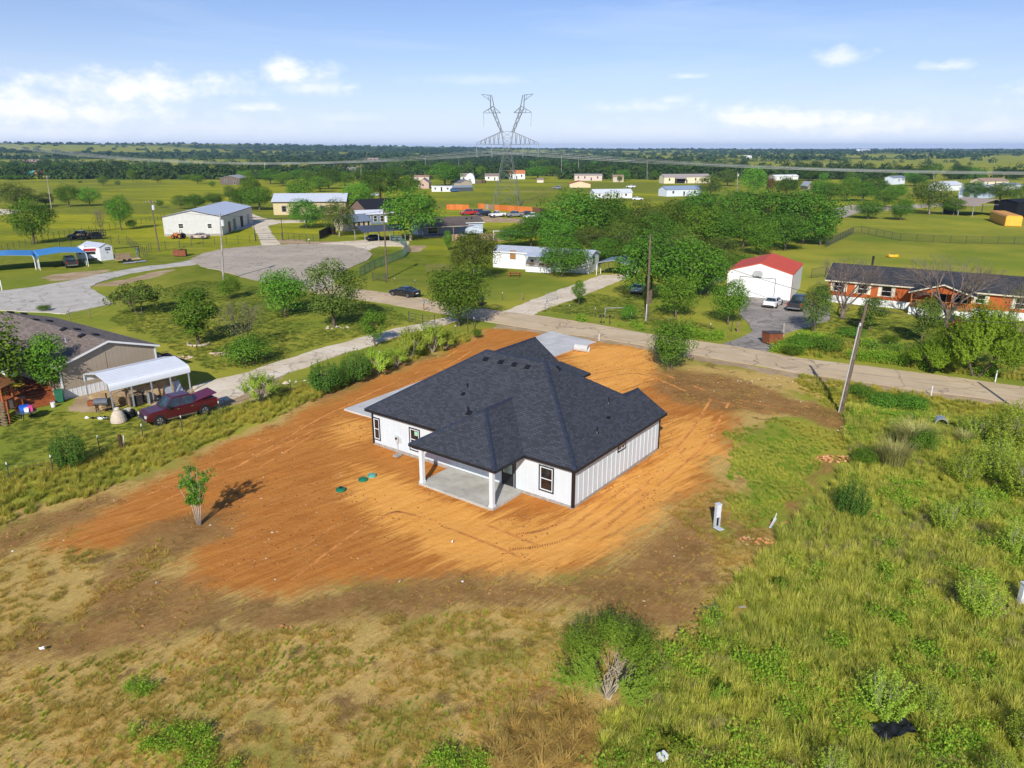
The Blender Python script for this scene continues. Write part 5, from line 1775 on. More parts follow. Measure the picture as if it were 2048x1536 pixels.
m_roofw_y = M_ribbed('white_metal_roof_cross', (.68, .71, .77), .3, 'y', .35, .06, .2)
o, rz, Ls = frame((329.5, 472), (445.7, 470.7))
t = thing('metal_shed', 'pale grey ribbed metal shed with a white roof beyond the cul-de-sac', 'shed', (*o, 0), rz)
hs, Ds = 4.85, 34
gable(t, 0, Ls, 0, Ds, hs, 1.55, 'y', M_ribbed('shed_siding', (.60, .59, .57), .32, 'xy', .5, .06, dirt=.15), m_roofw_y, .12, trim=M('shed_trim', (.11, .07, .06), .6))
dm = (0, Ls, 0, Ds)
for px0, px1 in ((357, 366.5), (415, 423.5)):
 s0, z0 = on_front(o, rz, px0, 457)
 s1, z1 = on_front(o, rz, px1, 447)
 opening(t, 'f', s0, s1, z0, z1, dm, m_trimw, m_glass, fr=.1)
for s0, s1, z1, mm, nm in ((6, 8.6, 3.0, M('rust_door', (.20, .07, .035), .7), 'door'), (11, 14.5, 3.3, M('green_door', (.16, .22, .17), .6), 'door'), (19, 22.5, 3.3, m_dark, 'door'), (27, 30, 3.2, M('grey_door', (.3, .3, .3), .6), 'door')):
 opening(t, 'r', s0, s1, .05, z1, dm, m_trimw, mm, nm, bars=0)
MB().box(-.05, -.06, -.1, Ls + .05, -.005, .45).build('footing', m_slab, t)
lean = MB().slab([(Ls * .12, Ds, 5.6), (Ls * .5, Ds, 6.5), (Ls * .5, Ds + 7, 5.9), (Ls * .12, Ds + 7, 5.2)], .12)
lean.build('lean_to_roof', M_ribbed('grey_roof', (.24, .25, .27), .3, 'x', .4), t)
o, rz, Ly = frame((548, 430), (692, 429))
t = thing('yellow_house', 'long cream yellow house with a pale blue metal roof behind trees', 'house', (*o, 0), rz)
hy = hgt(548, 430, 402.5)
m_cream = M('cream_stucco', (.58, .47, .28), .85, .15, var=.08)
gable(t, 0, Ly, 0, 9.5, hy, 2.3, 'x', m_cream, m_roofw, .5, trim=m_tarwood)
for px in (563, 590, 640, 668):
 s, z = on_front(o, rz, px, 412)
 opening(t, 'f', s, s + 1.5, 1.0, 3.0, (0, Ly, 0, 9.5), M('grey_casing', (.12, .13, .15), .6), m_glass, fr=.18)
s, z = on_front(o, rz, 682, 412)
opening(t, 'f', s, s + 1.2, .1, 2.6, (0, Ly, 0, 9.5), m_trimw, M('red_door', (.4, .06, .04), .6), 'door', bars=0)
o, rz, L3 = frame((836, 471), (966, 465))
t = thing('low_house', 'low house with grey-brown shingle roof and pale blue gable end beside the big pecan', 'house', (*o, 0), rz)
m_sh_brown = M_shingle('brown_shingle', (.085, .068, .055), (.19, .155, .13))
m_bluewall = M('pale_blue_siding', (.42, .49, .60), .7, .25, var=.08)
gable(t, 0, L3, 0, 7.2, 2.9, 1.25, 'x', m_bluewall, m_sh_brown, .35, uv=True, trim=m_trimw)
pr = MB().slab([(-.3, -4.6, 2.5), (L3 * .70, -4.6, 2.5), (L3 * .70, -.2, 3.02), (-.3, -.2, 3.02)], .12).build('porch_roof', m_sh_brown, t)
set_uv(pr)
m_ = MB()
fascia(m_, (-.3, -4.6, 2.5), (L3 * .70, -4.6, 2.5))
fascia(m_, (L3 * .70, -4.6, 2.5), (L3 * .70, -.2, 3.02))
m_.build('fascia', M('beige_trim', (.45, .38, .30), .7), t)
for xx in (.2, L3 * .25, L3 * .45, L3 * .67):
 MB().box(xx, -4.4, 0, xx + .2, -4.2, 2.45).build('post', m_wood, t)
MB().box(0, -4.5, -.1, L3 * .7, -.01, .15).build('porch_floor', m_slab, t)
for s in (L3 + .0,):
 opening(t, 'r', 2.6, 3.5, .8, 2.4, (0, L3, 0, 7.2), m_trimw, m_glass)
 opening(t, 'r', 3.8, 4.7, .8, 2.4, (0, L3, 0, 7.2), m_trimw, m_glass)
opening(t, 'f', L3 * .15, L3 * .30, .3, 2.2, (0, L3, 0, 7.2), m_trimw, m_glass)
opening(t, 'f', L3 * .78, L3 * .86, .9, 2.2, (0, L3, 0, 7.2), m_trimw, m_glass)
for xx in (L3 * .35, L3 * .78, L3 * .86):
 MB().cbox((xx, 1.8, 3.75), (.35, .35, .3)).build('roof_vent', m_black, t)
tp = thing('covered_trailer', 'pale blue-white tarp-covered trailer against the low house gable', 'trailer', (*G(948, 470), 0), rz)
MB().extr([(-2.2, .5), (-1.9, 1.7), (-1.1, 2.3), (.8, 2.35), (1.9, 1.9), (2.2, .5)], 'y', -1, 1.1).build('cover', M('pale_tarp', (.55, .62, .72), .6, .3), tp)
for yy in (-1, 1.0):
 MB().cyl((0, yy, .35), .35, .12, 12, 'y').build('wheel', m_black, tp)
o, rz, L4 = frame((748, 485), (812, 481))
t = thing('black_carport', 'dark metal carport with a car under it at the end of the cul-de-sac', 'carport', (*o, 0), rz)
m_bluegrey = M_ribbed('blue_grey_roof', (.075, .085, .11), .3, 'y', .45)
gable(t, -2.4, L4, 0, 8, 2.7, 1.0, 'x', None, m_bluegrey, .5, walls=False)
for xx in (-2.2, 1.2, L4 * .5, L4 - .2):
 for yy in (.1, 7.8):
  MB().box(xx, yy, 0, xx + .14, yy + .14, 2.75).build('post', m_alum, t)
o, rz, L5 = frame((692, 463), (742, 459))
t = thing('blue_roof_cottage', 'small beige cottage with a slate-blue metal roof behind the brown fence', 'house', (*o, 0), rz)
gable(t, 0, L5, 0, 6.5, 2.6, 1.5, 'x', M('beige_siding', (.50, .43, .33), .8), M_ribbed('slate_blue_roof', (.20, .24, .31), .3, 'x', .4), .4)
for k in range(4):
 opening(t, 'f', L5 * .3 + k * 1.5, L5 * .3 + k * 1.5 + .6, .4, 2.3, (0, L5, 0, 6.5), m_wood, m_glass, bars=0)
o, rz, L6 = frame((716, 449), (768, 447))
t = thing('white_canopy_house', 'white-roofed porch house right behind the slate-blue cottage', 'house', (*o, 0), rz)
gable(t, 0, L6, 0, 6, 3.0, .9, 'x', M('grey_blue_wall', (.16, .20, .26), .7), M_ribbed('white_roof', (.72, .74, .77), .3, 'x', .4), .5)
for k in range(3):
 opening(t, 'f', L6 * .35 + k * 2.0, L6 * .35 + k * 2.0 + 1.1, .6, 2.4, (0, L6, 0, 6), m_trimw, m_glass)
o, rz, L7 = frame((735, 440), (812, 436))
t = thing('black_roof_house', 'house with a long black roof between two large trees', 'house', (*o, 0), rz + .12)
gable(t, 0, L7, 0, 12, 3.0, 3.0, 'x', M('dark_brick', (.2, .13, .1), .8), M('black_roofing', (.018, .019, .022), .8, .2), .4)
o, rz, Lt = frame((986, 534), (1178.5, 547))
t = thing('white_mobile_home', 'white single-wide mobile home with front porch across the road', 'mobile home', (*o, 0), rz)
Dt = 5.6
m_vinyl = M_ribbed('white_lap_siding', (.74, .74, .73), .22, 'z', .6, .03, 0, .012)
gable(t, 0, Lt, 0, Dt, 3.1, .75, 'x', m_vinyl, M_ribbed('pale_grey_roof', (.50, .54, .60), .45, 'x', .4, .08), .25, z0=.7, trim=m_trimw)
MB().box(.02, .02, -.05, Lt - .02, Dt - .02, .7).build('skirting', m_trimw, t)
s0, z0 = on_front(o, rz, 1020, 518)
s1, z1 = on_front(o, rz, 1031.5, 501)
opening(t, 'f', s0, s1, z0, z1, (0, Lt, 0, Dt), m_wood, M('brown_blind', (.36, .16, .05), .6), fr=.09)
opening(t, 'f', Lt * .5, Lt * .5 + .9, .9, 2.9, (0, Lt, 0, Dt), m_trimw, m_dark, 'door', bars=0)
opening(t, 'f', Lt * .75, Lt * .75 + 1.4, 1.5, 2.6, (0, Lt, 0, Dt), m_trimw, m_glass)
opening(t, 'r', 1.9, 3.1, 1.3, 2.8, (0, Lt, 0, Dt), M('blue_grey_shutter', (.20, .25, .30), .6), m_glass, fr=.1)
p0 = local(o, rz, 1041, 547)[0]
p1 = local(o, rz, 1090, 551)[0]
MB().box(p0, -2.6, 0, p1, -.01, .95).build('porch_base', m_trimw, t)
MB().slab([(p0 - .3, -3.0, 2.95), (p1 + .3, -3.0, 2.95), (p1 + .3, .0, 3.25), (p0 - .3, .0, 3.25)], .1).build('porch_roof', M_ribbed('porch_roof_metal', (.55, .60, .67), .3, 'x', .4), t)
for xx in (p0 + .02, (p0 + p1) / 2, p1 - .12):
 MB().box(xx, -2.55, .95, xx + .1, -2.45, 2.95).build('post', m_alum, t)
rl = MB().box(p0, -2.58, 1.75, p1, -2.5, 1.82)
k = p0
while k < p1:
 rl.box(k, -2.56, .95, k + .05, -2.52, 1.75)
 k += .22
rl.build('railing', m_wood, t)
for k, (dx, hh, mm, lab, nm) in enumerate(((.7, .9, m_brownwood, 'brown wooden chair on the white trailer porch, left one', 'chair'), (2.6, 1.1, M('grey_cloth', (.3, .3, .32), .8), 'grey barbecue grill on the white trailer porch', 'barbecue'), (3.8, .8, m_redwood, 'reddish wooden chair on the white trailer porch, right one', 'chair'))):
 q = o + np.array([cos(rz), sin(rz)]) * (p0 + dx) + np.array([sin(rz), -cos(rz)]) * 1.4
 c = thing(nm, lab, nm, (*q, .95), rz)
 if nm == 'chair':
  MB().box(-.3, -.3, .38, .3, .3, .45).build('seat', mm, c)
  MB().cbox((0, .3, .75), (.6, .06, .7)).build('backrest', mm, c)
  for a in (-.26, .26):
   for b in (-.26, .26):
    MB().box(a - .03, b - .03, 0, a + .03, b + .03, .38).build('leg', mm, c)
 else:
  MB().path([(-.4, 0, .8), (.4, 0, .8)], [.26, .26], 10).build('body', mm, c)
  for a in (-.3, .3):
   MB().box(a - .03, -.15, 0, a + .03, .15, .65).build('leg', m_black, c)
o2, rz2, Lc = frame((1192, 551), (1256, 556))
t = thing('arched_carport', 'blue-grey metal carport at the right end of the white mobile home', 'carport', (*o2, 0), rz2)
mbr = MB()
w_ = Lc
def arch_roof(W_, D_, h_e, h_r, th=.06, rad=.35, n=4):
 """regular-style carport sheet: rounded eaves, low ridge; width along x, length along y"""
 pr_ = [(0, h_e - .35), (0.0, h_e - .1)]
 for k in range(1, n + 1):
  a = pi - (pi / 2 - .25) * k / n
  pr_.append((rad + rad * cos(a), h_e - .1 + rad * sin(a)))
 pr_.append((W_ / 2, h_r))
 full = pr_ + [(W_ - x, z) for x, z in pr_[-2::-1]]
 mb = MB()
 m_ = len(full)
 v = [(x, 0, z) for x, z in full] + [(x, D_, z) for x, z in full] + [(x + (W_ / 2 - x) * .02, 0, z - th) for x, z in full] + [(x + (W_ / 2 - x) * .02, D_, z - th) for x, z in full]
 f = []
 for i in range(m_ - 1):
  f += [(i, i + 1, m_ + i + 1, m_ + i), (2 * m_ + i + 1, 2 * m_ + i, 3 * m_ + i, 3 * m_ + i + 1),
              (i, 2 * m_ + i, 2 * m_ + i + 1, i + 1), (m_ + i, m_ + i + 1, 3 * m_ + i + 1, 3 * m_ + i)]
 f += [(0, m_, 3 * m_, 2 * m_), (m_ - 1, 3 * m_ - 1, 4 * m_ - 1, 2 * m_ - 1)]
 mb.add(v, f)
 return mb, full
def arch_frame(parent, W_, D_, h_e, full, nb, mat, r=.05):
 for k in range(nb):
  y = .08 + (D_ - .16) * k / (nb - 1)
  for x in (.06, W_ - .06):
   MB().box(x - r, y - r, 0, x + r, y + r, h_e).build('post', mat, parent)
  MB().path([(x + (W_ / 2 - x) * .03, y, z - .09) for x, z in full], r, 4).build('rafter', mat, parent)
mb, full = arch_roof(w_, 6.5, 2.15, 2.95)
mb.build('roof', M_ribbed('carport_blue_grey', (.20, .27, .33), .25, 'y', .4), t)
arch_frame(t, w_, 6.5, 2.1, full, 4, m_trimw)
o, rz, Lg = frame((1451, 590.5), (1580, 601.5))
t = thing('red_roof_garage', 'white metal garage with an orange-red roof and roller door', 'garage', (*o, 0), rz)
Dg = local(o, rz, 1620, 577)[1]
Dg = max(8.5, min(Dg, 14))
hg = hgt(1580, 601.5, 549)
m_gw = M_ribbed('white_ribbed_wall', (.78, .78, .77), .27, 'xy', .45, .02, 0, .025, .12)
gable(t, 0, Lg, 0, Dg, hg, 1.35, 'y', m_gw, M_ribbed('red_metal_roof', (.66, .085, .025), .3, 'y', .55, .05), .10)
m_redtrim = M('red_trim', (.42, .06, .03), .5)
MB().box(Lg - .02, -.04, 0, Lg + .04, .12, hg).build('corner_trim', m_redtrim, t)
MB().box(-.04, -.04, 0, .02, .12, hg).build('corner_trim', m_redtrim, t)
s0, zt = on_front(o, rz, 1481, 550)
s1, _ = on_front(o, rz, 1551.5, 554)
zt = 3.0
m_door = M('roller_door', (.80, .80, .78), .5, .3, var=.02)
dd = opening(t, 'f', s0 - .06, s1 + .06, .0, zt + .1, (0, Lg, 0, Dg), M('dark_casing', (.06, .05, .05), .6), m_dark, 'door', fr=.07, bars=0)
for k in range(10):
 z = .07 + (zt - .05) * k / 10
 MB().box(s0 + .02, -.026, z + .006, s1 - .02, .0, z + (zt - .05) / 10 - .006).build('slat', m_door, dd)
hp = thing('basketball_hoop', 'grey fan-shaped basketball backboard over the garage roller door', 'basketball hoop', (*(o + np.array([cos(rz), sin(rz)]) * (s0 + s1) / 2), 0), rz)
MB().extr([(-.55, 3.25), (.55, 3.25), (.72, 3.55), (.66, 3.95), (.3, 4.15), (-.3, 4.15), (-.66, 3.95), (-.72, 3.55)], 'y', -.35, -.30).build('backboard', M('grey_board', (.42, .43, .42), .6), hp)
MB().box(-.05, -.30, 3.6, .05, -.01, 3.7).build('bracket', m_black, hp)
MB().path([(.23 * cos(a), -.60 + .23 * sin(a), 3.32) for a in np.linspace(0, 2 * pi, 13)], .02, 5).build('rim', m_black, hp)
MB().cyl((0, -.08, hg + .75), .1, .07, 8, 'y').build('lamp', m_black, t)
o, rz, Lo = frame((1652, 602.5), (2075, 644))
t = thing('orange_home', 'long orange-brown manufactured home with dark roof and white skirting', 'house', (*o, 0), rz)
Do = 8.8
ho = hgt(1652, 602.5, 557)
m_or = M('orange_siding', (.44, .105, .025), .75, .25, var=.12, scale=1.2)
m_sh_dark = M_shingle('dark_grey_shingle', (.028, .028, .032), (.085, .085, .092))
gable(t, 0, Lo, 0, Do, ho, 1.7, 'x', m_or, m_sh_dark, .45, z0=1.0, uv=True, trim=M('cream_trim', (.68, .60, .45), .6))
MB().box(.03, .03, -.1, Lo - .03, Do - .03, 1.0).build('skirting', m_trimw, t)
m_shut = M('cream_shutter', (.72, .64, .50), .6)
for (x0, x1, y0, y1) in ((1666, 1687, 581, 562), (1714, 1734, 586.5, 567), (1761, 1782, 592, 571.5), (1949, 1969, 606, 589), (2028, 2049, 617, 596)):
 s0, z0 = on_front(o, rz, x0, y0)
 s1, _ = on_front(o, rz, x1, y0 + 2)
 _, z1 = on_front(o, rz, x0, y1)
 opening(t, 'f', s0, s1, max(z0, 1.25), min(z1, ho - .2), (0, Lo, 0, Do), m_trimw, m_glass, shutters=m_shut, fr=.06)
MB().cyl((Lo * .19, Do * .62, ho + 1.3), .16, 1.7, 10).build('chimney', m_black, t)
pa = on_front(o, rz, 1818, 612, -3.2)[0]
pb = on_front(o, rz, 1944, 622, -3.2)[0]
gable(t, pa, pb, -3.2, .6, ho - .25, 1.25, 'y', None, m_sh_dark, .3, walls=False, uv=True, names=('wall', 'porch_roof'), trim=M('cream_trim', (.68, .60, .45), .6))
MB().extr([(pa + .1, ho - .3), (pb - .1, ho - .3), ((pa + pb) / 2, ho + .85)], 'y', -3.05, -2.98).build('porch_gable', m_or, t)
MB().box(pa, -3.15, .95, pb, -.01, 1.1).build('deck', m_wood, t)
MB().box(pa, -3.12, -.1, pb, -3.0, .95).box(pa, -3.0, -.1, pa + .1, -.02, .95).box(pb - .1, -3.0, -.1, pb, -.02, .95).build('deck_skirt', m_trimw, t)
m_rail = M('orange_rail', (.52, .20, .05), .7)
n_post = 4
for k in range(n_post):
 xx = pa + .05 + (pb - pa - .25) * k / (n_post - 1)
 MB().box(xx, -3.1, 1.1, xx + .14, -2.96, ho - .3).build('post', m_rail, t)
gate0 = pa + (pb - pa) * .36
gate1 = pa + (pb - pa) * .52
for a, b in ((pa + .1, gate0), (gate1, pb - .1)):
 r_ = MB().box(a, -3.08, 1.95, b, -3.0, 2.02).box(a, -3.08, 1.2, b, -3.0, 1.26).build('railing', m_rail, t)
 k = a + .08
 while k < b - .05:
  MB().box(k, -3.065, 1.26, k + .06, -3.015, 1.95).build('baluster', m_rail, r_)
  k += .2
st = MB()
for k in range(5):
 st.box(gate0, -3.2 - .3 * (k + 1), -.1, gate1, -3.2 - .3 * k, .95 - .19 * (k + .0) - .1)
st.build('stairs', m_wood, t)
opening(t, 'f', (pa + pb) / 2 - .5, (pa + pb) / 2 + .5, 1.1, 3.1, (0, Lo, 0, Do), m_trimw, m_dark, 'door', bars=0)
opening(t, 'f', (pa + pb) / 2 + 1.4, (pa + pb) / 2 + 3.0, 1.5, 3.0, (0, Lo, 0, Do), m_trimw, m_glass)
o, rz, Lm = frame((129, 799), (318, 751))
t = thing('tan_mobile_home', 'double-wide home with mottled brown shingle roof and plain tan end wall', 'mobile home', (*o, 0), rz)
m_tan = M_ribbed('tan_panel_siding', (.40, .325, .235), .4, 'x', .7, .04, 0, .006)
m_sh_mot = M_shingle('mottled_brown_shingle', (.14, .105, .085), (.30, .245, .205), tab=.5)
hm = 3.2
gable(t, 0, Lm, 0, 21, hm, 1.35, 'y', m_tan, m_sh_mot, .35, z0=.85, uv=True, trim=m_trimw)
MB().box(.03, .03, -.1, Lm - .03, 20.9, .85).build('skirting', M_ribbed('white_skirting', (.74, .75, .77), .4, 'xy', .5, .04, 0, .02), t)
MB().box(-.05, -.06, .8, .10, -.01, hm).build('corner_trim', m_trimw, t)
MB().box(Lm - .10, -.06, .8, Lm + .05, -.01, hm).build('corner_trim', m_trimw, t)
MB().box(Lm * .46, -.03, .9, Lm * .46 + .06, -.005, hm + 1).build('seam_trim', M('tan_trim', (.36, .29, .21), .7), t)
s_ = 1.35 / (Lm / 2)
for px, py in ((23, 631), (48, 627), (73, 647.5), (99, 642.5), (128.5, 666.5), (155, 661.5), (164, 678.5), (192, 673.5)):
 x, y = local(o, rz, px, py, 4.2)
 z = hm + .06 + min(max(x, 0), Lm - max(x, 0)) * s_
 MB().cbox((x, y, z + .1), (.55, .5, .16), ry=-atan(s_) if x < Lm / 2 else atan(s_)).build('roof_vent', m_black, t)
x, y = local(o, rz, 132, 682, 4.2)
MB().cyl((x, y, hm + x * s_), .1, .45, 8).build('roof_pipe', m_alum, t)
o_d, rz_d = o, rz
dk = thing('wood_deck', 'orange-brown wooden deck with railing and five steps by the tan home', 'deck', (*o, 0), rz)
x0, x1, y0, y1 = -4.6, -.05, 1.4, 9.0
n = int((y1 - y0) / .15)
for k in range(n):
 a = y0 + (y1 - y0) * k / n
 MB().box(x0, a + .006, .78, x1, a + (y1 - y0) / n - .006, .84).build('plank', m_redwood, dk)
MB().box(x0 + .05, y0 + .05, -.1, x1 - .05, y1 - .05, .78).build('skirt', m_redwood, dk)
for k in range(5):
 yy = y0 - .32 * (k + 1)
 MB().box(-3.3, yy, -.1, -.5, yy + .32, .78 - .16 * (k + .3)).build('step', m_redwood, dk)
def rail(parent, a, b, z0, mat, h=.95, step=.16):
 a, b = np.array(a), np.array(b)
 L_ = np.linalg.norm(b - a)
 ang = atan2((b - a)[1], (b - a)[0])
 c = (a + b) / 2
 r_ = MB().cbox((c[0], c[1], z0 + h), (L_, .09, .06), ang).cbox((c[0], c[1], z0 + .12), (L_, .05, .07), ang).build('railing', mat, parent)
 k = int(L_ / step)
 for i in range(k + 1):
  p = a + (b - a) * i / max(k, 1)
  if i % 8 == 0:
   MB().cbox((p[0], p[1], z0 + h / 2 + .05), (.1, .1, h + .1), ang).build('post', mat, r_)
  else:
   MB().cbox((p[0], p[1], z0 + h / 2), (.04, .04, h), ang).build('baluster', mat, r_)
rail(dk, (x0, y0), (x0, y1), .84, m_redwood)
rail(dk, (x0, y0), (-3.35, y0), .84, m_redwood)
rail(dk, (-.48, y0), (x1, y0), .84, m_redwood)
MB().box(-3.42, y0 - 1.6, -.1, -3.34, y0, 1.0).build('stair_side', m_redwood, dk)
MB().box(-.46, y0 - 1.6, -.1, -.38, y0, 1.0).build('stair_side', m_redwood, dk)
for xx, yy in ((-4.5, 3.4), (-4.5, 8.8)):
 MB().box(xx, yy, .84, xx + .14, yy + .14, 3.0).build('post', m_redwood, dk)
MB().slab([(-5.0, 9.4, 2.9), (-5.0, 3.0, 2.9), (-.1, 3.0, 3.35), (-.1, 9.4, 3.35)], .1).build('porch_roof', M_ribbed('dark_porch_metal', (.13, .15, .18), .25, 'y', .4), dk)
MB().box(-4.98, 3.0, 2.62, -4.9, 9.4, 2.80).build('beam', m_redwood, dk)
def at_home(x, y, z=0):
 q = o_d + np.array([cos(rz_d), sin(rz_d)]) * x + np.array([-sin(rz_d), cos(rz_d)]) * y
 return (q[0], q[1], z)
o, rz, Lw = frame((227, 825), (376, 786))
t = thing('white_carport', 'white ribbed metal carport with rounded eaves over stacked boards', 'carport', (*o, 0), rz - pi / 2)
Wc = abs(local(o, rz, 169, 803)[1])
Wc = max(4.6, min(Wc, 6.5))
t.location = (*(o + np.array([-sin(rz), cos(rz)]) * Wc), 0)
mb, full = arch_roof(Wc, Lw + .5, 2.25, 3.0, rad=.45)
mb.build('roof', M_ribbed('white_carport_sheet', (.76, .78, .82), .28, 'x', .38, .03, 0, .03), t)
arch_frame(t, Wc, Lw + .4, 2.2, full, 5, m_alum)
o_c, rz_c, W_c, L_c = o, rz, Wc, Lw
m_blue = M_ribbed('bright_blue_sheet', (.055, .27, .62), .28, 'y', .42, .06, 0, .025)
for k, (A, B, dp, lab) in enumerate((((80, 541), (178, 533), 9.0, 'bright blue metal carport sheltering a dark pickup'), ((-40, 548), (73, 540), 8.0, 'bright blue metal carport cut by the left edge'))):
 o, rz, Lb = frame(A, B)
 t = thing('blue_carport', lab, 'carport', (*o, 0), rz)
 mb, full = arch_roof(Lb, dp, 2.5, 3.1, rad=.4)
 mb.build('roof', m_blue, t)
 arch_frame(t, Lb, dp, 2.4, full, 5, m_trimw)
o, rz, L8 = frame((203, 522), (228, 519))
t = thing('white_shed', 'small white shed with a dark sign on its end, next to the red-striped camper', 'shed', (*o, 0), rz)
gable(t, 0, L8, 0, 7, 2.75, .6, 'y', M('white_sheet', (.76, .77, .80), .5), m_roofw_y, .1)
sg = MB().box(L8 * .42, -.05, 2.0, L8 * .82, -.02, 2.55).build('sign', M('dark_blue_sign', (.02, .025, .06), .5), t)
for k in range(4):
 MB().box(L8 * .46 + k * L8 * .085, -.062, 2.2, L8 * .46 + k * L8 * .085 + L8 * .055, -.051, 2.38).build('letter', m_trimw, sg)
MB().box(L8 * .5, -.045, 1.45, L8 * .62, -.02, 1.6).build('sign', m_black, t)
wl = lambda n_, c: M('far_wall_' + n_, c, .8, .2, var=.06)
rf = lambda n_, c: M('far_roof_' + n_, c, .75, .2, var=.1)
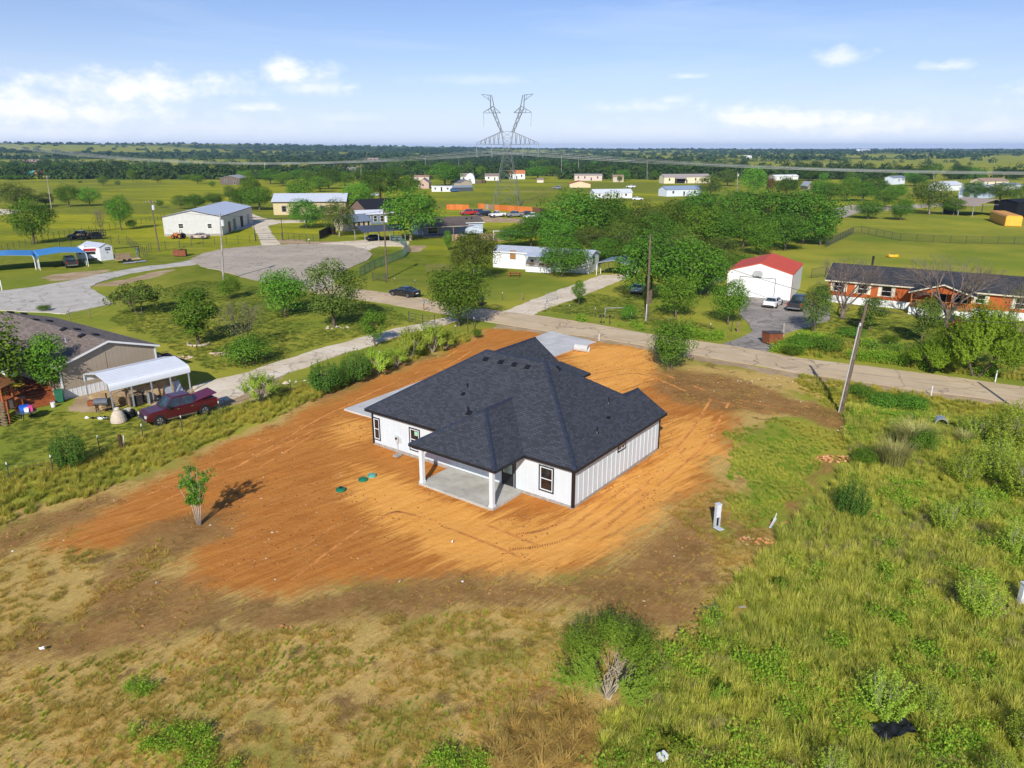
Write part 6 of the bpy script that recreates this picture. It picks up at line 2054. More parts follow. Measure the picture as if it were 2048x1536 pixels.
FAR = [
 ((441, 369), (481, 369), 356, 350.5, 16, wl('brown', (.15, .115, .10)), rf('grey', (.36, .36, .37)), 'y', 'brown_house', 'dark brown house with a pale low roof alone in the far pasture', 'house', 2),
 ((863.5, 383), (904, 383), 373, 371.5, 3, wl('white', (.78, .78, .77)), rf('white', (.76, .76, .76)), 'x', 'white_trailer', 'small white trailer house in the green field, left of a blue car', 'mobile home', 3),
 ((906, 383), (946, 382), 374.5, 371, 6, wl('dark', (.08, .09, .10)), rf('bluegrey', (.24, .28, .33)), 'x', 'open_shed', 'low dark open shed with a blue-grey roof right of the small white trailer', 'shed', 0),
 ((919, 373), (944, 372), 365, 359, 9, wl('tan', (.46, .38, .29)), rf('slate', (.16, .18, .21)), 'y', 'tan_shed', 'small tan shed with a slate roof before the white arched building', 'shed', 0),
 ((921, 363), (946, 363), 352, 346, 7, wl('offwhite', (.70, .68, .64)), rf('taupe', (.28, .22, .18)), 'x', 'white_house', 'white house with a taupe roof beside the arched white building', 'house', 2),
 ((970, 361), (998, 361), 351.5, 346.5, 9, wl('offwhite', (.70, .68, .64)), rf('taupe', (.28, .22, .18)), 'x', 'white_house', 'white house with a taupe roof just left of the power tower', 'house', 2),
 ((1018, 358), (1050, 358), 346.5, 340, 9, wl('white', (.78, .78, .77)), rf('orange', (.55, .20, .07)), 'x', 'white_house', 'white house with an orange roof seen through the power tower', 'house', 3),
 ((836, 377), (858, 377), 365, 357, 12, wl('pinktan', (.52, .36, .27)), rf('greybrown', (.26, .22, .21)), 'y', 'tan_house', 'pinkish tan gabled house right of the round yellow-green tree', 'house', 1),
 ((828, 361), (858, 361), 353, 350, 9, wl('pale', (.58, .50, .44)), rf('red_brown', (.40, .22, .16)), 'x', 'pale_house', 'pale house with a reddish roof behind the pinkish tan one', 'house', 2),
 ((1074, 365), (1087, 365), 359, 356, 5, wl('cream', (.70, .60, .48)), rf('taupe', (.28, .22, .18)), 'x', 'cream_shed', 'tiny cream shed in the field right of the power tower', 'shed', 0),
 ((1149, 361.5), (1204, 361.5), 350, 347.5, 5, wl('pink', (.62, .50, .44)), rf('greytan', (.36, .31, .29)), 'x', 'pink_trailer', 'long pinkish mobile home beyond the rusty barn', 'mobile home', 4),
 ((1139, 375), (1181, 375), 367, 361.5, 9, wl('cream2', (.66, .54, .34)), rf('rust', (.38, .12, .05)), 'y', 'rusty_barn', 'cream barn with a rusty red roof poking over the grove', 'barn', 0),
 ((1226, 364), (1247, 364), 353, 349.5, 6, wl('tan2', (.56, .46, .34)), rf('brown', (.34, .24, .17)), 'x', 'tan_shed', 'small tan shed with a bush in front, right of the pinkish mobile home', 'shed', 1),
 ((1188, 397), (1264, 396), 385, 378, 6, wl('white', (.78, .78, .77)), rf('palegrey', (.58, .61, .66)), 'x', 'long_trailer', 'long white mobile home with a pale grey roof behind the grove top', 'mobile home', 4),
 ((1328, 367), (1420, 366), 353.5, 348, 8, wl('creamy', (.74, .64, .44)), rf('greytan', (.36, .31, .29)), 'x', 'cream_house', 'long cream house with a dark porch in the far field', 'house', 5),
 ((1333, 393), (1404, 391), 378.5, 372, 7, wl('bluewhite', (.66, .70, .76)), rf('blue', (.26, .33, .46)), 'x', 'blue_roof_trailer', 'long white mobile home with a blue-grey roof', 'mobile home', 3),
 ((1547, 361), (1596, 360), 352.5, 349.5, 5, wl('white', (.78, .78, .77)), rf('white', (.76, .76, .76)), 'x', 'white_trailer', 'white trailer half hidden right of the rust-coloured tree', 'mobile home', 2),
 ((1614, 380), (1626, 380), 371, 363, 9, wl('reddish', (.42, .30, .26)), rf('metal', (.42, .45, .50)), 'y', 'grey_barn', 'small barn with a bright metal roof among trees', 'barn', 0),
 ((1786, 369), (1809, 368), 355, 351.5, 6, wl('bluewhite', (.66, .70, .76)), rf('bluegrey', (.24, .28, .33)), 'x', 'white_shed', 'small white shed beside the hedgerow under the power lines', 'shed', 1),
 ((1890, 382), (1925, 380), 370, 363, 9, wl('white', (.78, .78, .77)), rf('palegrey', (.58, .61, .66)), 'x', 'grey_roof_house', 'pale grey roofed house behind the wide dark olive tree', 'house', 0),
 ((1965, 371), (2016, 370), 362, 356, 9, wl('creamy', (.74, .64, .44)), rf('brown', (.34, .24, .17)), 'x', 'cream_house', 'cream house with a brown roof near the right edge', 'house', 3),
 ((1964, 397), (1990, 394), 377, 368, 10, wl('bluemetal', (.50, .58, .70)), rf('palegrey', (.58, .61, .66)), 'x', 'blue_metal_building', 'pale blue metal building behind the open shed', 'shed', 0),
 ((2008, 380), (2044, 379), 370, 366, 8, wl('white', (.78, .78, .77)), rf('bluegrey', (.24, .28, .33)), 'x', 'grey_shed', 'low grey-roofed shed by the right edge', 'shed', 0),
 ((46, 330), (76, 330), 324, 318, 9, wl('brownbrick', (.34, .22, .16)), rf('brownpink', (.36, .26, .22)), 'x', 'brick_house', 'brown brick house among the dark trees, far left', 'house', 2),
 ((57, 351), (68, 351), 345, 341, 6, wl('teal', (.10, .38, .32)), rf('teal', (.12, .42, .36)), 'x', 'teal_shed', 'teal shed at the edge of the far left trees', 'shed', 0),
 ((69, 351), (78, 351), 345, 340, 6, wl('orange', (.42, .17, .07)), rf('orange2', (.40, .17, .08)), 'y', 'orange_shed', 'orange-brown shed right of the teal shed', 'shed', 0),
 ((685, 346), (712, 346), 337, 334, 8, wl('white', (.78, .78, .77)), rf('greytan', (.36, .31, .29)), 'x', 'white_house', 'white house in the wooded belt left of the dark dense trees', 'house', 3),
 ((648, 334), (670, 334), 330.5, 328.5, 8, wl('bluewhite', (.66, .70, .76)), rf('bluegrey2', (.42, .48, .56)), 'x', 'blue_house', 'pale blue-roofed house in the wooded belt', 'house', 0),
 ((726, 324), (756, 324), 319, 315.5, 12, wl('brownbrick', (.34, .22, .16)), rf('brownpink', (.36, .26, .22)), 'x', 'brown_house', 'brown-roofed house far behind the black roof', 'house', 0),
 ((1488, 318), (1503, 318), 314.5, 312, 9, wl('white', (.78, .78, .77)), rf('white', (.76, .76, .76)), 'x', 'white_house', 'white house in the far woods at the middle right', 'house', 0),
 ((1718, 308), (1740, 307), 303.5, 302, 14, wl('white', (.78, .78, .77)), rf('white', (.76, .76, .76)), 'x', 'white_hall', 'long white hall far out beyond the green fields', 'hall', 0),
 ((2030, 436), (2075, 434), 404, 398, 8, wl('black', (.012, .012, .013)), rf('black', (.015, .015, .017)), 'x', 'black_shed', 'black shed cut by the right edge behind the orange container', 'shed', 0),
]
for (A, B, re_, rr_, dp, mw, mr, rg, nm, lab, cat, nwin) in FAR:
 o, rz, L_ = frame(A, B)
 if re_ < HORIZON + 4:
  h_, rise = 3.5, 1.5
 else:
  h_ = max(2.0, hgt(*A, re_))
  top = hgt(A[0], A[1], rr_)
  q = o + np.array([-sin(rz), cos(rz)]) * dp / 2
  k = -(rr_ - 768) / F_PX
  yy = q[1] if rg == 'x' else o[1]
  ridge_h = yy * (k * CP - SP) / (CP + k * SP) + CAM_H
  rise = max(.3, min(3.2, ridge_h - h_))
 t = thing(nm, lab, cat, (*o, float(gz(*o))), rz)
 gable(t, 0, L_, 0, dp, h_, rise, rg, mw, mr, .3, th=.15)
 for k in range(nwin):
  s = L_ * (k + .6) / (nwin + .3)
  if k == nwin // 2 and nwin > 1:
   opening(t, 'f', s - .5, s + .5, .1, min(h_ - .3, 2.3), (0, L_, 0, dp), m_trimw, m_dark, 'door', bars=0)
  else:
   opening(t, 'f', s - .6, s + .6, h_ * .38, h_ * .8, (0, L_, 0, dp), m_trimw, m_glass)
 if nm == 'cream_house' and nwin == 5:
  MB().slab([(L_ * .22, -2.2, h_ * .75), (L_ * .46, -2.2, h_ * .75), (L_ * .46, 0, h_ * .95), (L_ * .22, 0, h_ * .95)], .12).build('porch_roof', mr, t)
  for xx in (L_ * .23, L_ * .45):
   MB().box(xx, -2.1, 0, xx + .15, -1.95, h_ * .74).build('post', m_wood, t)
  MB().box(L_ * .23, -.03, .1, L_ * .45, -.01, h_ * .7).build('dark_wall', m_dark, t)
o, rz, L_ = frame((930, 367), (950, 367))
t = thing('arched_hut', 'white round-arched building beside the tan shed', 'hut', (*o, 0), rz)
hq = hgt(930, 367, 347)
ar = [(L_ / 2 - L_ / 2 * cos(a), hq * sin(a) ** .8) for a in np.linspace(0, pi, 15)]
MB().extr(ar[::-1], 'y', 0, 9).build('shell', m_trimw, t)
MB().box(L_ * .35, -.04, .1, L_ * .65, -.01, hq * .5).build('door', M('grey_door', (.3, .3, .3), .6), t)
o, rz, L_ = frame((1944, 434), (2026, 432))
t = thing('open_shed', 'open-sided shed with a tan metal roof beside the orange container', 'shed', (*o, 0), rz)
ho_ = hgt(1944, 434, 412)
gable(t, 0, L_, 0, 13, ho_, 2.0, 'y', None, M_ribbed('tan_metal', (.46, .36, .27), .4, 'y', .5), .3, walls=False)
for xx in (.05, L_ - .25):
 for yy in (0.1, 6, 12.6):
  MB().box(xx, yy, 0, xx + .2, yy + .2, ho_).build('post', m_alum, t)
MB().path([(0, .2, ho_), (L_ / 2, .2, ho_ + .25), (L_, .2, ho_)], .07, 5).build('truss', m_alum, t)
MB().box(.3, 12.8, 0, L_ * .35, 12.95, ho_ * .95).build('back_wall', m_tarwood, t)
o, rz, L_ = frame((1978, 440), (2009, 452))
q = np.array(G(2032, 450))
t = thing('orange_container', 'rounded orange-yellow container standing on the far lawn', 'container', (*o, 0), rz)
hc_ = 3.0
W_ = 4.2
pr_ = [(0, 0), (0, hc_ - .4), (.35, hc_), (W_ - .35, hc_), (W_, hc_ - .4), (W_, 0)]
MB().extr(pr_, 'x', 0, L_).build('body', M_ribbed('orange_sheet', (.80, .36, .03), .8, 'x', .5, .08), t)
MB().extr([(.2, .2), (.2, hc_ - .45), (.4, hc_ - .2), (W_ - .4, hc_ - .2), (W_ - .2, hc_ - .45), (W_ - .2, .2)], 'x', L_ + .002, L_ + .05).build('end_panel', M('yellow_end', (.85, .45, .05), .5), t)
def board_fence(name, label, pts, h, mats, bw=.6, cat='fence', gap=.02):
 P = [np.array(p) for p in pts]
 t = thing(name, label, cat, (*P[0], 0))
 for a, b in zip(P[:-1], P[1:]):
  d = b - a
  L_ = np.linalg.norm(d)
  ang = atan2(d[1], d[0])
  n = max(1, int(L_ / bw))
  me = None
  for k in range(n):
   c = a + d * (k + .5) / n - P[0]
   mt = mats[int(random.random() * len(mats))]
   MB().cbox((c[0], c[1], h / 2 + random.uniform(-.04, .04)), (L_ / n - gap, .03, h), ang).build('board', mt, t)
  nrm = np.array([-d[1], d[0]]) / L_ * .05
  c = (a + b) / 2 - P[0] + nrm
  for z in (.35, h - .35):
   MB().cbox((c[0], c[1], z), (L_, .05, .09), ang).build('rail', mats[0], t)
 return t
m_of = [M('orange_board', (.56, .155, .03), .75, .2, var=.15), M('orange_board_2', (.62, .19, .045), .75, .2, var=.15)]
board_fence('board_fence', 'bright orange board fence, short left length behind the parked trucks', PX((893, 419), (938, 420)), 1.9, m_of, 1.1)
board_fence('board_fence', 'bright orange board fence, long length behind the parked trucks', PX((956, 417), (970, 418)), 1.9, m_of, 1.0)
board_fence('board_fence', 'grey weathered board fence between two orange lengths', PX((971, 418.5), (988, 419.5)), 1.9, [m_wood, M('grey_board_2', (.34, .27, .21), .9)], 1.0)
board_fence('board_fence', 'bright orange board fence, longest length behind the white pickup', PX((989, 420), (1064, 426)), 2.0, m_of, 1.1)
board_fence('board_fence', 'dark brown board fence at the right end of the orange one', PX((1065, 426), (1089, 428)), 2.0, [m_brownwood, M('brown_board_2', (.15, .07, .035), .9)], 1.0)
board_fence('board_fence', 'dark brown corner fence next to the pale-blossomed tree', PX((639, 479), (661, 468), (672, 470)), 2.1, [m_brownwood, m_tarwood], .3)
board_fence('board_fence', 'tan board fence behind the white mobile home', PX((955, 483), (1020, 482)), 1.9, [m_wood, M('tan_board', (.36, .25, .15), .9)], .5)
board_fence('board_fence', 'short tan board fence before the low house porch', PX((903, 482), (918, 481)), 1.5, [m_ply, m_wood], .5)
board_fence('board_fence', 'brown board fence beside the arched white building', PX((952, 367), (972, 366)), 1.9, [m_wood, m_brownwood], 1.2)
# ================================================================== VEHICLES
m_tyre = M('tyre_rubber', (.018, .018, .019), .85, .2, var=.2)
m_rim = M('alloy_rim', (.50, .50, .51), .35, .5, .7, var=.1)
m_carglass = M_glass('car_glass', (.03, .045, .055), .05, .8)
m_head = M('headlight_lens', (.75, .75, .72), .15, .6)
m_tail = M('tail_light', (.42, .015, .01), .3, .5)
m_chrome = M('chrome', (.6, .6, .6), .2, .5, .9)
m_blk = M('black_trim_plastic', (.02, .02, .021), .6, .3)
def paint(name, c, coat=.5):
 return M('paint_' + name, c, .32, .5, 0, .03, 1, 0, coat)
def loft(secs, mat, name, parent):
 """body shell from cross-sections (x, z bottom, z top, half width)"""
 mb = MB()
 v, n = [], 10
 for (x, zb, zt, w) in secs:
  zm = zb + (zt - zb) * .55
  ring = [(-w * .90, zb), (-w, zb + .10), (-w * 1.0, zm), (-w * .97, zt - .07), (-w * .88, zt)]
  ring = ring + [(-y, z) for y, z in ring[::-1]]
  v += [(x, y, z) for y, z in ring]
 f = []
 for i in range(len(secs) - 1):
  for k in range(n):
   a, b = i * n + k, i * n + (k + 1) % n
   f.append((a, b, b + n, a + n))
 f.append(tuple(range(n)))
 f.append(tuple(range(len(secs) * n - 1, (len(secs) - 1) * n - 1, -1)))
 mb.add(v, f)
 o = mb.build(name, mat, parent, smooth=False)
 return o
def quad_panel(a, b, c, d, inset, lift, th, mat, name, parent):
 P = [np.array(p, float) for p in (a, b, c, d)]
 cen = sum(P) / 4
 n = np.cross(P[1] - P[0], P[3] - P[0])
 n /= np.linalg.norm(n)
 Q = []
 for i in range(4):
  e1 = P[(i + 1) % 4] - P[i]
  e0 = P[(i - 1) % 4] - P[i]
  Q.append(P[i] + e1 / np.linalg.norm(e1) * inset + e0 / np.linalg.norm(e0) * inset)
 top = [tuple(q + n * lift) for q in Q]
 bot = [tuple(q + n * (lift - th)) for q in Q]
 mb = MB().add(top + bot, [(0, 1, 2, 3), (7, 6, 5, 4), (0, 4, 5, 1), (1, 5, 6, 2), (2, 6, 7, 3), (3, 7, 4, 0)])
 return mb.build(name, mat, parent)
def cabin(parent, xb0, xb1, zb, wb, xt0, xt1, zt, wt, mp, split=2, detail=True):
 """greenhouse: x front > x back; b = bottom, t = top"""
 B = [(xb0, -wb, zb), (xb0, wb, zb), (xb1, wb, zb), (xb1, -wb, zb)]
 xm0, xm1, zc = xt0, xt1, zt
 T = [(xm0, -wt, zc - .05), (xm0, wt, zc - .05), (xm1, wt, zc - .05), (xm1, -wt, zc - .05)]
 R = [(xm0 - .15, -wt * .8, zc), (xm0 - .15, wt * .8, zc), (xm1 + .15, wt * .8, zc), (xm1 + .15, -wt * .8, zc)]
 v = B + T + R
 f = [(0, 1, 5, 4), (1, 2, 6, 5), (2, 3, 7, 6), (3, 0, 4, 7), (4, 5, 9, 8), (5, 6, 10, 9), (6, 7, 11, 10), (7, 4, 8, 11), (8, 9, 10, 11)]
 MB().add(v, f).build('cab', mp, parent)
 quad_panel(B[0], B[1], T[1], T[0], .06, .012, .02, m_carglass, 'windscreen', parent)
 quad_panel(B[2], B[3], T[3], T[2], .07, .012, .02, m_carglass, 'rear_window', parent)
 for s in (0, 1):
  b0, b1, t0, t1 = (B[1], B[2], T[1], T[2]) if s else (B[3], B[0], T[3], T[0])
  b0, b1, t0, t1 = map(np.array, (b0, b1, t0, t1))
  for k in range(split):
   p, q = k / split, (k + 1) / split
   quad_panel(b0 + (b1 - b0) * p, b0 + (b1 - b0) * q, t0 + (t1 - t0) * q, t0 + (t1 - t0) * p, .055, .012, .02, m_carglass, 'side_window', parent)
def wheels(parent, xs, w, r, wd=.24, rim=True):
 for x in xs:
  for s in (-1, 1):
   y = s * (w - wd * .5 + .01)
   arch = MB().path([(x, y - s * .3, r), (x, s * (w + .006), r)], [r * 1.16] * 2, 18).build('wheel_arch', m_blk, parent)
   mb = MB().path([(x, y - wd / 2, r), (x, y - wd / 2 + .03, r), (x, y + wd / 2 - .03 + .02, r), (x, y + wd / 2 + .02, r)] if s > 0 else
                           [(x, y + wd / 2, r), (x, y + wd / 2 - .03, r), (x, y - wd / 2 + .03 - .02, r), (x, y - wd / 2 - .02, r)],
                           [r * .93, r, r, r * .93], 18)
   wh = mb.build('wheel', m_tyre, parent)
   if rim:
    yo = s * (w + .034)
    MB().path([(x, yo - s * .05, r), (x, yo, r)], [r * .64, r * .60], 14).build('rim', m_rim, wh)
    hub = MB()
    for k in range(5):
     a = 2 * pi * k / 5
     hub.path([(x + cos(a) * r * .12, yo + s * .008, r + sin(a) * r * .12), (x + cos(a) * r * .55, yo + s * .008, r + sin(a) * r * .55)], [.03, .045], 4)
    hub.build('hub', m_blk, wh)
def place_by_wheels(rear, front, side, W_):
 a, b = np.array(G(*rear)), np.array(G(*front))
 d = (b - a) / np.linalg.norm(b - a)
 left = np.array([-d[1], d[0]])
 c = (a + b) / 2 + (left if side == 'R' else -left) * W_ / 2
 return c, atan2(d[1], d[0])
def pickup(name, label, pos, rz, mp, near=False, cover=False, group=None, long_cab=True, scale=1.0, cat='pickup truck', topper=False):
 t = thing(name, label, cat, (*pos, 0), rz, group, (scale, scale, scale * 1.07))
 Wd = 1.0
 loft([(2.95, .52, .78, .80), (2.90, .42, .98, .93), (2.55, .40, 1.10, .99), (1.35, .38, 1.18, Wd), (1.3, .38, 1.20, Wd), (-.95, .38, 1.20, Wd),
          (-1.0, .40, 1.20, Wd), (-2.80, .46, 1.20, .99), (-2.92, .52, 1.17, .95)], mp, 'body', t)
 cabin(t, 1.45, -1.0 if long_cab else -.3, 1.19, .95, .70, -.88 if long_cab else -.2, 1.92, .76, mp)
 wheels(t, (1.95, -1.75), Wd, .40, rim=near or True)
 if not topper:
  MB().box(-2.80, -.83, 1.185, -1.08, .83, 1.203).build('bed', m_blk, t)
  MB().box(-2.86, -.96, 1.19, -1.04, -.84, 1.24).build('bed_rail', mp, t)
  MB().box(-2.86, .84, 1.19, -1.04, .96, 1.24).build('bed_rail', mp, t)
 else:
  loft([(-1.02, 1.19, 1.80, .88), (-2.86, 1.19, 1.78, .88)], mp, 'topper', t)
 MB().box(2.92, -.88, .42, 3.03, .88, .60).build('front_bumper', m_chrome if near else m_blk, t)
 MB().box(-3.03, -.88, .46, -2.90, .88, .62).build('rear_bumper', m_chrome, t)
 MB().box(2.90, -.55, .66, 2.965, .55, .92).build('grille', m_blk, t)
 for s in (-1, 1):
  MB().cbox((2.90, s * .76, .84), (.14, .30, .20)).build('headlight', m_head, t)
  MB().cbox((-2.90, s * .88, .98), (.10, .17, .36)).build('tail_light', m_tail, t)
 if near:
  for s in (-1, 1):
   for x0, x1 in ((.22, 1.28), (-.92, .17)):
    d_ = MB()
    y0, y1 = sorted((s * .995, s * 1.008))
    d_.box(x0, y0, .52, x1, y1, 1.12)
    dr_ = d_.build('door', mp, t)
    y0, y1 = sorted((s * 1.006, s * 1.03))
    MB().box(x0 + .06, y0, .98, x0 + .28, y1, 1.03).build('handle', m_chrome, dr_)
   y0, y1 = sorted((s * .95, s * 1.20))
   MB().box(1.02, y0, 1.20, 1.22, y1, 1.40).build('mirror', m_blk, t)
   y0, y1 = sorted((s * .86, s * 1.06))
   MB().box(-1.05, y0, .36, 1.35, y1, .44).build('running_board', m_chrome, t)
  MB().box(2.966, -.16, .76, 2.975, .16, .85).build('emblem', M('dark_blue_oval', (.02, .03, .10), .4), t)
 if cover:
  MB().cbox((-1.96, 0, 1.43), (1.95, 1.86, .07), 0, 0, .17).build('bed_cover', M('paint_wine_cover', (.12, .007, .028), .4, .5, 0, .05, 1, 0, .3), t)
 return t
def sedan(name, label, pos, rz, mp, group=None, fast=True, scale=1.0, cat='car', near=True):
 t = thing(name, label, cat, (*pos, 0), rz, group, (scale,) * 3)
 Wd = .92
 loft([(2.42, .32, .56, .70), (2.34, .24, .70, .84), (1.9, .22, .82, .91), (1.05, .20, .93, Wd), (-1.3, .20, .98, Wd), (-1.75, .22, 1.0, Wd), (-2.28, .30, .96, .86), (-2.40, .40, .88, .76)], mp, 'body', t)
 cabin(t, 1.15, -1.75, .95, .86, .30, -.95 if fast else -1.15, 1.41, .62, mp, 2)
 wheels(t, (1.48, -1.38), Wd, .34, .23)
 MB().box(2.36, -.62, .30, 2.44, .62, .44).build('front_grille', m_blk, t)
 MB().box(-2.44, -.72, .36, -2.36, .72, .52).build('rear_bumper', m_blk, t)
 for s in (-1, 1):
  MB().cbox((2.30, s * .62, .62), (.22, .30, .12)).build('headlight', m_head, t)
  MB().cbox((-2.34, s * .58, .82), (.10, .46, .13)).build('tail_light', m_tail, t)
  y0, y1 = sorted((s * .86, s * 1.04))
  MB().box(.78, y0, .95, .94, y1, 1.07).build('mirror', mp, t)
  if near:
   y0, y1 = sorted((s * .914, s * .926))
   dr_ = MB().box(-.42, y0, .32, .85, y1, .86).build('door', mp, t)
   y0, y1 = sorted((s * .925, s * .945))
   MB().box(-.36, y0, .76, -.16, y1, .80).build('handle', m_chrome, dr_)
 MB().box(-2.446, -.24, .56, -2.40, .24, .68).build('number_plate', m_trimw, t)
 return t
def suv(name, label, pos, rz, mp, group=None, scale=1.0):
 t = thing(name, label, 'car', (*pos, 0), rz, group, (scale,) * 3)
 Wd = .97
 loft([(2.42, .45, .75, .78), (2.35, .36, .98, .92), (1.2, .34, 1.10, Wd), (-2.25, .36, 1.12, Wd), (-2.40, .45, 1.05, .90)], mp, 'body', t)
 cabin(t, 1.25, -2.28, 1.09, .92, .55, -2.05, 1.80, .76, mp, 3)
 wheels(t, (1.5, -1.45), Wd, .38)
 for s in (-1, 1):
  MB().cbox((2.34, s * .70, .80), (.14, .28, .18)).build('headlight', m_head, t)
  MB().cbox((-2.36, s * .84, .98), (.10, .14, .36)).build('tail_light', m_tail, t)
 MB().box(2.38, -.80, .40, 2.48, .80, .54).build('front_bumper', m_blk, t)
 MB().box(-2.48, -.80, .42, -2.38, .80, .56).build('rear_bumper', m_blk, t)
 return t
p_maroon = paint('maroon', (.075, .006, .010), .6)
p_white = paint('white', (.80, .80, .79))
p_black = paint('black', (.012, .012, .014), .6)
p_dark = paint('dark_grey', (.03, .032, .037))
p_red = paint('red', (.42, .02, .018))
p_navy = paint('navy', (.012, .018, .04))
p_grey = paint('grey', (.22, .23, .25))
p_silver = paint('silver', (.42, .46, .52))
p_blue = paint('blue', (.03, .11, .30))
p_old = M('faded_rusty_paint', (.42, .33, .27), .7, .3, var=.45, scale=1.2)
c, h = place_by_wheels((414, 829), (324, 851), 'L', 2.0)
pickup('pickup_truck', 'maroon crew-cab pickup with its bed cover propped open beside the white carport', c, h, p_maroon, True, True)
c, h = place_by_wheels((817, 596), (786, 591.5), 'L', 1.84)
sedan('muscle_car', 'low black coupe parked on the road by the lawn', c, h, p_black, scale=1.06)
c, h = place_by_wheels((1552.5, 617.5), (1564.5, 609.5), 'R', 1.84)
hd = h
sedan('white_sedan', 'white sedan parked on the dark drive in front of the garage', c, h, p_white)
c = np.array(G(1586, 625)) + np.array([cos(hd), sin(hd)]) * 3.0
pickup('pickup_truck', 'dark grey pickup parked right of the white sedan', c, hd, p_dark, True)
c = np.array(G(1276, 584))
sedan('silver_car', 'pale silver car under the roadside grove', c, radians(72), p_silver)
c = np.array(G(146, 536)) + np.array([cos(2.25), sin(2.25)]) * 2.6
pickup('pickup_truck', 'black pickup backed into the blue carport', c, 2.25, p_dark, False)
c = np.array(G(487, 438))
pickup('box_truck', 'white truck with a box body beside the metal shed', c, -1.85, p_white, topper=True, scale=1.1, cat='truck')
ROW = [('pickup', 938, 430, 3.5, p_red, 'red pickup, left end of the row in front of the orange fence'),
       ('suv', 953, 429, 3.7, p_navy, 'dark navy SUV second from the left in the row by the orange fence'),
       ('suv', 968, 432, 3.6, p_black, 'black SUV with its nose to the camera left of the white pickup'),
       ('pickup', 995, 434, 3.75, p_white, 'white regular-cab pickup in the middle of the row by the orange fence'),
       ('pickup', 1030, 434, 3.55, p_grey, 'grey pickup with something brown before it, right of the middle white one'),
       ('sedan', 1053, 430, 3.4, p_dark, 'dark sedan half hidden behind two pickups in the row'),
       ('pickup', 1066, 438, 3.6, p_white, 'white pickup at the right end of the row, before the grove')]
for kd, px, py, hh, pp, lab in ROW:
 c = G(px, py)
 if kd == 'pickup':
  pickup('parked_pickup', lab, c, hh, pp, group='vehicles parked along the orange fence', long_cab=(px != 995))
 elif kd == 'suv':
  suv('parked_car', lab, c, hh, pp, group='vehicles parked along the orange fence')
 else:
  sedan('parked_car', lab, c, hh, pp, group='vehicles parked along the orange fence', near=False)
t = thing('boat', 'small white boat with a blue stripe at the right end of the parked row', 'boat', (*G(1088, 436), 0), 3.3)
loft([(2.8, .7, 1.1, .1), (2.0, .45, 1.15, .6), (.5, .4, 1.1, .95), (-2.4, .4, 1.05, .95)], p_white, 'hull', t)
MB().box(-1.9, -.8, 1.1, .4, .8, 1.35).build('cockpit', p_blue, t)
MB().box(-2.2, -.9, .1, 1.5, .9, .4).build('trailer_frame', m_alum, t)
sedan('dark_car', 'dark car nosed under the black carport', G(748, 480), 1.2, p_dark, near=False)
suv('blue_car', 'blue car beside the small white trailer house in the field', G(909, 383.5), .2, p_blue)
sedan('old_white_car', 'old white car alone on the far grass above the grove', G(1262, 375.5), 2.6, p_white, near=False, scale=1.15)
sedan('old_car', 'faded rusty old car with no roof in front of the metal shed', G(399, 477), 3.0, p_old, near=False)
suv('far_car', 'dark grey car on the grass right of the power tower', G(1114, 378), 2.8, p_grey)
sedan('far_car', 'pale car parked behind the black roof, left one', G(752, 392), 0.1, p_silver, near=False)
sedan('far_car', 'white car behind the long white mobile home', G(1275, 400), 0.0, p_white, near=False)
t = thing('tractor', 'small orange tractor with a front loader by the metal shed', 'tractor', (*G(359, 477), 0), 2.9)
m_trac = M('tractor_orange', (.50, .16, .03), .6, .3, var=.3)
MB().box(-.3, -.35, .6, 1.5, .35, 1.2).build('hood', m_trac, t)
MB().box(-.9, -.3, .9, -.4, .3, 1.0).cbox((-.9, 0, 1.25), (.1, .55, .5)).build('seat', m_black, t)
for x, r_ in ((-.7, .65), (1.2, .42)):
 for s in (-1, 1):
  w_ = MB().path([(x, s * .6, r_), (x, s * .9, r_)], r_, 14).build('wheel', m_tyre, t)
  MB().path([(x, s * .88, r_), (x, s * .92, r_)], r_ * .5, 10).build('rim', m_trac, w_)
MB().box(1.6, -.8, .2, 2.2, .8, .7).build('bucket', m_trac, t)
for s in (-1, 1):
 MB().path([(-.2, s * .45, 1.3), (1.0, s * .5, 1.5), (1.8, s * .5, .6)], .06, 5).build('loader_arm', m_trac, t)
MB().path([(-.6, -.4, 1.0), (-.6, -.4, 2.1), (-.6, .4, 2.1), (-.6, .4, 1.0)], .05, 5).build('roll_bar', m_black, t)
o, rz, L_ = frame((155, 523), (196, 521))
t = thing('camper_trailer', 'white camper trailer with a red band across its end', 'camper', (*o, 0), rz)
L_ = max(3.0, L_)
MB().extr([(0, .55), (0, 2.2), (.5, 2.6), (5.2, 2.6), (5.6, 2.2), (5.6, .55)], 'x', 0, L_).build('body', p_white, t)
MB().box(L_ * .38, -.03, 1.95, L_ * .98, .5, 2.62 - .2).build('red_band', M('faded_red', (.36, .02, .03), .6), t)
opening(t, 'f', L_ * .45, L_ * .95, 1.25, 1.9, (0, L_, 0, 5.6), m_alum, m_glass, bars=0)
opening(t, 'f', L_ * .12, L_ * .3, 1.4, 1.9, (0, L_, 0, 5.6), m_alum, m_glass, bars=0)
MB().box(.6, 1.5, 2.6, 1.4, 2.3, 2.85).build('air_conditioner', m_trimw, t)
for s in (0.05, L_ - .25):
 MB().cyl((s, 3, .35), .35, .2, 14, 'x').build('wheel', m_tyre, t)
o, rz, L_ = frame((232, 527), (271, 524))
t = thing('flatbed_trailer', 'old flatbed trailer with a black hoop frame and brown side boards', 'trailer', (*o, 0), rz)
L_ = max(4.5, L_)
MB().box(0, 0, .55, L_, 2.1, .72).build('bed', m_ply, t)
for k in range(5):
 MB().box(0, -.04, .74 + k * .24, L_ * .62, .0, .74 + k * .24 + .22).build('side_board', m_wood, t)
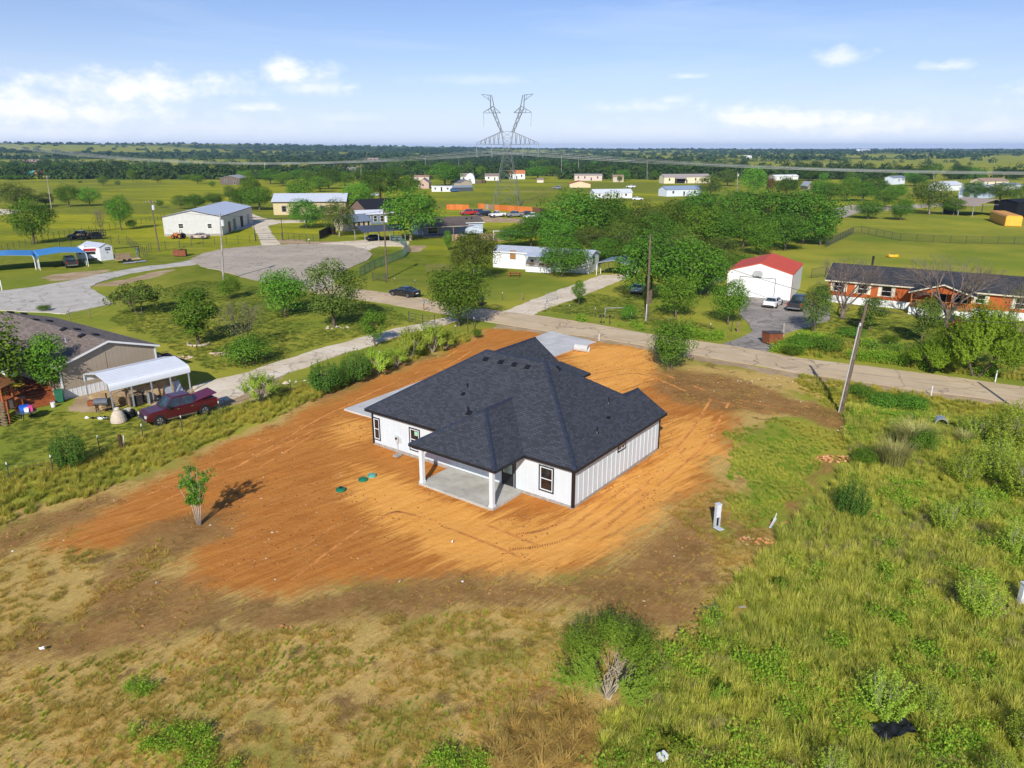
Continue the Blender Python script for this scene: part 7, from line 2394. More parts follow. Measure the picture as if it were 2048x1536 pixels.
MB().path([(.15, .1, .7), (.15, .1, 2.9), (L_ - .1, .1, 3.0), (L_ - .1, .1, .7)], .09, 6).build('hoop', m_black, t)
MB().path([(L_ - .2, 1.9, .7), (L_ - .2, 1.9, 2.4)], .09, 6).build('post', M('blue_pipe', (.05, .18, .36), .6), t)
for x in (L_ * .35, L_ * .55):
 MB().cyl((x, -.1, .38), .38, .25, 14, 'y').build('wheel', m_tyre, t)
for k, (px, py, lab) in enumerate(((259, 526.5, 'pale metal sheet lying on grass below the flatbed'), (280, 524, 'grey metal sheet lying right of the flatbed'))):
 t = thing('metal_sheet', lab, 'metal sheet', (*G(px, py), 0), rz + .2 * k, 'sheets lying by the flatbed')
 MB().cbox((0, 0, .12), (2.2, 1.3, .04)).cbox((.15, .1, .165), (1.9, 1.1, .04)).build('sheet', m_alum, t)
o, rz, L_ = frame((156, 481), (213, 477))
t = thing('stake_trailer', 'long black stake-side trailer loaded with junk by the wire fence', 'trailer', (*o, 0), rz)
MB().box(0, 0, .6, L_, 2.3, .75).build('bed', m_black, t)
for z in (1.0, 1.5, 2.0):
 for y in (0, 2.3):
  MB().box(L_ * .35, y - .04, z, L_, y + .04, z + .09).build('rail', m_black, t)
for k in range(9):
 x = L_ * .35 + L_ * .65 * k / 8
 for y in (0, 2.3):
  MB().box(x - .05, y - .05, .7, x + .05, y + .05, 2.15).build('stake', m_black, t)
for x in (L_ * .6, L_ * .7, L_ * .8):
 MB().cyl((x, -.12, .4), .4, .25, 14, 'y').build('wheel', m_tyre, t)
rj = random.Random(4)
for k in range(9):
 MB().cbox((rj.uniform(.5, L_ - .5), rj.uniform(.4, 1.9), 1.0 + rj.random() * .5), (rj.uniform(.5, 1.4), rj.uniform(.4, .9), rj.uniform(.3, .8)), rj.random()).build('scrap', rj.choice([m_black, m_alum, m_wood, m_tarwood]), t)
t = thing('tow_truck', 'black pickup hitched to the stake trailer', 'pickup truck', (0, 0, 0))
bpy.data.objects.remove(t)
pickup('pickup_truck', 'black pickup standing left of the black stake trailer', G(163, 478), 3.1, p_black)
t = thing('quad_bike', 'red quad bike beside the far corner of the tan home', 'quad bike', (*G(336, 724), 0), 2.4)
MB().extr([(-.9, .5), (-.8, .8), (-.2, .75), (.2, .95), (.9, .8), (.95, .5)], 'y', -.25, .25).build('body', p_red, t)
MB().box(-.7, -.2, .8, .1, .2, .9).build('seat', m_black, t)
MB().path([(.35, -.4, 1.1), (.45, 0, 1.0), (.35, .4, 1.1)], .03, 6).build('handlebar', m_black, t)
for x in (-.65, .65):
 for s in (-1, 1):
  MB().cyl((x, s * .35 if s > 0 else -.6, .3), .3, .25, 12, 'y').build('wheel', m_tyre, t)
 for s in (-1, 1):
  MB().box(x - .35, s * .48 - .15, .58, x + .35, s * .48 + .15, .66).build('mudguard', p_red, t)
t = thing('utility_trailer', 'small open utility trailer at the right of the black carport', 'trailer', (*G(794, 482), 0), .2)
MB().box(-1.2, -.7, .5, 1.2, .7, .6).build('bed', m_alum, t)
for s in (-1, 1):
 MB().cyl((0, s * .75, .33), .33, .18, 12, 'y').build('wheel', m_tyre, t)
 MB().path([(-1.2, s * .7, .6), (-1.2, s * .7, 1.1), (1.2, s * .7, 1.1), (1.2, s * .7, .6)], .03, 5).build('rail', m_alum, t)
# ================================================================== POWER TOWER, POLES, WIRES
m_steel = M('tower_steel', (.30, .31, .32), .5, .4, .5, var=.15)
m_wire = M('conductor', (.62, .62, .60), .45, .4, .4, var=.05)
m_cable = M('dark_cable', (.05, .05, .05), .6, .2)
m_polewood = M('pole_wood', (.17, .125, .09), .9, .15, var=.3, scale=1.5)
m_polegrey = M('grey_pole_wood', (.36, .33, .29), .9, .15, var=.25, scale=1.5)
m_trafo = M('transformer_grey', (.58, .60, .62), .5, .4)
TB = np.array((-1.8, 296.0))
def power_tower(X, Y, rz, label, s=1.0):
 t = thing('power_tower', label, 'power tower', (X, Y, 0), rz, None, (s, s, s * .89))
 R_ = .05
 def beam(mb, a, b, r=R_):
  mb.path([a, b], r, 4, cap=False)
 b0, w0, zw = 5.2, 1.15, 24.0
 lv = [0, 5.5, 10.5, 15, 19, 22, 24]
 hw = [b0 + (w0 - b0) * z / zw for z in lv]
 C4 = [(-1, -1), (1, -1), (1, 1), (-1, 1)]
 for sx, sy in C4:
  m_ = MB()
  beam(m_, (sx * b0, sy * b0, -.3), (sx * w0, sy * w0, zw), .08)
  m_.build('leg', m_steel, t)
 br = MB()
 for i in range(len(lv) - 1):
  for k in range(4):
   a, c = C4[k], C4[(k + 1) % 4]
   beam(br, (a[0] * hw[i], a[1] * hw[i], lv[i]), (c[0] * hw[i + 1], c[1] * hw[i + 1], lv[i + 1]))
   beam(br, (c[0] * hw[i], c[1] * hw[i], lv[i]), (a[0] * hw[i + 1], a[1] * hw[i + 1], lv[i + 1]))
   beam(br, (a[0] * hw[i + 1], a[1] * hw[i + 1], lv[i + 1]), (c[0] * hw[i + 1], c[1] * hw[i + 1], lv[i + 1]))
 kind(br.build('bracing', m_steel, t), 'stuff')
 up = MB()
 for sx, sy in C4:
  beam(up, (sx * w0, sy * w0, 24), (sx * 2.2, sy * 1.0, 31), .08)
 for z, x in ((26, 1.4), (28.5, 1.8), (31, 2.2)):
  beam(up, (-x, -1, z), (x, -1, z))
  beam(up, (-x, 1, z), (x, 1, z))
  beam(up, (-x, -1, z), (x, 1, z - 2.4))
  beam(up, (x, -1, z), (-x, 1, z - 2.4))
 up.build('head_frame', m_steel, t)
 for sx in (-1, 1):
  arm = MB()
  tip = (sx * 12.1, 0, 26.0)
  for y in (-.9, .9):
   beam(arm, (sx * 1.6, y, 25.8), tip, .085)
   beam(arm, (sx * 2.2, y, 31), (sx * 12.1, 0, 26.4), .085)
   for q in range(1, 6):
    f_, f2 = q / 6, (q - .5) / 6
    p = (sx * (1.6 + 10.5 * f_), y * (1 - f_), 25.8 + .2 * f_)
    u = (sx * (2.2 + 9.9 * f2), y * (1 - f2), 31 - 4.6 * f2)
    u2 = (sx * (2.2 + 9.9 * f_), y * (1 - f_), 31 - 4.6 * f_)
    beam(arm, p, u, .06)
    beam(arm, p, u2, .06)
  arm.build('crossarm', m_steel, t)
  horn = MB()
  H0, H1, H2 = np.array((sx * 2.2, 0, 31)), np.array((sx * 5.6, 0, 40.2)), np.array((sx * 6.2, 0, 45.6))
  for y in (-.8, .8):
   for o_ in (-.7, .7):
    beam(horn, H0 + (o_ * .4, y, 0), H1 + (o_, y * .7, 0), .08)
    beam(horn, H1 + (o_, y * .7, 0), H2 + (o_ * .4, y * .4, 0), .09)
   for q in range(4):
    a, c = H0 + (H1 - H0) * q / 4, H0 + (H1 - H0) * (q + 1) / 4
    beam(horn, a + (-.6, y, 0), c + (.6, y, 0), .06)
    beam(horn, a + (.6, y, 0), c + (-.6, -y, 0), .06)
  horn.build('horn', m_steel, t)
  arm = MB()
  for y in (-.6, .6):
   beam(arm, H1 + (-sx * 3.0, y, -1.6), H1 + (sx * 3.6, 0, -1.6), .09)
   beam(arm, H1 + (-sx * .2, y, 1.0), H1 + (sx * 3.6, 0, -1.4), .1)
   beam(arm, H1 + (-sx * .2, y, 1.0), H1 + (-sx * 3.0, y, -1.6), .08)
   beam(arm, H1 + (sx * 1.6, y * .5, -.2), H1 + (sx * 1.2, y * .6, -1.6), .06)
   beam(arm, H2 + (0, y * .4, 0), H2 + (sx * 3.6, 0, .4), .09)
   beam(arm, H2 + (0, y * .4, -2.4), H2 + (sx * 3.6, 0, .4), .09)
   beam(arm, H2 + (sx * 1.2, y * .2, .1), H2 + (sx * .8, y * .2, -1.9), .06)
  arm.build('upper_arm', m_steel, t)
  for x, z in ((12.1, 26), (6.2, 25.9), (9.2, 38.6)):
   MB().path([(sx * x, 0, z), (sx * (x - .25), 0, z - 5.6)], [.10, .07], 6).build('insulator', M('glass_insulator', (.33, .38, .38), .3, .5), t)
 return t
power_tower(*TB, radians(-8), 'tall steel lattice power tower with two horns beyond the parked trucks')
TA, TC = np.array((-318.0, 418.0)), np.array((312.0, 172.0))
power_tower(*TA, radians(25), 'steel lattice power tower cut by the left edge of the photo', 1.0)
side = np.array((cos(radians(-8)), sin(radians(-8))))
WIRES = [(-12, 20.3, 'outer left'), (-6.2, 20.1, 'inner left'), (6.2, 20.1, 'inner right'), (12, 20.3, 'outer right')]
for k, (off, z0, nm) in enumerate(WIRES):
 for end, zE, sag, lab in ((TA, 31.0, 9.9, 'left'), (TC, 20.5, 6.3, 'right')):
  pts0 = []
  dv = end - TB
  pr_ = np.array((-dv[1], dv[0])) / np.linalg.norm(dv)
  pr_ = pr_ if pr_ @ side > 0 else -pr_
  for i in range(41):
   q = i / 40
   f_ = min(1, q * 3)
   lat = side * off * (1 - f_) * 1 + pr_ * off * .55 * f_
   p = TB + dv * q + lat
   pts0.append((p[0], p[1], z0 + (zE - z0) * q - 4 * sag * q * (1 - q)))
  w_ = thing('power_line', f'twin conductor running {lab} from the {nm} insulator of the tower', 'power line', (0, 0, 0), 0, 'high-voltage conductors')
  for dz in (0, .45):
   MB().path([(x, y, z + dz) for x, y, z in pts0], .030, 4, cap=False).build('conductor', m_wire, w_)
def pole(base, top, label, mat, r=.14, h=None, cross=False, trafo=False, group=None, cat='utility pole', lamp=False):
 b = np.array((*G(*base), -.2))
 if h is None:
  h = hgt(*base, top[1])
 tp = np.array((*G(*top, h), h))
 far = np.hypot(b[0], b[1]) > 150
 t = thing('utility_pole', label, cat, tuple(b), 0, group)
 d = tp - b
 MB().path([(0, 0, 0), tuple(d * .5), tuple(d)], [r * 1.15, r, r * .75], 10).build('shaft', mat, t)
 if cross:
  MB().cbox((d[0], d[1], d[2] - .5), (2.4, .12, .14), .25).build('crossarm', m_polewood, t)
  for q in (-1.0, -.4, .4, 1.0):
   MB().cyl((d[0] + q * cos(.25), d[1] + q * sin(.25), d[2] - .43), .05, .2, 6).build('insulator', m_trafo, t)
 if trafo:
  MB().cyl((d[0] * .86 + .34, d[1] * .86, d[2] * .86 - .5), .27, 1.0, 12).build('transformer', m_trafo, t)
 if lamp:
  MB().path([tuple(d * .93), tuple(d * .93 + (1.4, -.4, .35))], .04, 5).build('lamp_arm', m_alum, t)
  MB().cbox(tuple(d * .93 + (1.5, -.42, .33)), (.5, .25, .14)).build('lamp', m_trafo, t)
 return t, tp
p1, t1 = pole((1682, 822), (1733, 608), 'leaning grey wooden pole with a metal conduit at the near road edge', m_polewood, .15, 9.6)
d = t1 - np.array(p1.location)
MB().path([(-.22, -.04, 0), tuple(d * .82 + (-.2, -.04, 0))], .055, 6).build('conduit', M('bright_conduit', (.72, .73, .74), .4, .5, .4), p1)
MB().cbox(tuple(d * .82 + (-.18, -.1, .05)), (.12, .12, .25)).build('conduit_cap', m_trafo, p1)
p2, t2 = pole((1294, 641), (1301, 468), 'tall brown wooden pole in front of the roadside grove', m_polewood, .15)
MB().path([(-.18, -.1, 0), (-.18, -.1, 2.4)], .06, 6).build('conduit', m_trafo, p2)
p3, t3 = pole((447, 561), (440, 426), 'pale grey pole beside the cul-de-sac with a meter box high up', m_polegrey, .15, None, False, True)
p4, t4 = pole((774, 558), (767, 418), 'brown pole with street lamp next to the small black gate', m_polewood, .14, None, False, True, lamp=True)
p5, t5 = pole((318.5, 503), (301, 400), 'pole with crossarm and transformer behind the flatbed trailer', m_polewood, .14, None, True, True)
p6, t6 = pole((103, 417), (93, 351), 'bleached power pole with crossarm in the left pasture', m_polegrey, .16, None, True)
FARP = [((722, 367), (722, 328), 'plain pole left of the large dark tree'), ((749, 331), (749, 318), 'short far pole above the black roof'),
  ((851, 349), (850.5, 314), 'pale pole behind the round yellow-green tree'), ((917.6, 341), (917.6, 314), 'pole over the small white trailer tree'),
  ((1123, 351), (1123, 310), 'tall pole at the left end of the pinkish mobile home'), ((1157, 348), (1157, 313), 'tall pole right behind the pinkish mobile home'),
  ((1294, 360), (1294.5, 322), 'pale pole left of the long cream house'), ((1473.5, 388), (1475.5, 344), 'pole with transformer rising behind the grove'),
  ((1584, 378), (1585, 348), 'plain grey pole behind the grove right end'), ((1646, 346), (1648, 326), 'far pole with a white transformer in the hedgerows'),
  ((1867, 368), (1868, 345), 'pole with small crossarm over the wide dark olive tree'), ((358, 352), (354, 326), 'leaning bleached pole behind the left pasture'),
  ((529, 356), (529, 324), 'pole with transformer right of the far brown house')]
for b_, tp_, lab in FARP:
 pole(b_, tp_, lab, m_polegrey, .17, None, 'crossarm' in lab, 'transformer' in lab)
p7, t_out = pole((2112, 878), (2190, 640), 'wooden pole just past the right edge, its shadow lying across the road', m_polewood, .15, 9.6)
def span(a, b, label, sag=.6, r=.022, mat=m_cable):
 a, b = np.array(a), np.array(b)
 pts = [a + (b - a) * q - np.array((0, 0, 4 * sag * q * (1 - q))) for q in np.linspace(0, 1, 15)]
 o = MB().path(pts, r, 4, cap=False).build('overhead_wire', mat)
 tag(o, label, 'wire', 'overhead service wires')
span(t2 - (0, 0, .3), t1 - (0, 0, .3), 'thin overhead wire from the tall brown pole to the leaning pole')
span(t1 - (0, 0, .3), t_out, 'thin overhead wire from the leaning pole out past the right edge')
span(t2 - (0, 0, 1.4), t1 - (0, 0, 1.6), 'lower overhead wire between the tall brown pole and the leaning pole', 1.0)
span(t2 - (0, 0, .3), t4 - (0, 0, .3), 'overhead wire from the tall brown pole to the street lamp pole', 1.2)
span(t4 - (0, 0, .3), t3 - (0, 0, .3), 'overhead wire crossing the cul-de-sac', .9)
span(t3 - (0, 0, .3), t5 - (0, 0, .3), 'overhead wire from the pale pole to the transformer pole', .9)
span(t5 - (0, 0, .3), t6 - (0, 0, .3), 'overhead wire over the left pasture', 1.4)
# ================================================================== FENCES
m_post = M('steel_post', (.05, .055, .05), .7, .3)
m_postw = M('post_white_tip', (.75, .75, .73), .6, .3)
m_grn = M('green_chain_link', (.10, .19, .15), .6, .3)
def wire_fence(label, px, h, mat, spacing=2.4, wires=(.35, .7, 1.0), post_r=.035, tips=False, mesh=0.0, rail=False, name='wire_fence', wr=.012, cat='fence'):
 P = [np.array(G(*p)) for p in px]
 t = thing(name, label, cat, (*P[0], 0))
 O = P[0]
 for a, b in zip(P[:-1], P[1:]):
  L_ = np.linalg.norm(b - a)
  n = max(1, round(L_ / spacing))
  for k in range(n + (1 if b is P[-1] else 0)):
   q = a + (b - a) * k / n - O
   po = MB().path([(q[0], q[1], -.2), (q[0], q[1], h + .05)], post_r, 6).build('post', mat, t)
   if tips:
    MB().path([(q[0], q[1], h - .10), (q[0], q[1], h + .08)], post_r * 1.35, 6).build('tip', m_postw, po)
  for z in wires:
   p, q = a - O, b - O
   MB().path([(p[0], p[1], z), (q[0], q[1], z)], wr, 4, cap=False).build('wire', mat, t)
  if rail:
   p, q = a - O, b - O
   MB().path([(p[0], p[1], h), (q[0], q[1], h)], .03, 5).build('rail', mat, t)
  if mesh:
   mb = MB()
   n2 = int(L_ / mesh)
   hh = h / mesh
   for k in range(-int(hh), n2 + 1):
    for s in (1, -1):
     k0, k1 = (k, k + hh) if s > 0 else (k + hh, k)
     z0, z1 = 0.0, h
     x0, x1 = k0 * mesh, k1 * mesh
     pts = []
     for x, z in ((x0, z0), (x1, z1)):
      pts.append([x, z])
     (xa, za), (xb, zb) = pts
     for xx, oth in ((0, 0), (L_, 0)):
      pass
     def at(x):
      return za + (zb - za) * (x - xa) / (xb - xa)
     xs0, xs1 = max(0, min(xa, xb)), min(L_, max(xa, xb))
     if xs1 - xs0 < .05:
      continue
     u = (b - a) / L_
     A_ = a - O + u * xs0
     B_ = a - O + u * xs1
     mb.path([(A_[0], A_[1], at(xs0)), (B_[0], B_[1], at(xs1))], wr * .7, 3, cap=False)
   kind(mb.build('mesh', mat, t), 'stuff')
 return t
wire_fence('wire fence with white-tipped posts between the tall grass and the maroon pickup lawn', [(20, 960), (107, 945), (200, 904), (287, 880), (365, 862), (440, 832), (520, 806), (640, 770), (760, 726), (870, 690), (948, 655)], 1.25, m_post, 4.2, (.4, .75, 1.05), .03, True)
wire_fence('black post-and-wire fence along the near edge of the left pasture', [(-20, 512), (40, 495), (86, 483), (150, 468), (220, 458), (293, 445), (330, 437)], 1.6, m_post, 2.6, (.4, .8, 1.2), .05)
wire_fence('tall black post fence behind the camper and flatbed', [(120, 494), (207, 486), (255, 488), (291, 513), (303, 502), (360, 497), (430, 490), (500, 486)], 1.9, m_post, 2.6, (.5, 1.0, 1.6), .05)
wire_fence('black pipe fence between the yard gate and the brown corner fence', [(566, 479), (600, 482), (640, 484)], 1.7, m_post, 2.2, (.5, 1.0, 1.6), .05, rail=True)
wire_fence('green chain-link fence curving across the lawn by the street lamp pole', [(719, 553), (749, 537), (783, 524), (806, 515), (815, 504), (812, 495), (801, 487), (780, 482)], 1.6, m_grn, 3.0, (.05,), .045, mesh=.30, rail=True, wr=.02, name='chain_link_fence')
wire_fence('black chain-link fence round the right rear lawn', [(1652, 494), (1690, 475), (1706, 467), (1722, 466), (1800, 481), (1900, 486), (2060, 489)], 1.7, m_post, 3.4, (.05,), .05, mesh=.34, rail=True, wr=.018, name='chain_link_fence')
wire_fence('black chain-link fence running behind the red-roofed garage', [(1622, 556), (1650, 552), (1660, 560)], 1.6, m_post, 3.0, (.05,), .04, mesh=.34, rail=True, wr=.018, name='chain_link_fence')
wire_fence('dark chain-link fence beside the left eave of the garage', [(1400, 590), (1425, 570), (1448, 560)], 1.5, m_grn, 3.0, (.05,), .04, mesh=.34, rail=True, wr=.018, name='chain_link_fence')
wire_fence('thin post-and-wire fence along the verge before the orange home', [(1590, 690), (1660, 700), (1745, 705), (1830, 712), (1925, 722), (2023, 754), (2070, 760)], 1.4, m_post, 5.5, (.4, .8, 1.2), .04)
wire_fence('post-and-wire fence along the verge before the roadside grove', [(1090, 622), (1190, 634), (1262, 645), (1340, 655), (1420, 667)], 1.2, m_post, 5.0, (.4, .8, 1.1), .03, True)
wire_fence('pale-tipped fence along the lawn before the white mobile home', [(790, 570), (830, 574), (880, 585), (960, 598), (1005, 600)], 1.1, m_post, 4.5, (.4, .8, 1.05), .03, True)
wire_fence('low fence line running away from the power tower', [(1040, 412), (1085, 390), (1125, 372)], 1.4, m_wood, 6, (.5, 1.0), .07)
wire_fence('dark fence line across the far field left of the tower fence', [(1020, 386), (1052, 385.5), (1085, 386)], 1.3, m_wood, 6, (.4, .7, 1.0), .07, wr=.04)
wire_fence('fence line along the far side of the left pasture', [(-20, 372), (120, 366), (250, 366), (420, 368)], 1.3, m_post, 9, (.6, 1.1), .06)
wire_fence('low wire fence around the gravel pad edge behind the mobile home', [(140, 640), (180, 636), (240, 612)], 1.2, m_wood, 6, (.5, .9), .06)
def pipe_gate(label, px0, px1, h, mat, bars=4, name='gate', brace=True):
 a, b = np.array(G(*px0)), np.array(G(*px1))
 d = b - a
 L_ = np.linalg.norm(d)
 t = thing(name, label, 'gate', (*a, 0), atan2(d[1], d[0]))
 for x in (0, L_):
  MB().path([(x, 0, -.2), (x, 0, h + .15)], .06, 6).build('post', mat, t)
 for k in range(bars):
  z = .25 + (h - .3) * k / (bars - 1)
  MB().path([(.08, 0, z), (L_ - .08, 0, z)], .028, 5).build('bar', mat, t)
 if brace:
  for q in (.02, .5, .98):
   MB().path([(L_ * q, 0, .25), (L_ * q, 0, h - .05)], .025, 5).build('upright', mat, t)
 return t
pipe_gate('black pipe gate left of the white dirt driveway entrance', (818, 645), (846, 652), 1.35, m_post)
pipe_gate('black pipe gate right half at the white dirt driveway entrance', (846, 652), (870, 652), 1.35, m_post)
pipe_gate('small black metal gate beside the street lamp pole', (746, 561), (772, 564), 1.3, m_post, 5)
pipe_gate('open grey pipe gate beside the white trailer driveway', (1092, 606), (1113, 600), 1.3, m_alum, 4)
pipe_gate('black yard gate under the pipe arch of the shed drive', (512, 481), (565, 480), 1.7, m_post, 4)
a_, b_ = np.array(G(511, 482)), np.array(G(566, 480))
t = thing('gate_arch', 'black pipe arch over the shed drive gate', 'arch', (*a_, 0), atan2(*(b_ - a_)[::-1]))
L_ = float(np.linalg.norm(b_ - a_))
MB().path([(0, 0, -.2), (0, 0, 5.2)], .1, 6).build('post', m_post, t)
MB().path([(L_, 0, -.2), (L_, 0, 5.4)], .1, 6).build('post', m_post, t)
MB().path([(-1.5, 0, 5.0), (L_ + 1.5, 0, 5.2)], .09, 6).build('beam', m_post, t)
t = thing('hitching_rail', 'pale horizontal pipe rail on two posts before the dark shrub', 'rail', (*G(1210, 633), 0), .25)
MB().path([(0, 0, -.1), (0, 0, 1.2)], .06, 6).build('post', m_alum, t)
MB().path([(3.2, 0, -.1), (3.2, 0, 1.1)], .06, 6).build('post', m_alum, t)
MB().path([(0, 0, 1.15), (3.2, 0, 1.05)], .05, 6).build('rail', m_alum, t)
t = thing('leaning_plank', 'white plank propped against the grey pipe gate', 'plank', (*G(1104, 612), 0), 0)
MB().cbox((0, 0, .45), (1.7, .14, .05), .7, 0, .5).build('plank', m_trimw, t)
# ================================================================== SMALL THINGS
def stake(px, py, h, mat, label, r=.04, lean=0, name='marker_post', cat='post'):
 t = thing(name, label, cat, (*G(px, py), 0))
 MB().path([(0, 0, -.2), (lean, 0, h)], r, 6).build('shaft', mat, t)
 return t
stake(1862, 791, .9, m_postw, 'slim white marker post at the near road verge', .05)
stake(1990, 764, 1.15, m_postw, 'slim white marker post across the road by the feathery tree', .06)
stake(1198, 681, .75, m_postw, 'slim white stake at the right corner of the new concrete drive', .05)
stake(936, 671, 2.6, m_brownwood, 'thin brown stake at the left of the orange soil, left one', .05)
stake(951, 673, 2.4, m_brownwood, 'thin brown stake at the left of the orange soil, right one', .05)
stake(1475, 664, 1.3, m_wood, 'stout wooden gate post left of the dark asphalt drive', .13)
stake(1566, 671, 1.5, m_polegrey, 'stout grey gate post right of the dark asphalt drive', .14)
stake(1463, 663, 1.5, m_post, 'thin black post with an orange reflector by the asphalt drive', .04)
stake(1044, 600, 1.1, m_wood, 'short weathered post at the left of the white trailer driveway', .09)
stake(243, 898, 1.15, m_brownwood, 'broad dark wooden stump post in the grass by the maroon pickup', .13)
stake(247, 896, 1.0, m_postw, 'white leaning stick beside the dark stump post', .035, .15)
stake(4, 580, 1.6, m_postw, 'white pipe post by the gravel pad at the left edge', .08)
def mailbox(px, py, label, mat, wood=False, two=False):
 t = thing('mailbox', label, 'mailbox', (*G(px, py), 0), -.2)
 MB().path([(0, 0, -.1), (0, 0, 1.05)], .07 if wood else .04, 6).build('post', m_redwood if wood else m_post, t)
 for k, x in enumerate((-.22, .22) if two else (0,)):
  MB().extr([(-.10, 1.05), (.10, 1.05), (.10, 1.2), (.06, 1.27), (-.06, 1.27), (-.10, 1.2)], 'y', -.28, .24).build('box', mat, t, loc=(x, 0, .03 * k))
 return t
mailbox(1203, 650, 'pair of black mailboxes on one post at the far road edge', m_black, False, True)
mailbox(1219, 650, 'single black mailbox right of the pair at the far road edge', m_black)
mailbox(848, 621, 'grey mailbox on a red-brown wooden post beside the road', m_alum, True)
mailbox(619, 489, 'white mailbox on a post at the cul-de-sac edge', m_trimw)
t = thing('dumpster', 'rusty brown bin with a sloped lid at the road end of the dark drive', 'bin', (*G(1543, 687), 0), .35)
m_rustbin = M('rusty_bin', (.24, .075, .03), .75, .3, var=.25)
MB().extr([(-.85, .15), (.85, .15), (1.0, 1.2), (-1.0, 1.35)], 'y', -.65, .65).build('body', m_rustbin, t)
MB().cbox((0, 0, 1.36), (2.1, 1.4, .06), 0, 0, .07).build('lid', M('dark_lid', (.08, .06, .05), .6), t)
for x in (-.7, .7):
 for y in (-.55, .55):
  MB().cyl((x, y - .05, .1), .1, .1, 8, 'y').build('wheel', m_black, t)
t = thing('rusty_box', 'rust-red metal box with a raised black lid on the lawn by the cul-de-sac', 'box', (*G(361, 512), 0), .2)
MB().box(-1.2, -.8, .1, 1.2, .8, 1.3).build('body', m_rustbin, t)
MB().cbox((.5, 0, 1.55), (1.3, 1.5, .1), 0, 0, -.5).build('lid', m_black, t)
t = thing('utility_pedestal', 'light grey utility pedestal with its lower cover fallen open', 'utility box', (*G(1433, 1052), 0), .35)
mg_ = M('pedestal_grey', (.60, .63, .66), .5, .4, var=.06)
MB().box(-.15, -.12, .62, .15, .12, 1.42).cbox((0, 0, 1.45), (.34, .3, .06)).build('cabinet', mg_, t)
MB().box(-.15, .09, 0, .15, .12, .62).box(-.15, -.12, 0, -.12, .09, .62).box(.12, -.12, 0, .15, .09, .62).build('base', mg_, t)
MB().box(-.1, -.02, .05, .1, .06, .6).build('terminal', m_black, t)
MB().cbox((-.12, -.38, .06), (.42, .5, .04), .2, 0, .12).build('cover', mg_, t)
t = thing('utility_pedestal', 'white utility pedestal in the weeds cut by the right edge', 'utility box', (*G(2043, 1204), 0), .1)
MB().box(-.16, -.13, 0, .16, .13, 1.05).build('cabinet', M('pedestal_white', (.72, .73, .74), .5), t)
MB().cbox((0, 0, 1.07), (.38, .32, .06)).build('cap', mg_, t)
def ring_pipe(name, label, px, py, r, L_, rz, mat, z):
 t = thing(name, label, 'pipe', (*G(px, py), z), rz)
 n = 20
 v, f = [], []
 for x in (0, L_):
  for rr_ in (r, r * .86):
   v += [(x, rr_ * cos(2 * pi * k / n), rr_ * sin(2 * pi * k / n)) for k in range(n)]
 for k in range(n):
  j = (k + 1) % n
  f += [(k, j, 2 * n + j, 2 * n + k), (n + j, n + k, 3 * n + k, 3 * n + j), (k, n + k, n + j, j), (2 * n + j, 3 * n + j, 3 * n + k, 2 * n + k)]
 MB().add(v, f).build('shell', mat, t)
 return t
ring_pipe('culvert_pipe', 'corrugated metal culvert mouth in the ditch under the road', 1884, 846, .5, .9, 1.25, m_alum, -.12)
ring_pipe('concrete_pipe', 'short pale concrete culvert end beside the new driveway', 1151, 700, .42, 1.6, -.55, m_conc, .34)
def heap(name, label, px, py, n, spread, size, mats, cat='heap', hz=.3, piece='clod'):
 t = thing(name, label, cat, (*G(px, py), float(gz(*G(px, py)))))
 r = np.random.default_rng(int(px + py))
 for k in range(n):
  a, q = r.uniform(0, 2 * pi), sqrt(r.random())
  s = size * r.uniform(.5, 1.5)
  p = (cos(a) * q * spread * 1.5, sin(a) * q * spread * .6, hz * (1 - q) * r.random() + s * .3)
  v = [tuple(np.array(p) + np.array(d) * s * r.uniform(.6, 1.1)) for d in ((1, 0, 0), (0, 1, 0), (-1, 0, 0), (0, -1, 0), (0, 0, .8), (0, 0, -.6))]
  MB().add(v, [(0, 1, 4), (1, 2, 4), (2, 3, 4), (3, 0, 4), (1, 0, 5), (2, 1, 5), (3, 2, 5), (0, 3, 5)]).build(piece, mats[k % len(mats)], t)
 return t
m_clay = M('orange_clay', (.50, .22, .085), .95, .1, var=.25, scale=3)
m_lime = M('limestone', (.55, .47, .36), .9, .15, var=.2, scale=3)
heap('clay_heap', 'heap of orange clay lumps at the edge of the tall grass', 1670, 917, 46, 1.0, .15, [m_clay, M('pale_clay', (.58, .32, .15), .95)], hz=.35)
heap('clay_heap', 'lump of orange clay alone on the straw-covered ground', 568, 1254, 5, .22, .12, [m_clay], hz=.1)
heap('rock_heap', 'scatter of pale stones on the mound by the leaning pole', 1712, 858, 22, 1.4, .10, [m_lime, m_clay], hz=.2, piece='stone')
heap('rock_heap', 'scatter of pale stones on the bank below the road', 1535, 762, 24, 2.0, .10, [m_lime], hz=.1, piece='stone')
heap('clay_heap', 'small bits of orange clay by the broken white post', 1553, 1046, 12, .6, .09, [m_clay], hz=.1)
heap('rubble', 'straw-coloured rubble heap right of the utility pedestal', 1515, 1080, 26, .9, .13, [M('dry_rubble', (.40, .25, .11), .95), m_clay], hz=.2)
heap('stone_ring', 'ring of pale stones round the olive oak trunk', 668, 655, 12, 1.3, .22, [m_lime], 'stones', .05, 'stone')
heap('flower_bed', 'pink flower patch on the lawn behind the white carport', 365, 716, 22, .8, .18, [M('pink_petal', (.62, .36, .36), .8), m_lime], 'flowers', .3, 'blossom')
heap('flower_bed', 'pink flower patch at the left of the dark green bush', 437, 708, 22, .8, .18, [M('pink_petal', (.62, .36, .36), .8), m_lime], 'flowers', .3, 'blossom')
heap('rock_heap', 'few pale rocks by the white dirt driveway edge', 604, 764, 4, .8, .24, [m_lime], hz=.05, piece='stone')
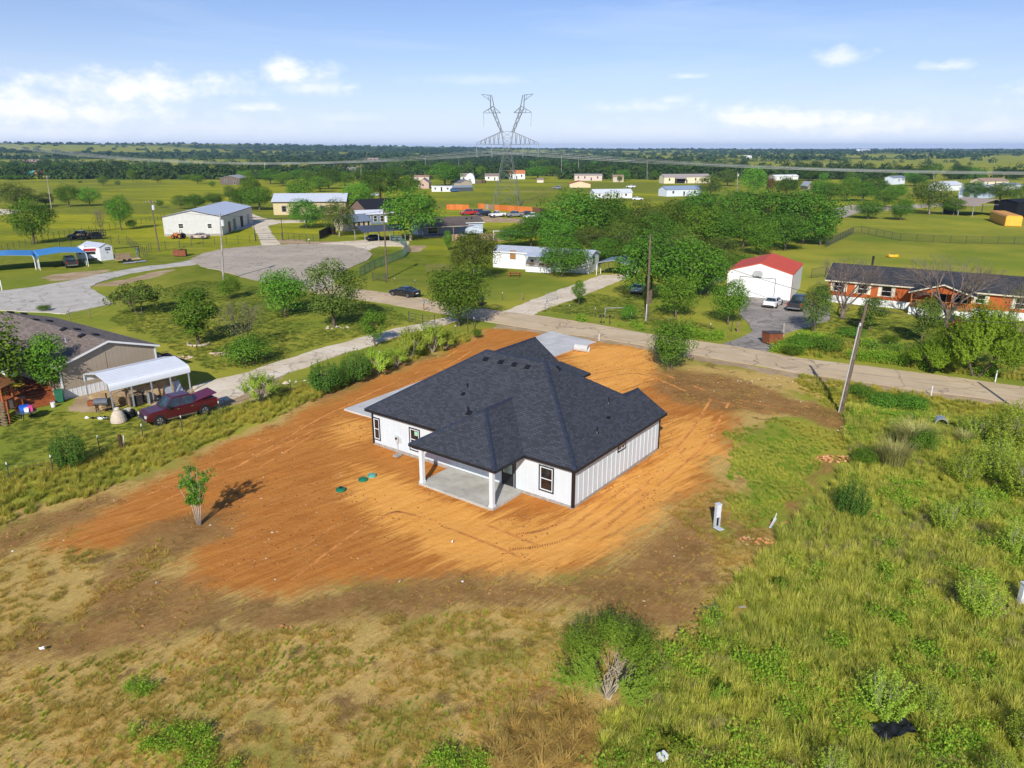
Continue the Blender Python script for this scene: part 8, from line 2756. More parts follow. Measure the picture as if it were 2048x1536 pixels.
heap('rock_heap', 'pale rock beside the pale spiky bush', 562, 768, 3, .4, .3, [m_lime], hz=.05, piece='stone')
X_, Y_ = G(397, 688)
t = thing('edging_ring', 'pale curved stone edging at the foot of the willowy tree', 'edging', (X_, Y_, 0))
for k in range(9):
 a = pi + pi * k / 8
 MB().cbox((cos(a) * 1.2, sin(a) * 1.0, .08), (.36, .16, .18), a + pi / 2).build('stone', m_lime, t)
m_litter = M('white_litter', (.80, .79, .80), .6, .3)
LIT = [(1486, 1222, .30, 'crumpled white bag at the edge of the tall grass, left one'), (1503, 1190, .14, 'small white scrap above the crumpled white bag'),
       (1735, 1195, .20, 'white scrap alone in the middle of the tall grass'), (1547, 1116, .15, 'white scrap beside the brown track in the weeds'),
       (1806, 1100, .14, 'white scrap high in the tall grass'), (84, 1302, .16, 'pale scrap at the left edge of the brown soil'),
       (904, 1085, .12, 'small white paper on the bright sand before the patio'), (800, 1166, .10, 'tiny white scrap on the brown soil below the sand'),
       (1374, 1330, .12, 'tiny white scrap right of the big foreground bush'), (312, 1168, .12, 'tiny white scrap on the brown soil at the left'),
       (925, 1166, .10, 'tiny white scrap below the bright sand')]
rl_ = random.Random(2)
for px, py, s, lab in LIT:
 t = thing('litter', lab, 'litter', (*G(px, py), .06), rl_.random() * 3)
 v = [(rl_.uniform(-1, 1) * s, rl_.uniform(-1, 1) * s * .7, rl_.uniform(0, 1) * s) for _ in range(7)]
 MB().add(v, [(0, 1, 2), (2, 3, 4), (4, 5, 6), (6, 0, 3), (1, 4, 6), (2, 5, 0)]).build('scrap', m_litter, t)
t = thing('white_box', 'flat white box lying in weeds at the bottom edge', 'box', (*G(1324, 1524), .15), .5)
MB().box(-.17, -.13, 0, .17, .13, .2).build('box', m_litter, t)
MB().cbox((0, 0, .205), (.36, .28, .012)).build('lid', m_trimw, t)
t = thing('white_pipe', 'short white plastic pipe below the big foreground bush', 'pipe', (*G(1211, 1465), .06), .2)
MB().path([(-.2, 0, 0), (.2, 0, .03)], .06, 8).build('tube', m_litter, t)
t = thing('broken_post', 'broken white post stuck at a slant over orange plastic', 'post', (*G(1545, 1052), 0), .4)
MB().cbox((0, 0, .2), (.12, .1, .7), .2, 0, .7).build('stub', m_trafo, t)
MB().path([(.05, 0, .1), (.3, .1, .75)], .02, 5).build('stick', m_litter, t)
t = thing('spiky_rosette', 'blue-green spiky plant by the brown soil edge', 'plant', (*G(1420, 1226), 0))
link('leaves', blade_mesh('rosette', M_leaf('leaf_agave', (.12, .19, .12), (.24, .32, .21)), 77, .42, .7, 40, .05, .9), t)
t = thing('black_tarp', 'shiny black plastic tarp lying under the wand bushes at the bottom right', 'tarp', (*G(1786, 1462), .05), .2)
gx = np.linspace(-.8, .8, 12)
gy = np.linspace(-.4, .4, 8)
r = np.random.default_rng(3)
v = [(x, y + .1 * sin(x * 3), .10 + .05 * sin(x * 9 + y * 4) + .04 * sin(y * 14 - x * 5) + r.uniform(-.02, .02)) for y in gy for x in gx]
f = [(j * 12 + i, j * 12 + i + 1, (j + 1) * 12 + i + 1, (j + 1) * 12 + i) for j in range(7) for i in range(11)]
MB().add(v, f).build('sheet', M('black_sheet', (.012, .013, .02), .42, .4), t)
t = thing('silt_fence', 'sagging black cloth panel between two sticks left of the first cedar bush', 'cloth panel', (*G(622, 772), 0), .9)
MB().cbox((.7, 0, .45), (1.4, .03, .9), 0).build('cloth', m_black, t)
for x in (0, 1.4):
 MB().path([(x, -.03, -.1), (x, -.03, 1.1)], .03, 5).build('stick', m_wood, t)
t = thing('picnic_table', 'red-brown wooden picnic table in front of the white mobile home', 'table', (*G(1029, 553), 0), -.15)
for k in range(5):
 MB().box(-1.1, -.38 + k * .155, .72, 1.1, -.38 + k * .155 + .14, .77).build('plank', m_redwood, t)
for y in (-.8, .62):
 MB().box(-1.1, y, .42, 1.1, y + .18, .46).build('bench', m_redwood, t)
for x in (-.8, .8):
 MB().path([(x, -.6, 0), (x, -.2, .72)], .05, 4).build('leg', m_redwood, t)
 MB().path([(x, .6, 0), (x, .2, .72)], .05, 4).build('leg', m_redwood, t)
 MB().box(x - .04, -.75, .36, x + .04, .75, .42).build('brace', m_redwood, t)
t = thing('paddle_boat', 'small yellow plastic boat lying on the rear lawn behind the orange home', 'boat', (*G(1786, 514), 0), .1)
loft([(1.2, .1, .35, .2), (.7, .0, .55, .6), (-.5, .0, .6, .75), (-1.2, .1, .5, .45)], M('yellow_plastic', (.75, .43, .02), .45, .4), 'hull', t)
MB().box(-.5, -.35, .6, .3, .35, .62).build('seat', m_black, t)
t = thing('upturned_boat', 'brown flat boat lying upside down on the lawn at the right edge', 'boat', (*G(2032, 664), 0), -.25)
loft([(2.2, .1, .5, .3), (1.2, .05, .7, .75), (-1.2, .05, .75, .85), (-2.1, .1, .6, .7)], M('brown_hull', (.22, .13, .12), .6, .3, var=.2), 'hull', t)
MB().box(-.6, -.3, .75, .2, .3, .79).build('patch', m_alum, t)
t = thing('dog_house', 'orange dog house with a dark roof beside the porch stairs', 'dog house', (*G(1905, 652), 0), .3)
gable(t, -.8, .8, -.6, .6, .9, .5, 'y', m_or, m_sh_dark, .15, uv=True)
MB().box(-.25, -.63, .05, .25, -.605, .65).build('opening', m_dark, t)
t = thing('swing_set', 'white swing frame behind the white mobile home', 'swing set', (*G(1003, 482), 0), .1)
for x in (-2, 2):
 for y in (-1, 1):
  MB().path([(x, y, 0), (x, 0, 2.4)], .07, 5).build('leg', m_trimw, t)
MB().path([(-2, 0, 2.4), (2, 0, 2.4)], .07, 5).build('beam', m_trimw, t)
t = thing('play_tower', 'small blue and red play tower right of the white swing frame', 'play tower', (*G(1021, 482), 0), .1)
MB().box(-.6, -.6, 0, .6, .6, 1.2).build('base', p_red, t)
MB().extr([(-.8, 1.9), (.8, 1.9), (0, 2.7)], 'y', -.7, .7).build('roof', M('sky_blue_plastic', (.1, .4, .7), .5), t)
for x in (-.5, .5):
 for y in (-.5, .5):
  MB().box(x - .06, y - .06, 1.2, x + .06, y + .06, 1.9).build('post', m_navy if False else p_navy, t)
t = thing('lattice_panel', 'grey wooden lattice panel standing on the lawn before the white trailer trees', 'panel', (*G(878, 545), 0), .1)
for k in range(5):
 MB().path([(-2.2, 0, .2 + .3 * k), (2.2, 0, .2 + .3 * k)], .03, 4).build('bar', m_wood, t)
for x in (-2.2, -.7, .7, 2.2):
 MB().path([(x, 0, 0), (x, 0, 1.6)], .04, 5).build('post', m_wood, t)
t = thing('dark_bin', 'black rubbish bin at the road under the broad green tree', 'bin', (*G(961, 610), 0), 0)
MB().extr([(-.4, 0), (.4, 0), (.5, 1.1), (-.5, 1.1)], 'y', -.45, .45).build('body', m_black, t)
MB().box(-.55, -.5, 1.1, .55, .5, 1.17).build('lid', m_black, t)
def at_c(x, y, z=0):
 q = o_c + np.array([cos(rz_c), sin(rz_c)]) * x + np.array([-sin(rz_c), cos(rz_c)]) * y
 return (q[0], q[1], z)
t = thing('plywood_stack', 'tall stack of plywood sheets on bearers at the left end of the white carport', 'stack', at_c(.2, W_c * .40), rz_c)
for k in range(11):
 MB().cbox((.05 * sin(k * 2), .03 * cos(k * 3), .18 + .085 * k), (1.5, 2.1, .075), .02 * sin(k)).build('sheet', m_ply, t)
for x in (-.5, .5):
 MB().box(x - .06, -1, 0, x + .06, 1, .13).build('bearer', m_wood, t)
t = thing('leaning_board', 'plywood board leaning on a carport post, left one', 'board', at_c(L_c * .56, .55), rz_c)
MB().cbox((0, 0, .75), (1.25, .05, 1.55), 0).build('sheet', m_ply, t, label=None).rotation_euler.x = -.25
t = thing('leaning_board', 'plywood board leaning inside the white carport, right one', 'board', at_c(L_c * .70, .75), rz_c)
MB().cbox((0, 0, .75), (1.4, .05, 1.55), 0).build('sheet', m_ply, t).rotation_euler.x = -.25
t = thing('metal_sheet', 'grey sheet propped behind the maroon pickup', 'panel', at_c(L_c * .86, .45), rz_c)
MB().cbox((0, 0, .62), (1.6, .05, 1.3), 0).build('sheet', m_alum, t).rotation_euler.x = -.55
t = thing('lumber', 'long pale boards laid high under the carport roof', 'lumber', at_c(L_c * .55, .6, 1.45), rz_c)
for k in range(3):
 MB().cbox((0, k * .16, 0), (L_c * .72, .14, .05)).build('board', m_ply, t)
for x in (-L_c * .3, L_c * .3):
 MB().box(x - .05, -.1, -1.45, x + .05, .45, -.03).build('trestle', m_wood, t)
rj = random.Random(9)
JUNK = [('cabinet', .33, .45, (.9, .6, .9), m_tarwood, 'dark cabinet among the junk under the carport'), ('crate', .42, 1.4, (.8, .8, .7), m_brownwood, 'brown crate deep under the carport'),
  ('bicycle_frame', .47, .2, (.12, .7, 1.0), m_alum, 'grey metal frame against a carport post'), ('black_bag', .58, -.2, (.9, .7, .55), m_black, 'black bag of junk before the leaning boards'),
  ('barrel', .5, 1.2, (.5, .5, .8), m_alum, 'grey barrel under the carport')]
for nm, fx, y, sz, mt, lab in JUNK:
 t = thing(nm, lab, nm.replace('_', ' '), at_c(L_c * fx, y), rz_c + rj.uniform(-.3, .3))
 if nm in ('barrel',):
  MB().cyl((0, 0, 0), .3, .85, 14).build('body', mt, t)
  MB().path([(.3 * cos(a), .3 * sin(a), .5) for a in np.linspace(0, 2 * pi, 13)], .02, 4).build('hoop', m_black, t)
 elif nm == 'black_bag':
  link('sack', mesh_np('sack', *(lambda V_: (V_, np.array([(0, 1, 4), (1, 2, 4), (2, 3, 4), (3, 0, 4), (0, 5, 1), (1, 5, 2), (2, 5, 3), (3, 5, 0)])))(np.array([(.6, 0, .2), (0, .5, .25), (-.6, 0, .2), (0, -.5, .25), (.05, 0, .65), (0, 0, 0)])), mt), t)
 else:
  MB().cbox((0, 0, sz[2] / 2), sz).build('body', mt, t)
  MB().cbox((0, 0, sz[2] + .02), (sz[0] * 1.05, sz[1] * 1.05, .04)).build('top', m_wood, t)
t = thing('smoker_grill', 'black drum smoker with a rusty fire box before the carport', 'smoker', (*G(205, 822), 0), .15)
MB().path([(-.5, 0, .85), (.6, 0, .85)], .32, 12).build('drum', M('grill_grey', (.10, .11, .13), .5, .4), t)
MB().box(-1.0, -.28, .55, -.5, .28, 1.0).build('fire_box', m_rustbin, t)
for x in (-.4, .5):
 for y in (-.2, .2):
  MB().box(x - .03, y - .03, 0, x + .03, y + .03, .6).build('leg', m_black, t)
MB().cyl((.5, 0, 1.1), .06, .5, 8).build('stack', m_black, t)
t = thing('bell_planter', 'pale concrete bell-shaped pot upside down with a round top', 'pot', (*G(238, 843), 0), 0)
prof = [(0.62, 0), (.62, .2), (.55, .5), (.42, .8), (.25, .98), (.2, 1.0)]
MB().path([(0, 0, z) for _, z in prof], [r_ for r_, _ in prof], 18).build('bell', M('pale_terracotta', (.55, .46, .36), .85, .15, var=.1), t)
MB().path([(0, 0, 1.0), (0, 0, 1.05), (0, 0, 1.2), (0, 0, 1.24)], [.16, .22, .2, .1], 12).build('knob', M('pale_stone', (.62, .55, .42), .85), t)
t = thing('tire_planter', 'stacked black tyres with a pale pot on top beside the bell pot', 'tyres', (*G(258, 833), 0), 0)
for k in range(2):
 ring = [(.42 * cos(a), .42 * sin(a), .16 + .26 * k) for a in np.linspace(0, 2 * pi, 17)]
 MB().path(ring, .15, 8, cap=False).build('tyre', m_tyre, t)
MB().cyl((0, 0, .3), .26, .42, 12, r2=.3).build('pot', M('pale_stone', (.62, .55, .42), .85), t)
heap('junk_ring', 'clutter of white and dark scrap in front of the smoker grill', 198, 836, 14, .7, .16, [m_litter, m_black, m_alum], 'junk', .1, 'scrap')
t = thing('wheelie_bin', 'green rubbish bin between the deck stairs and the tan wall', 'bin', (*G(121, 803), 0), .4)
MB().extr([(-.28, .05), (.28, .05), (.34, 1.0), (-.34, 1.05)], 'y', -.33, .33).build('body', M('bin_green', (.02, .13, .07), .5, .4), t)
MB().cbox((0, 0, 1.06), (.74, .74, .06), 0, 0, .05).build('lid', M('bin_green_lid', (.025, .16, .085), .5, .4), t)
for y in (-.3, .3):
 MB().cyl((-.28, y - .04, .12), .12, .08, 10, 'y').build('wheel', m_black, t)
t = thing('bucket', 'white plastic bucket standing by the deck stairs', 'bucket', (*G(107, 814), 0))
MB().cyl((0, 0, 0), .16, .42, 14, r2=.2).build('body', m_trimw, t)
MB().path([(-.2, 0, .40), (-.12, 0, .62), (.12, 0, .62), (.2, 0, .40)], .012, 4).build('handle', m_alum, t)
t = thing('patio_table', 'round glass-topped patio table on the grass by the slide', 'table', (*G(56, 838), 0))
MB().cyl((0, 0, .66), .75, .05, 18).build('top', M('dark_glass_top', (.05, .07, .07), .15, .6), t)
for a in (0, 1.57, 3.14, 4.71):
 MB().path([(.55 * cos(a), .55 * sin(a), 0), (.4 * cos(a), .4 * sin(a), .66)], .035, 5).build('leg', m_black, t)
for dx, dy, sz, mt, lab, nm in ((-.5, .5, (.6, .45, .35), M('toy_blue', (.02, .11, .55), .5), 'bright blue storage tub on the patio table', 'storage tub'), (.2, -.1, (.3, .35, .25), m_litter, 'white toy on the patio table', 'toy'), (.55, .25, (.3, .3, .4), M('toy_pink', (.6, .06, .22), .5), 'pink toy on the patio table', 'toy')):
 g_ = np.array(G(56, 838)) + (dx * .6, dy * .6)
 t = thing(nm.replace(' ', '_'), lab, nm, (*g_, .71), .3)
 MB().extr([(-sz[0] / 2, 0), (sz[0] / 2, 0), (sz[0] * .58, sz[2]), (-sz[0] * .58, sz[2])], 'y', -sz[1] / 2, sz[1] / 2).build('body', mt, t)
 MB().cbox((0, 0, sz[2] + .02), (sz[0] * 1.2, sz[1] * 1.1, .04)).build('lid', mt, t)
t = thing('white_cooler', 'white chest leaning by the deck skirt', 'chest', (*G(35, 812), 0), .9)
MB().box(-.6, -.35, 0, .6, .35, .7).build('body', m_trimw, t)
MB().cbox((0, 0, .73), (1.25, .75, .07)).build('lid', m_trafo, t)
t = thing('yellow_table', 'yellow children table on the deck under the porch roof', 'table', at_home(-2.2, 3.2, .84), rz_d)
MB().cyl((0, 0, .5), .5, .05, 14).build('top', M('toy_yellow', (.75, .55, .03), .5), t)
for a in (.8, 2.4, 3.9, 5.5):
 MB().path([(.3 * cos(a), .3 * sin(a), 0), (.3 * cos(a), .3 * sin(a), .5)], .03, 5).build('leg', m_wood, t)
b0 = np.array(G(-2, 838))
t = thing('play_set', 'wooden play set with a climbing ramp and a yellow slide at the left edge', 'play set', (*b0, 0), 0)
for x in (-1.0, .35):
 for y in (.4, 1.7):
  MB().box(x - .06, y - .06, 0, x + .06, y + .06, 2.7).build('post', m_redwood, t)
MB().box(-1.1, .35, 1.35, .45, 1.75, 1.42).build('platform', m_redwood, t)
MB().extr([(-1.3, 2.65), (.65, 2.65), (-.33, 3.4)], 'y', .2, 1.9).build('roof', M('play_roof', (.30, .12, .04), .7), t)
e0, e1 = np.array((.25, .2, 1.4)), np.array((1.35, -1.4, .05))
for k in range(9):
 p = e0 + (e1 - e0) * k / 8
 MB().cbox(tuple(p), (.95, .2, .05), -.55).build('rung', m_wood, t)
for s in (-.45, .45):
 o_ = np.array((s * cos(.6), s * .82 * .6, 0))
 MB().path([tuple(e0 + o_ + (0, 0, .05)), tuple(e1 + o_)], .06, 4).build('side_rail', m_redwood, t)
m_slide = M('slide_yellow', (.85, .68, .16), .4, .4, var=.04)
c = [(-.35, .2, 1.42), (-.2, -.3, 1.15), (.15, -1.0, .55), (.38, -1.5, .24), (.55, -1.9, .2)]
mb = MB()
v = []
for (x, y, z) in c:
 for dx, dz in ((-.27, .16), (-.25, 0), (.25, 0), (.27, .16)):
  v.append((x + dx * .92, y + dx * .35, z + dz))
fs = []
for i in range(len(c) - 1):
 for k in range(3):
  a = i * 4 + k
  fs.append((a, a + 1, a + 5, a + 4))
mb.add(v, fs)
sl = mb.build('slide', m_slide, t)
sm = sl.modifiers.new('thick', 'SOLIDIFY')
sm.thickness = .04
# ================================================================== GRASS AND WEEDS (nobody could count these)
def M_blades(name, a, b, c, trans=.3):
 t = NT(name)
 p = t.pos()
 big = t.noise(p, .30, 4, .6)
 mid = t.noise(p, 1.5, 3, .6)
 at = t.n('ShaderNodeAttribute', attribute_name='tint')
 q = t.mix(t.step(t.math('ADD', t.math('MULTIPLY', big, .7), t.math('MULTIPLY', mid, .3)), .36, .62), a, b)
 q = t.mix(t.math('MULTIPLY', t.step(at.outputs['Fac'], .45, 1.0), .75), q, c)
 t.fin(q, .8, .05)
 tr = t.n('ShaderNodeBsdfTranslucent')
 t.L.new(q, tr.inputs['Color'])
 mx = t.n('ShaderNodeMixShader')
 mx.inputs[0].default_value = trans
 t.L.new(t.b.outputs[0], mx.inputs[1])
 t.L.new(tr.outputs[0], mx.inputs[2])
 t.L.new(mx.outputs[0], t.out.inputs[0])
 return t.mat
def scatter(name, label, clumps, X, Y, S, R, tilt=.12):
 """one object: clump shapes set on points by geometry nodes"""
 n = len(X)
 r = np.random.default_rng(n)
 Z = gz(X, Y) - .01
 me = bpy.data.meshes.new(name)
 me.vertices.add(n)
 me.vertices.foreach_set('co', np.stack([X, Y, Z], -1).astype(np.float32).ravel())
 at = me.attributes.new('size', 'FLOAT', 'POINT')
 at.data.foreach_set('value', S.astype(np.float32))
 at = me.attributes.new('turn', 'FLOAT_VECTOR', 'POINT')
 at.data.foreach_set('vector', np.stack([r.normal(size=n) * tilt, r.normal(size=n) * tilt, R], -1).astype(np.float32).ravel())
 o = link(name, me)
 src = bpy.data.collections.new(name + '_shapes')
 for k, cm in enumerate(clumps):
  src.objects.link(bpy.data.objects.new(f'{name}_shape_{k}', cm))
 ng = bpy.data.node_groups.new(name + '_scatter', 'GeometryNodeTree')
 ng.interface.new_socket('Geometry', in_out='INPUT', socket_type='NodeSocketGeometry')
 ng.interface.new_socket('Geometry', in_out='OUTPUT', socket_type='NodeSocketGeometry')
 N, L = ng.nodes, ng.links
 gi, go = N.new('NodeGroupInput'), N.new('NodeGroupOutput')
 ci = N.new('GeometryNodeCollectionInfo')
 ci.inputs[0].default_value = src
 ci.inputs['Separate Children'].default_value = True
 ip = N.new('GeometryNodeInstanceOnPoints')
 ip.inputs['Pick Instance'].default_value = True
 def attr(nm, tp):
  q = N.new('GeometryNodeInputNamedAttribute')
  q.data_type = tp
  q.inputs['Name'].default_value = nm
  return q.outputs['Attribute']
 e2r = N.new('FunctionNodeEulerToRotation')
 L.new(attr('turn', 'FLOAT_VECTOR'), e2r.inputs[0])
 L.new(gi.outputs[0], ip.inputs['Points'])
 L.new(ci.outputs[0], ip.inputs['Instance'])
 L.new(e2r.outputs[0], ip.inputs['Rotation'])
 L.new(attr('size', 'FLOAT'), ip.inputs['Scale'])
 L.new(ip.outputs[0], go.inputs[0])
 md = o.modifiers.new('scatter', 'NODES')
 md.node_group = ng
 kind(o, 'stuff')
 o['label'] = label
 return o
mb_tall = M_blades('tall_grass_blades', (0.263, 0.361, 0.038), (0.530, 0.561, 0.072), (0.857, 0.699, 0.193), .42)
mb_dry = M_blades('dry_grass_blades', (0.338, 0.311, 0.047), (0.608, 0.414, 0.102), (0.777, 0.533, 0.157), .42)
mb_lush = M_blades('lush_weed_blades', (0.169, 0.336, 0.026), (0.286, 0.471, 0.041), (0.496, 0.621, 0.073), .42)
mb_gold = M_blades('golden_grass_blades', (0.483, 0.310, 0.078), (0.575, 0.391, 0.112), (0.644, 0.483, 0.164), .42)
mb_yel = M_blades('yellow_verge_blades', (0.256, 0.320, 0.036), (0.544, 0.480, 0.072), (0.736, 0.576, 0.144), .42)
C_tall = [blade_mesh('tall_clump', mb_tall, 500 + k, .58, .62, 80, .015, .5) for k in range(4)]
C_dry = [blade_mesh('dry_clump', mb_dry, 510 + k, .22, .55, 46, .018, .8) for k in range(4)]
C_yel = [blade_mesh('verge_clump', mb_yel, 540 + k, .55, .6, 70, .015, .5) for k in range(3)]
C_gold = [blade_mesh('gold_clump', mb_gold, 530 + k, .55, 1.2, 80, .025, .95) for k in range(3)]
mb_beige = M_blades('beige_blades', (.40, .34, .17), (.46, .38, .20), (.56, .46, .27), .4)
mb_lawn = M_blades('lawn_blades', (.12, .19, .025), (.19, .25, .035), (.27, .29, .06), .4)
C_yel2 = [blade_mesh('beige_clump', mb_beige, 550 + k, .5, .6, 60, .013, .6) for k in range(3)]
C_lawn = [blade_mesh('lawn_clump', mb_lawn, 560 + k, .10, .5, 34, .016, .8) for k in range(3)]
def weed_mesh(seed):
 r = np.random.default_rng(seed)
 n = 130
 P = np.stack([r.normal(size=n) * .17, r.normal(size=n) * .17, r.uniform(.05, .5, n)], -1)
 N_ = rdir(r, n) + np.array((0, 0, .9))
 N_ /= np.linalg.norm(N_, axis=1)[:, None]
 V, F = leaf_quads(r, P, N_, .085 * r.uniform(.6, 1.4, n), .55)
 return mesh_np('weed_clump', V, F, mb_lush, {'tint': r.random(n)})
C_weed = [weed_mesh(520 + k) for k in range(4)]
CLEAR = [(*G(px, py), r_) for px, py, r_ in ((1786, 1462, 1.1), (1884, 852, 1.3), (1433, 1052, .7), (2043, 1204, .5), (1324, 1524, .5), (1216, 1392, 1.2), (1545, 1052, .6), (1670, 917, 1.3), (1486, 1222, .5), (1735, 1195, .3), (1682, 826, .8))]
def points(polys, dens, seed, avoid=(), clump=None):
 r = np.random.default_rng(seed)
 XS, YS = [], []
 for P in polys:
  b = np.array(P)
  lo, hi = b.min(0), b.max(0)
  n = int((hi - lo).prod() * dens)
  x, y = r.uniform(lo[0], hi[0], n), r.uniform(lo[1], hi[1], n)
  wx = x + 1.6 * (fbm(x * .5, y * .5, 61) - .5)
  wy = y + 1.6 * (fbm(x * .5, y * .5, 63) - .5)
  k = sdf_poly(wx, wy, P) > 0
  for A in avoid:
   k &= sdf_poly(wx, wy, A) < 0
  XS.append(x[k])
  YS.append(y[k])
 X, Y = np.concatenate(XS), np.concatenate(YS)
 for (ax_, ay_, ar_) in CLEAR:
  k = np.hypot(X - ax_, Y - ay_) > ar_
  X, Y = X[k], Y[k]
 if clump is not None:
  f = fbm(X * clump[0], Y * clump[0], seed + 5, 3)
  k = sstep(f, clump[1], clump[2]) > r.random(len(X))
  X, Y = X[k], Y[k]
 return X, Y, r
FIELD = PX((1700, 800), (1860, 818), (2120, 850), (2500, 910), (2700, 1200), (2600, 1700), (1180, 1700), (1215, 1440), (1290, 1330), (1400, 1262), (1470, 1180), (1560, 1080),
           (1640, 1010), (1700, 900), (1690, 850))
PATCH = PX((1445, 860), (1530, 845), (1640, 880), (1660, 900), (1600, 995), (1500, 1060), (1445, 1010), (1470, 930))
X, Y, r = points([FIELD], 10.0, 1)
scatter('tall_grass', 'tall green and yellow grass filling the right-hand field', C_tall, X, Y, r.uniform(.65, 1.4, len(X)) * (.6 + .8 * fbm(X * .25, Y * .25, 8)), r.uniform(0, 6.3, len(X)))
X, Y, r = points([FIELD], 3.0, 2, (), (.45, .5, .64))
scatter('weeds', 'broad-leaved green weeds among the tall grass', C_weed, X, Y, r.uniform(.7, 1.7, len(X)), r.uniform(0, 6.3, len(X)))
LOW = PX((-200, 1340), (100, 1325), (420, 1268), (700, 1250), (900, 1225), (1150, 1215), (1250, 1250), (1200, 1400), (1180, 1700), (-300, 1700))
X, Y, r = points([LOW, PX((-60, 1120), (70, 1092), (250, 1095), (350, 1068), (330, 1130), (160, 1240), (-60, 1330)), PX((1330, 1030), (1440, 960), (1560, 1060), (1440, 1240), (1290, 1330), (1260, 1260), (1400, 1240), (1440, 1100))], 10, 3, Z_BROWN[3:6], (.5, .27, .52))
scatter('dry_grass', 'dry mown straw and thin grass on the near ground', C_dry, X, Y, r.uniform(.35, .95, len(X)), r.uniform(0, 6.3, len(X)))
X, Y, r = points([LOW], 8, 4, Z_BROWN[3:6], (.30, .48, .64))
scatter('green_tufts', 'greener grass tufts over the near dry ground', C_tall, X, Y, r.uniform(.2, .45, len(X)), r.uniform(0, 6.3, len(X)))
X, Y, r = points([Z_BROWN[0], Z_BROWN[1], Z_BROWN[2], Z_BROWN[7]], 4, 31, (), (.6, .42, .66))
scatter('straw_bits', 'thin dry straw tufts on the brown soil', C_dry, X, Y, r.uniform(.25, .6, len(X)), r.uniform(0, 6.3, len(X)), .5)
X, Y, r = points([PATCH], 5, 32, (), (.6, .45, .6))
scatter('patch_weeds', 'low leafy weeds in the patch right of the house', C_weed, X, Y, r.uniform(.3, .7, len(X)), r.uniform(0, 6.3, len(X)))
PATCH2 = PX((1590, 775), (1700, 803), (1730, 880), (1690, 905), (1640, 880), (1560, 845), (1500, 850), (1560, 835), (1690, 870), (1700, 830), (1640, 805))
X, Y, r = points([PATCH2], 9, 33)
scatter('ditch_grass', 'yellow-green grass on the bank by the leaning pole', C_yel, X, Y, r.uniform(.3, .7, len(X)), r.uniform(0, 6.3, len(X)))
X, Y, r = points([PATCH], 13, 5, (), (.45, .30, .48))
scatter('patch_grass', 'short green grass in the patch right of the house', C_tall, X, Y, r.uniform(.3, .62, len(X)), r.uniform(0, 6.3, len(X)))
VERGE = [PX((-60, 1062), (-60, 960), (110, 930), (290, 868), (440, 822), (560, 782), (640, 765), (760, 718), (860, 690), (935, 665), (940, 680), (860, 708), (760, 742), (640, 795), (520, 845), (420, 882), (300, 940), (170, 990)),
         PX((1590, 752), (1760, 776), (1900, 800), (2060, 822), (2060, 850), (1860, 822), (1700, 805), (1600, 775)),
         PX((1540, 705), (1660, 715), (1860, 740), (2060, 765), (2060, 742), (1860, 712), (1740, 692), (1600, 672), (1560, 690))]
X, Y, r = points(VERGE, 6.5, 6)
scatter('verge_grass', 'yellow-green long grass along the fence and road verges', C_yel, X, Y, r.uniform(.6, 1.25, len(X)), r.uniform(0, 6.3, len(X)))
X, Y, r = points([VERGE[2], PX((1100, 640), (1300, 655), (1440, 672), (1440, 684), (1290, 662), (1100, 632))], 4, 7, (), (.4, .4, .6))
scatter('verge_weeds', 'leafy weeds along the road verge', C_weed, X, Y, r.uniform(1.0, 2.2, len(X)), r.uniform(0, 6.3, len(X)))
X, Y, r = points([FIELD], 3.5, 21, (), (.16, .5, .62))
scatter('straw_clumps', 'dry beige grass mixed into the right-hand field', C_yel2, X, Y, r.uniform(.7, 1.3, len(X)), r.uniform(0, 6.3, len(X)))
X, Y, r = points([PX((270, 1455), (450, 1460), (480, 1570), (240, 1570)), PX((235, 1365), (300, 1372), (310, 1400), (240, 1405)), PX((860, 1500), (1000, 1500), (1000, 1560), (840, 1560))], 9, 34, (), (.8, .35, .55))
scatter('green_weeds', 'bright green weed patches in the straw at the bottom left', C_weed, X, Y, r.uniform(.6, 1.1, len(X)), r.uniform(0, 6.3, len(X)))
LAWN = [PX((0, 950), (110, 925), (290, 860), (440, 820), (400, 800), (180, 822), (0, 830)), PX((215, 640), (330, 690), (430, 745), (640, 690), (830, 640), (740, 605), (560, 580), (400, 560), (300, 580)),
  PX((1610, 670), (1660, 625), (1800, 640), (1950, 690), (2060, 720), (2060, 740), (1860, 705), (1700, 690)), PX((1080, 622), (1180, 585), (1260, 600), (1440, 660), (1300, 650), (1180, 632))]
X, Y, r = points(LAWN, 7.5, 22, (), (.22, .12, .5))
scatter('lawn_grass', 'short green lawn grass', C_lawn, X, Y, r.uniform(.7, 1.3, len(X)), r.uniform(0, 6.3, len(X)))
GOLD = [PX((1060, 1420), (1190, 1390), (1215, 1430), (1200, 1520), (1060, 1560), (960, 1540), (980, 1470))]
X, Y, r = points(GOLD, 7, 8, (), (.5, .3, .55))
scatter('golden_grass', 'flattened golden straw below the big foreground bush', C_gold, X, Y, r.uniform(.5, 1.0, len(X)), r.uniform(1.2, 2.4, len(X)) + pi, .25)
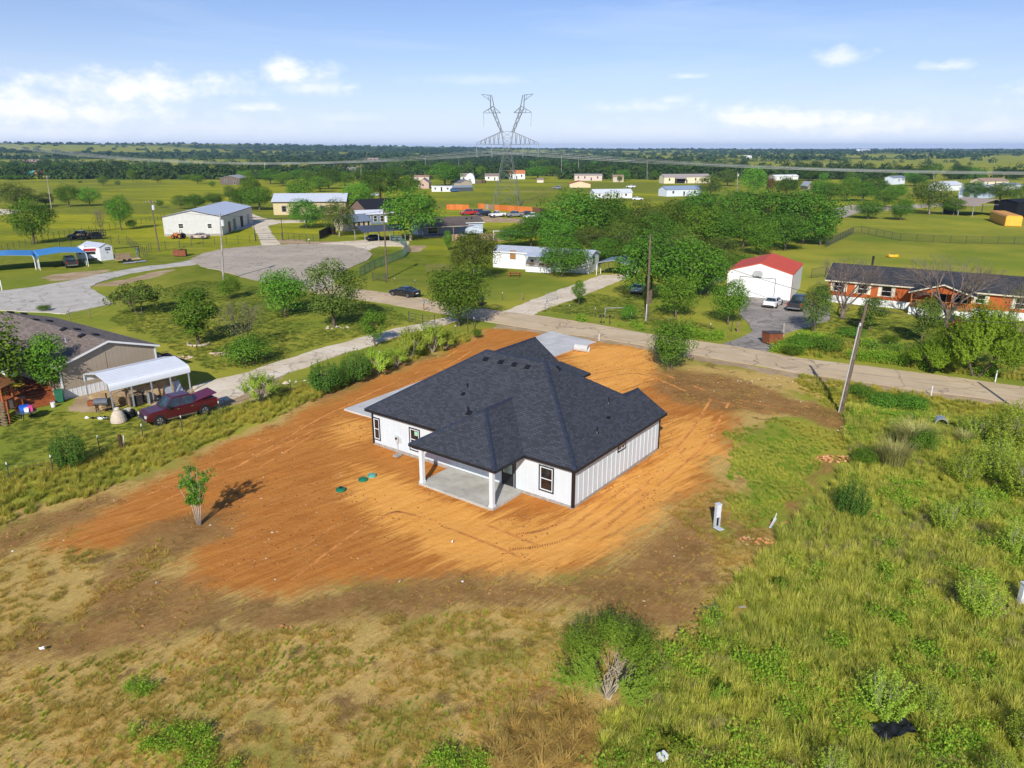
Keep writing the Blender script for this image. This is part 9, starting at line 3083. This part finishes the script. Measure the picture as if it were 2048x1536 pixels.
def tracks():
 r = np.random.default_rng(19)
 V, F = [], []
 for pts in ([(1165, 1062), (1290, 965), (1390, 880), (1440, 800)], [(1010, 1085), (1120, 1062), (1240, 985), (1350, 890)], [(560, 1150), (700, 1050), (800, 1010), (930, 1050), (1060, 1100)],
    [(120, 1080), (330, 985), (560, 880), (760, 790)], [(1150, 760), (1280, 742), (1420, 790), (1600, 830)], [(930, 700), (870, 735), (700, 815), (500, 930)]):
  P = np.array([G(*p) for p in pts])
  q = np.linspace(0, 1, 400)
  n = len(P) - 1
  t = q * n
  i = np.minimum(t.astype(int), n - 1)
  f = t - i
  ext = np.vstack([2 * P[0] - P[1], P, 2 * P[-1] - P[-2]])
  a, b, c, d = ext[i], ext[i + 1], ext[i + 2], ext[i + 3]
  f = f[:, None]
  C = .5 * (2 * b + (c - a) * f + (2 * a - 5 * b + 4 * c - d) * f ** 2 + (3 * b - a - 3 * c + d) * f ** 3)
  s = np.r_[0, np.cumsum(np.linalg.norm(np.diff(C, axis=0), axis=1))]
  m_ = np.arange(0, s[-1], .13)
  X, Y = np.interp(m_, s, C[:, 0]), np.interp(m_, s, C[:, 1])
  T = np.stack([np.gradient(X), np.gradient(Y)], -1)
  T /= np.linalg.norm(T, axis=1)[:, None]
  N_ = np.stack([-T[:, 1], T[:, 0]], -1)
  for side_ in (-.82, .82):
   for k in range(len(X)):
    if fbm(m_[k] * .35 + side_, side_ * 9 + X[0], 5, 2) < .42:
     continue
    p = np.array((X[k], Y[k])) + N_[k] * (side_ + r.normal() * .015)
    h, w = .035 + r.random() * .012, .12
    o = len(V)
    for su, sw in ((-1, -1), (1, -1), (1, 1), (-1, 1)):
     z = p + T[k] * su * h + N_[k] * sw * w + T[k] * sw * .03
     V.append((z[0], z[1], float(gz(z[0], z[1])) + .002))
    V += [(*(p + N_[k] * -w * .8), V[o][2] + .028), (*(p + N_[k] * w * .8), V[o][2] + .028)]
    F += [(o, o + 1, o + 4, o + 4), (o + 1, o + 2, o + 5, o + 4), (o + 2, o + 3, o + 5, o + 5), (o + 3, o, o + 4, o + 5)]
 me = bpy.data.meshes.new('tyre_tracks')
 me.from_pydata(V, [], [f[:3] if f[2] == f[3] else f for f in F])
 me.materials.append(M('track_soil', (.46, .20, .058), .95, .1, var=.3, scale=1.2))
 kind(link('tyre_tracks', me), 'stuff')['label'] = 'faint tyre tread marks across the graded soil'
tracks()
def clods():
 r = np.random.default_rng(12)
 X, Y, _ = points([Z_DIRT] + Z_BROWN[:3], 14.0, 13, (), (.22, .38, .7))
 n = len(X)
 s = .02 + .075 * r.random(n) ** 4
 base = np.array([(1, 0, 0), (0, 1, 0), (-1, 0, 0), (0, -1, 0), (0, 0, .7)], float)
 V = base[None] * s[:, None, None] * r.uniform(.6, 1.3, (n, 5, 1)) + np.stack([X, Y, gz(X, Y) + .004], -1)[:, None, :]
 F = np.array([(0, 1, 4), (1, 2, 4), (2, 3, 4), (3, 0, 4)])
 F = (F[None] + (np.arange(n) * 5)[:, None, None]).reshape(-1, 3)
 t = NT('soil_clods')
 a = t.n('ShaderNodeAttribute', attribute_name='tint')
 c = t.mix(t.step(a.outputs['Fac'], .2, .95), (.26, .10, .03), (.52, .26, .10))
 c = t.mix(t.step(a.outputs['Fac'], .965, .985), c, (.62, .55, .45))
 o = link('clods', mesh_np('clods', V.reshape(-1, 3), F, t.fin(c, .95, .1), {'tint': np.repeat(r.random(n), 4)}))
 kind(o, 'stuff')
 o['label'] = 'loose clods and pebbles on the graded soil'
clods()
# ================================================================== AIR
hz = MB().box(-FAR_X - 400, -500, -4, FAR_X + 400, FAR_Y + 400, 78).build('haze', None)
t = NT('thin_air')
t.N.remove(t.b)
pv = t.n('ShaderNodeVolumePrincipled')
pv.inputs['Color'].default_value = (.36, .60, 1.0, 1)
pv.inputs['Density'].default_value = .00009
pv.inputs['Anisotropy'].default_value = .0
t.L.new(pv.outputs[0], t.out.inputs['Volume'])
hz.data.materials.clear()
hz.data.materials.append(t.mat)
kind(hz, 'stuff')
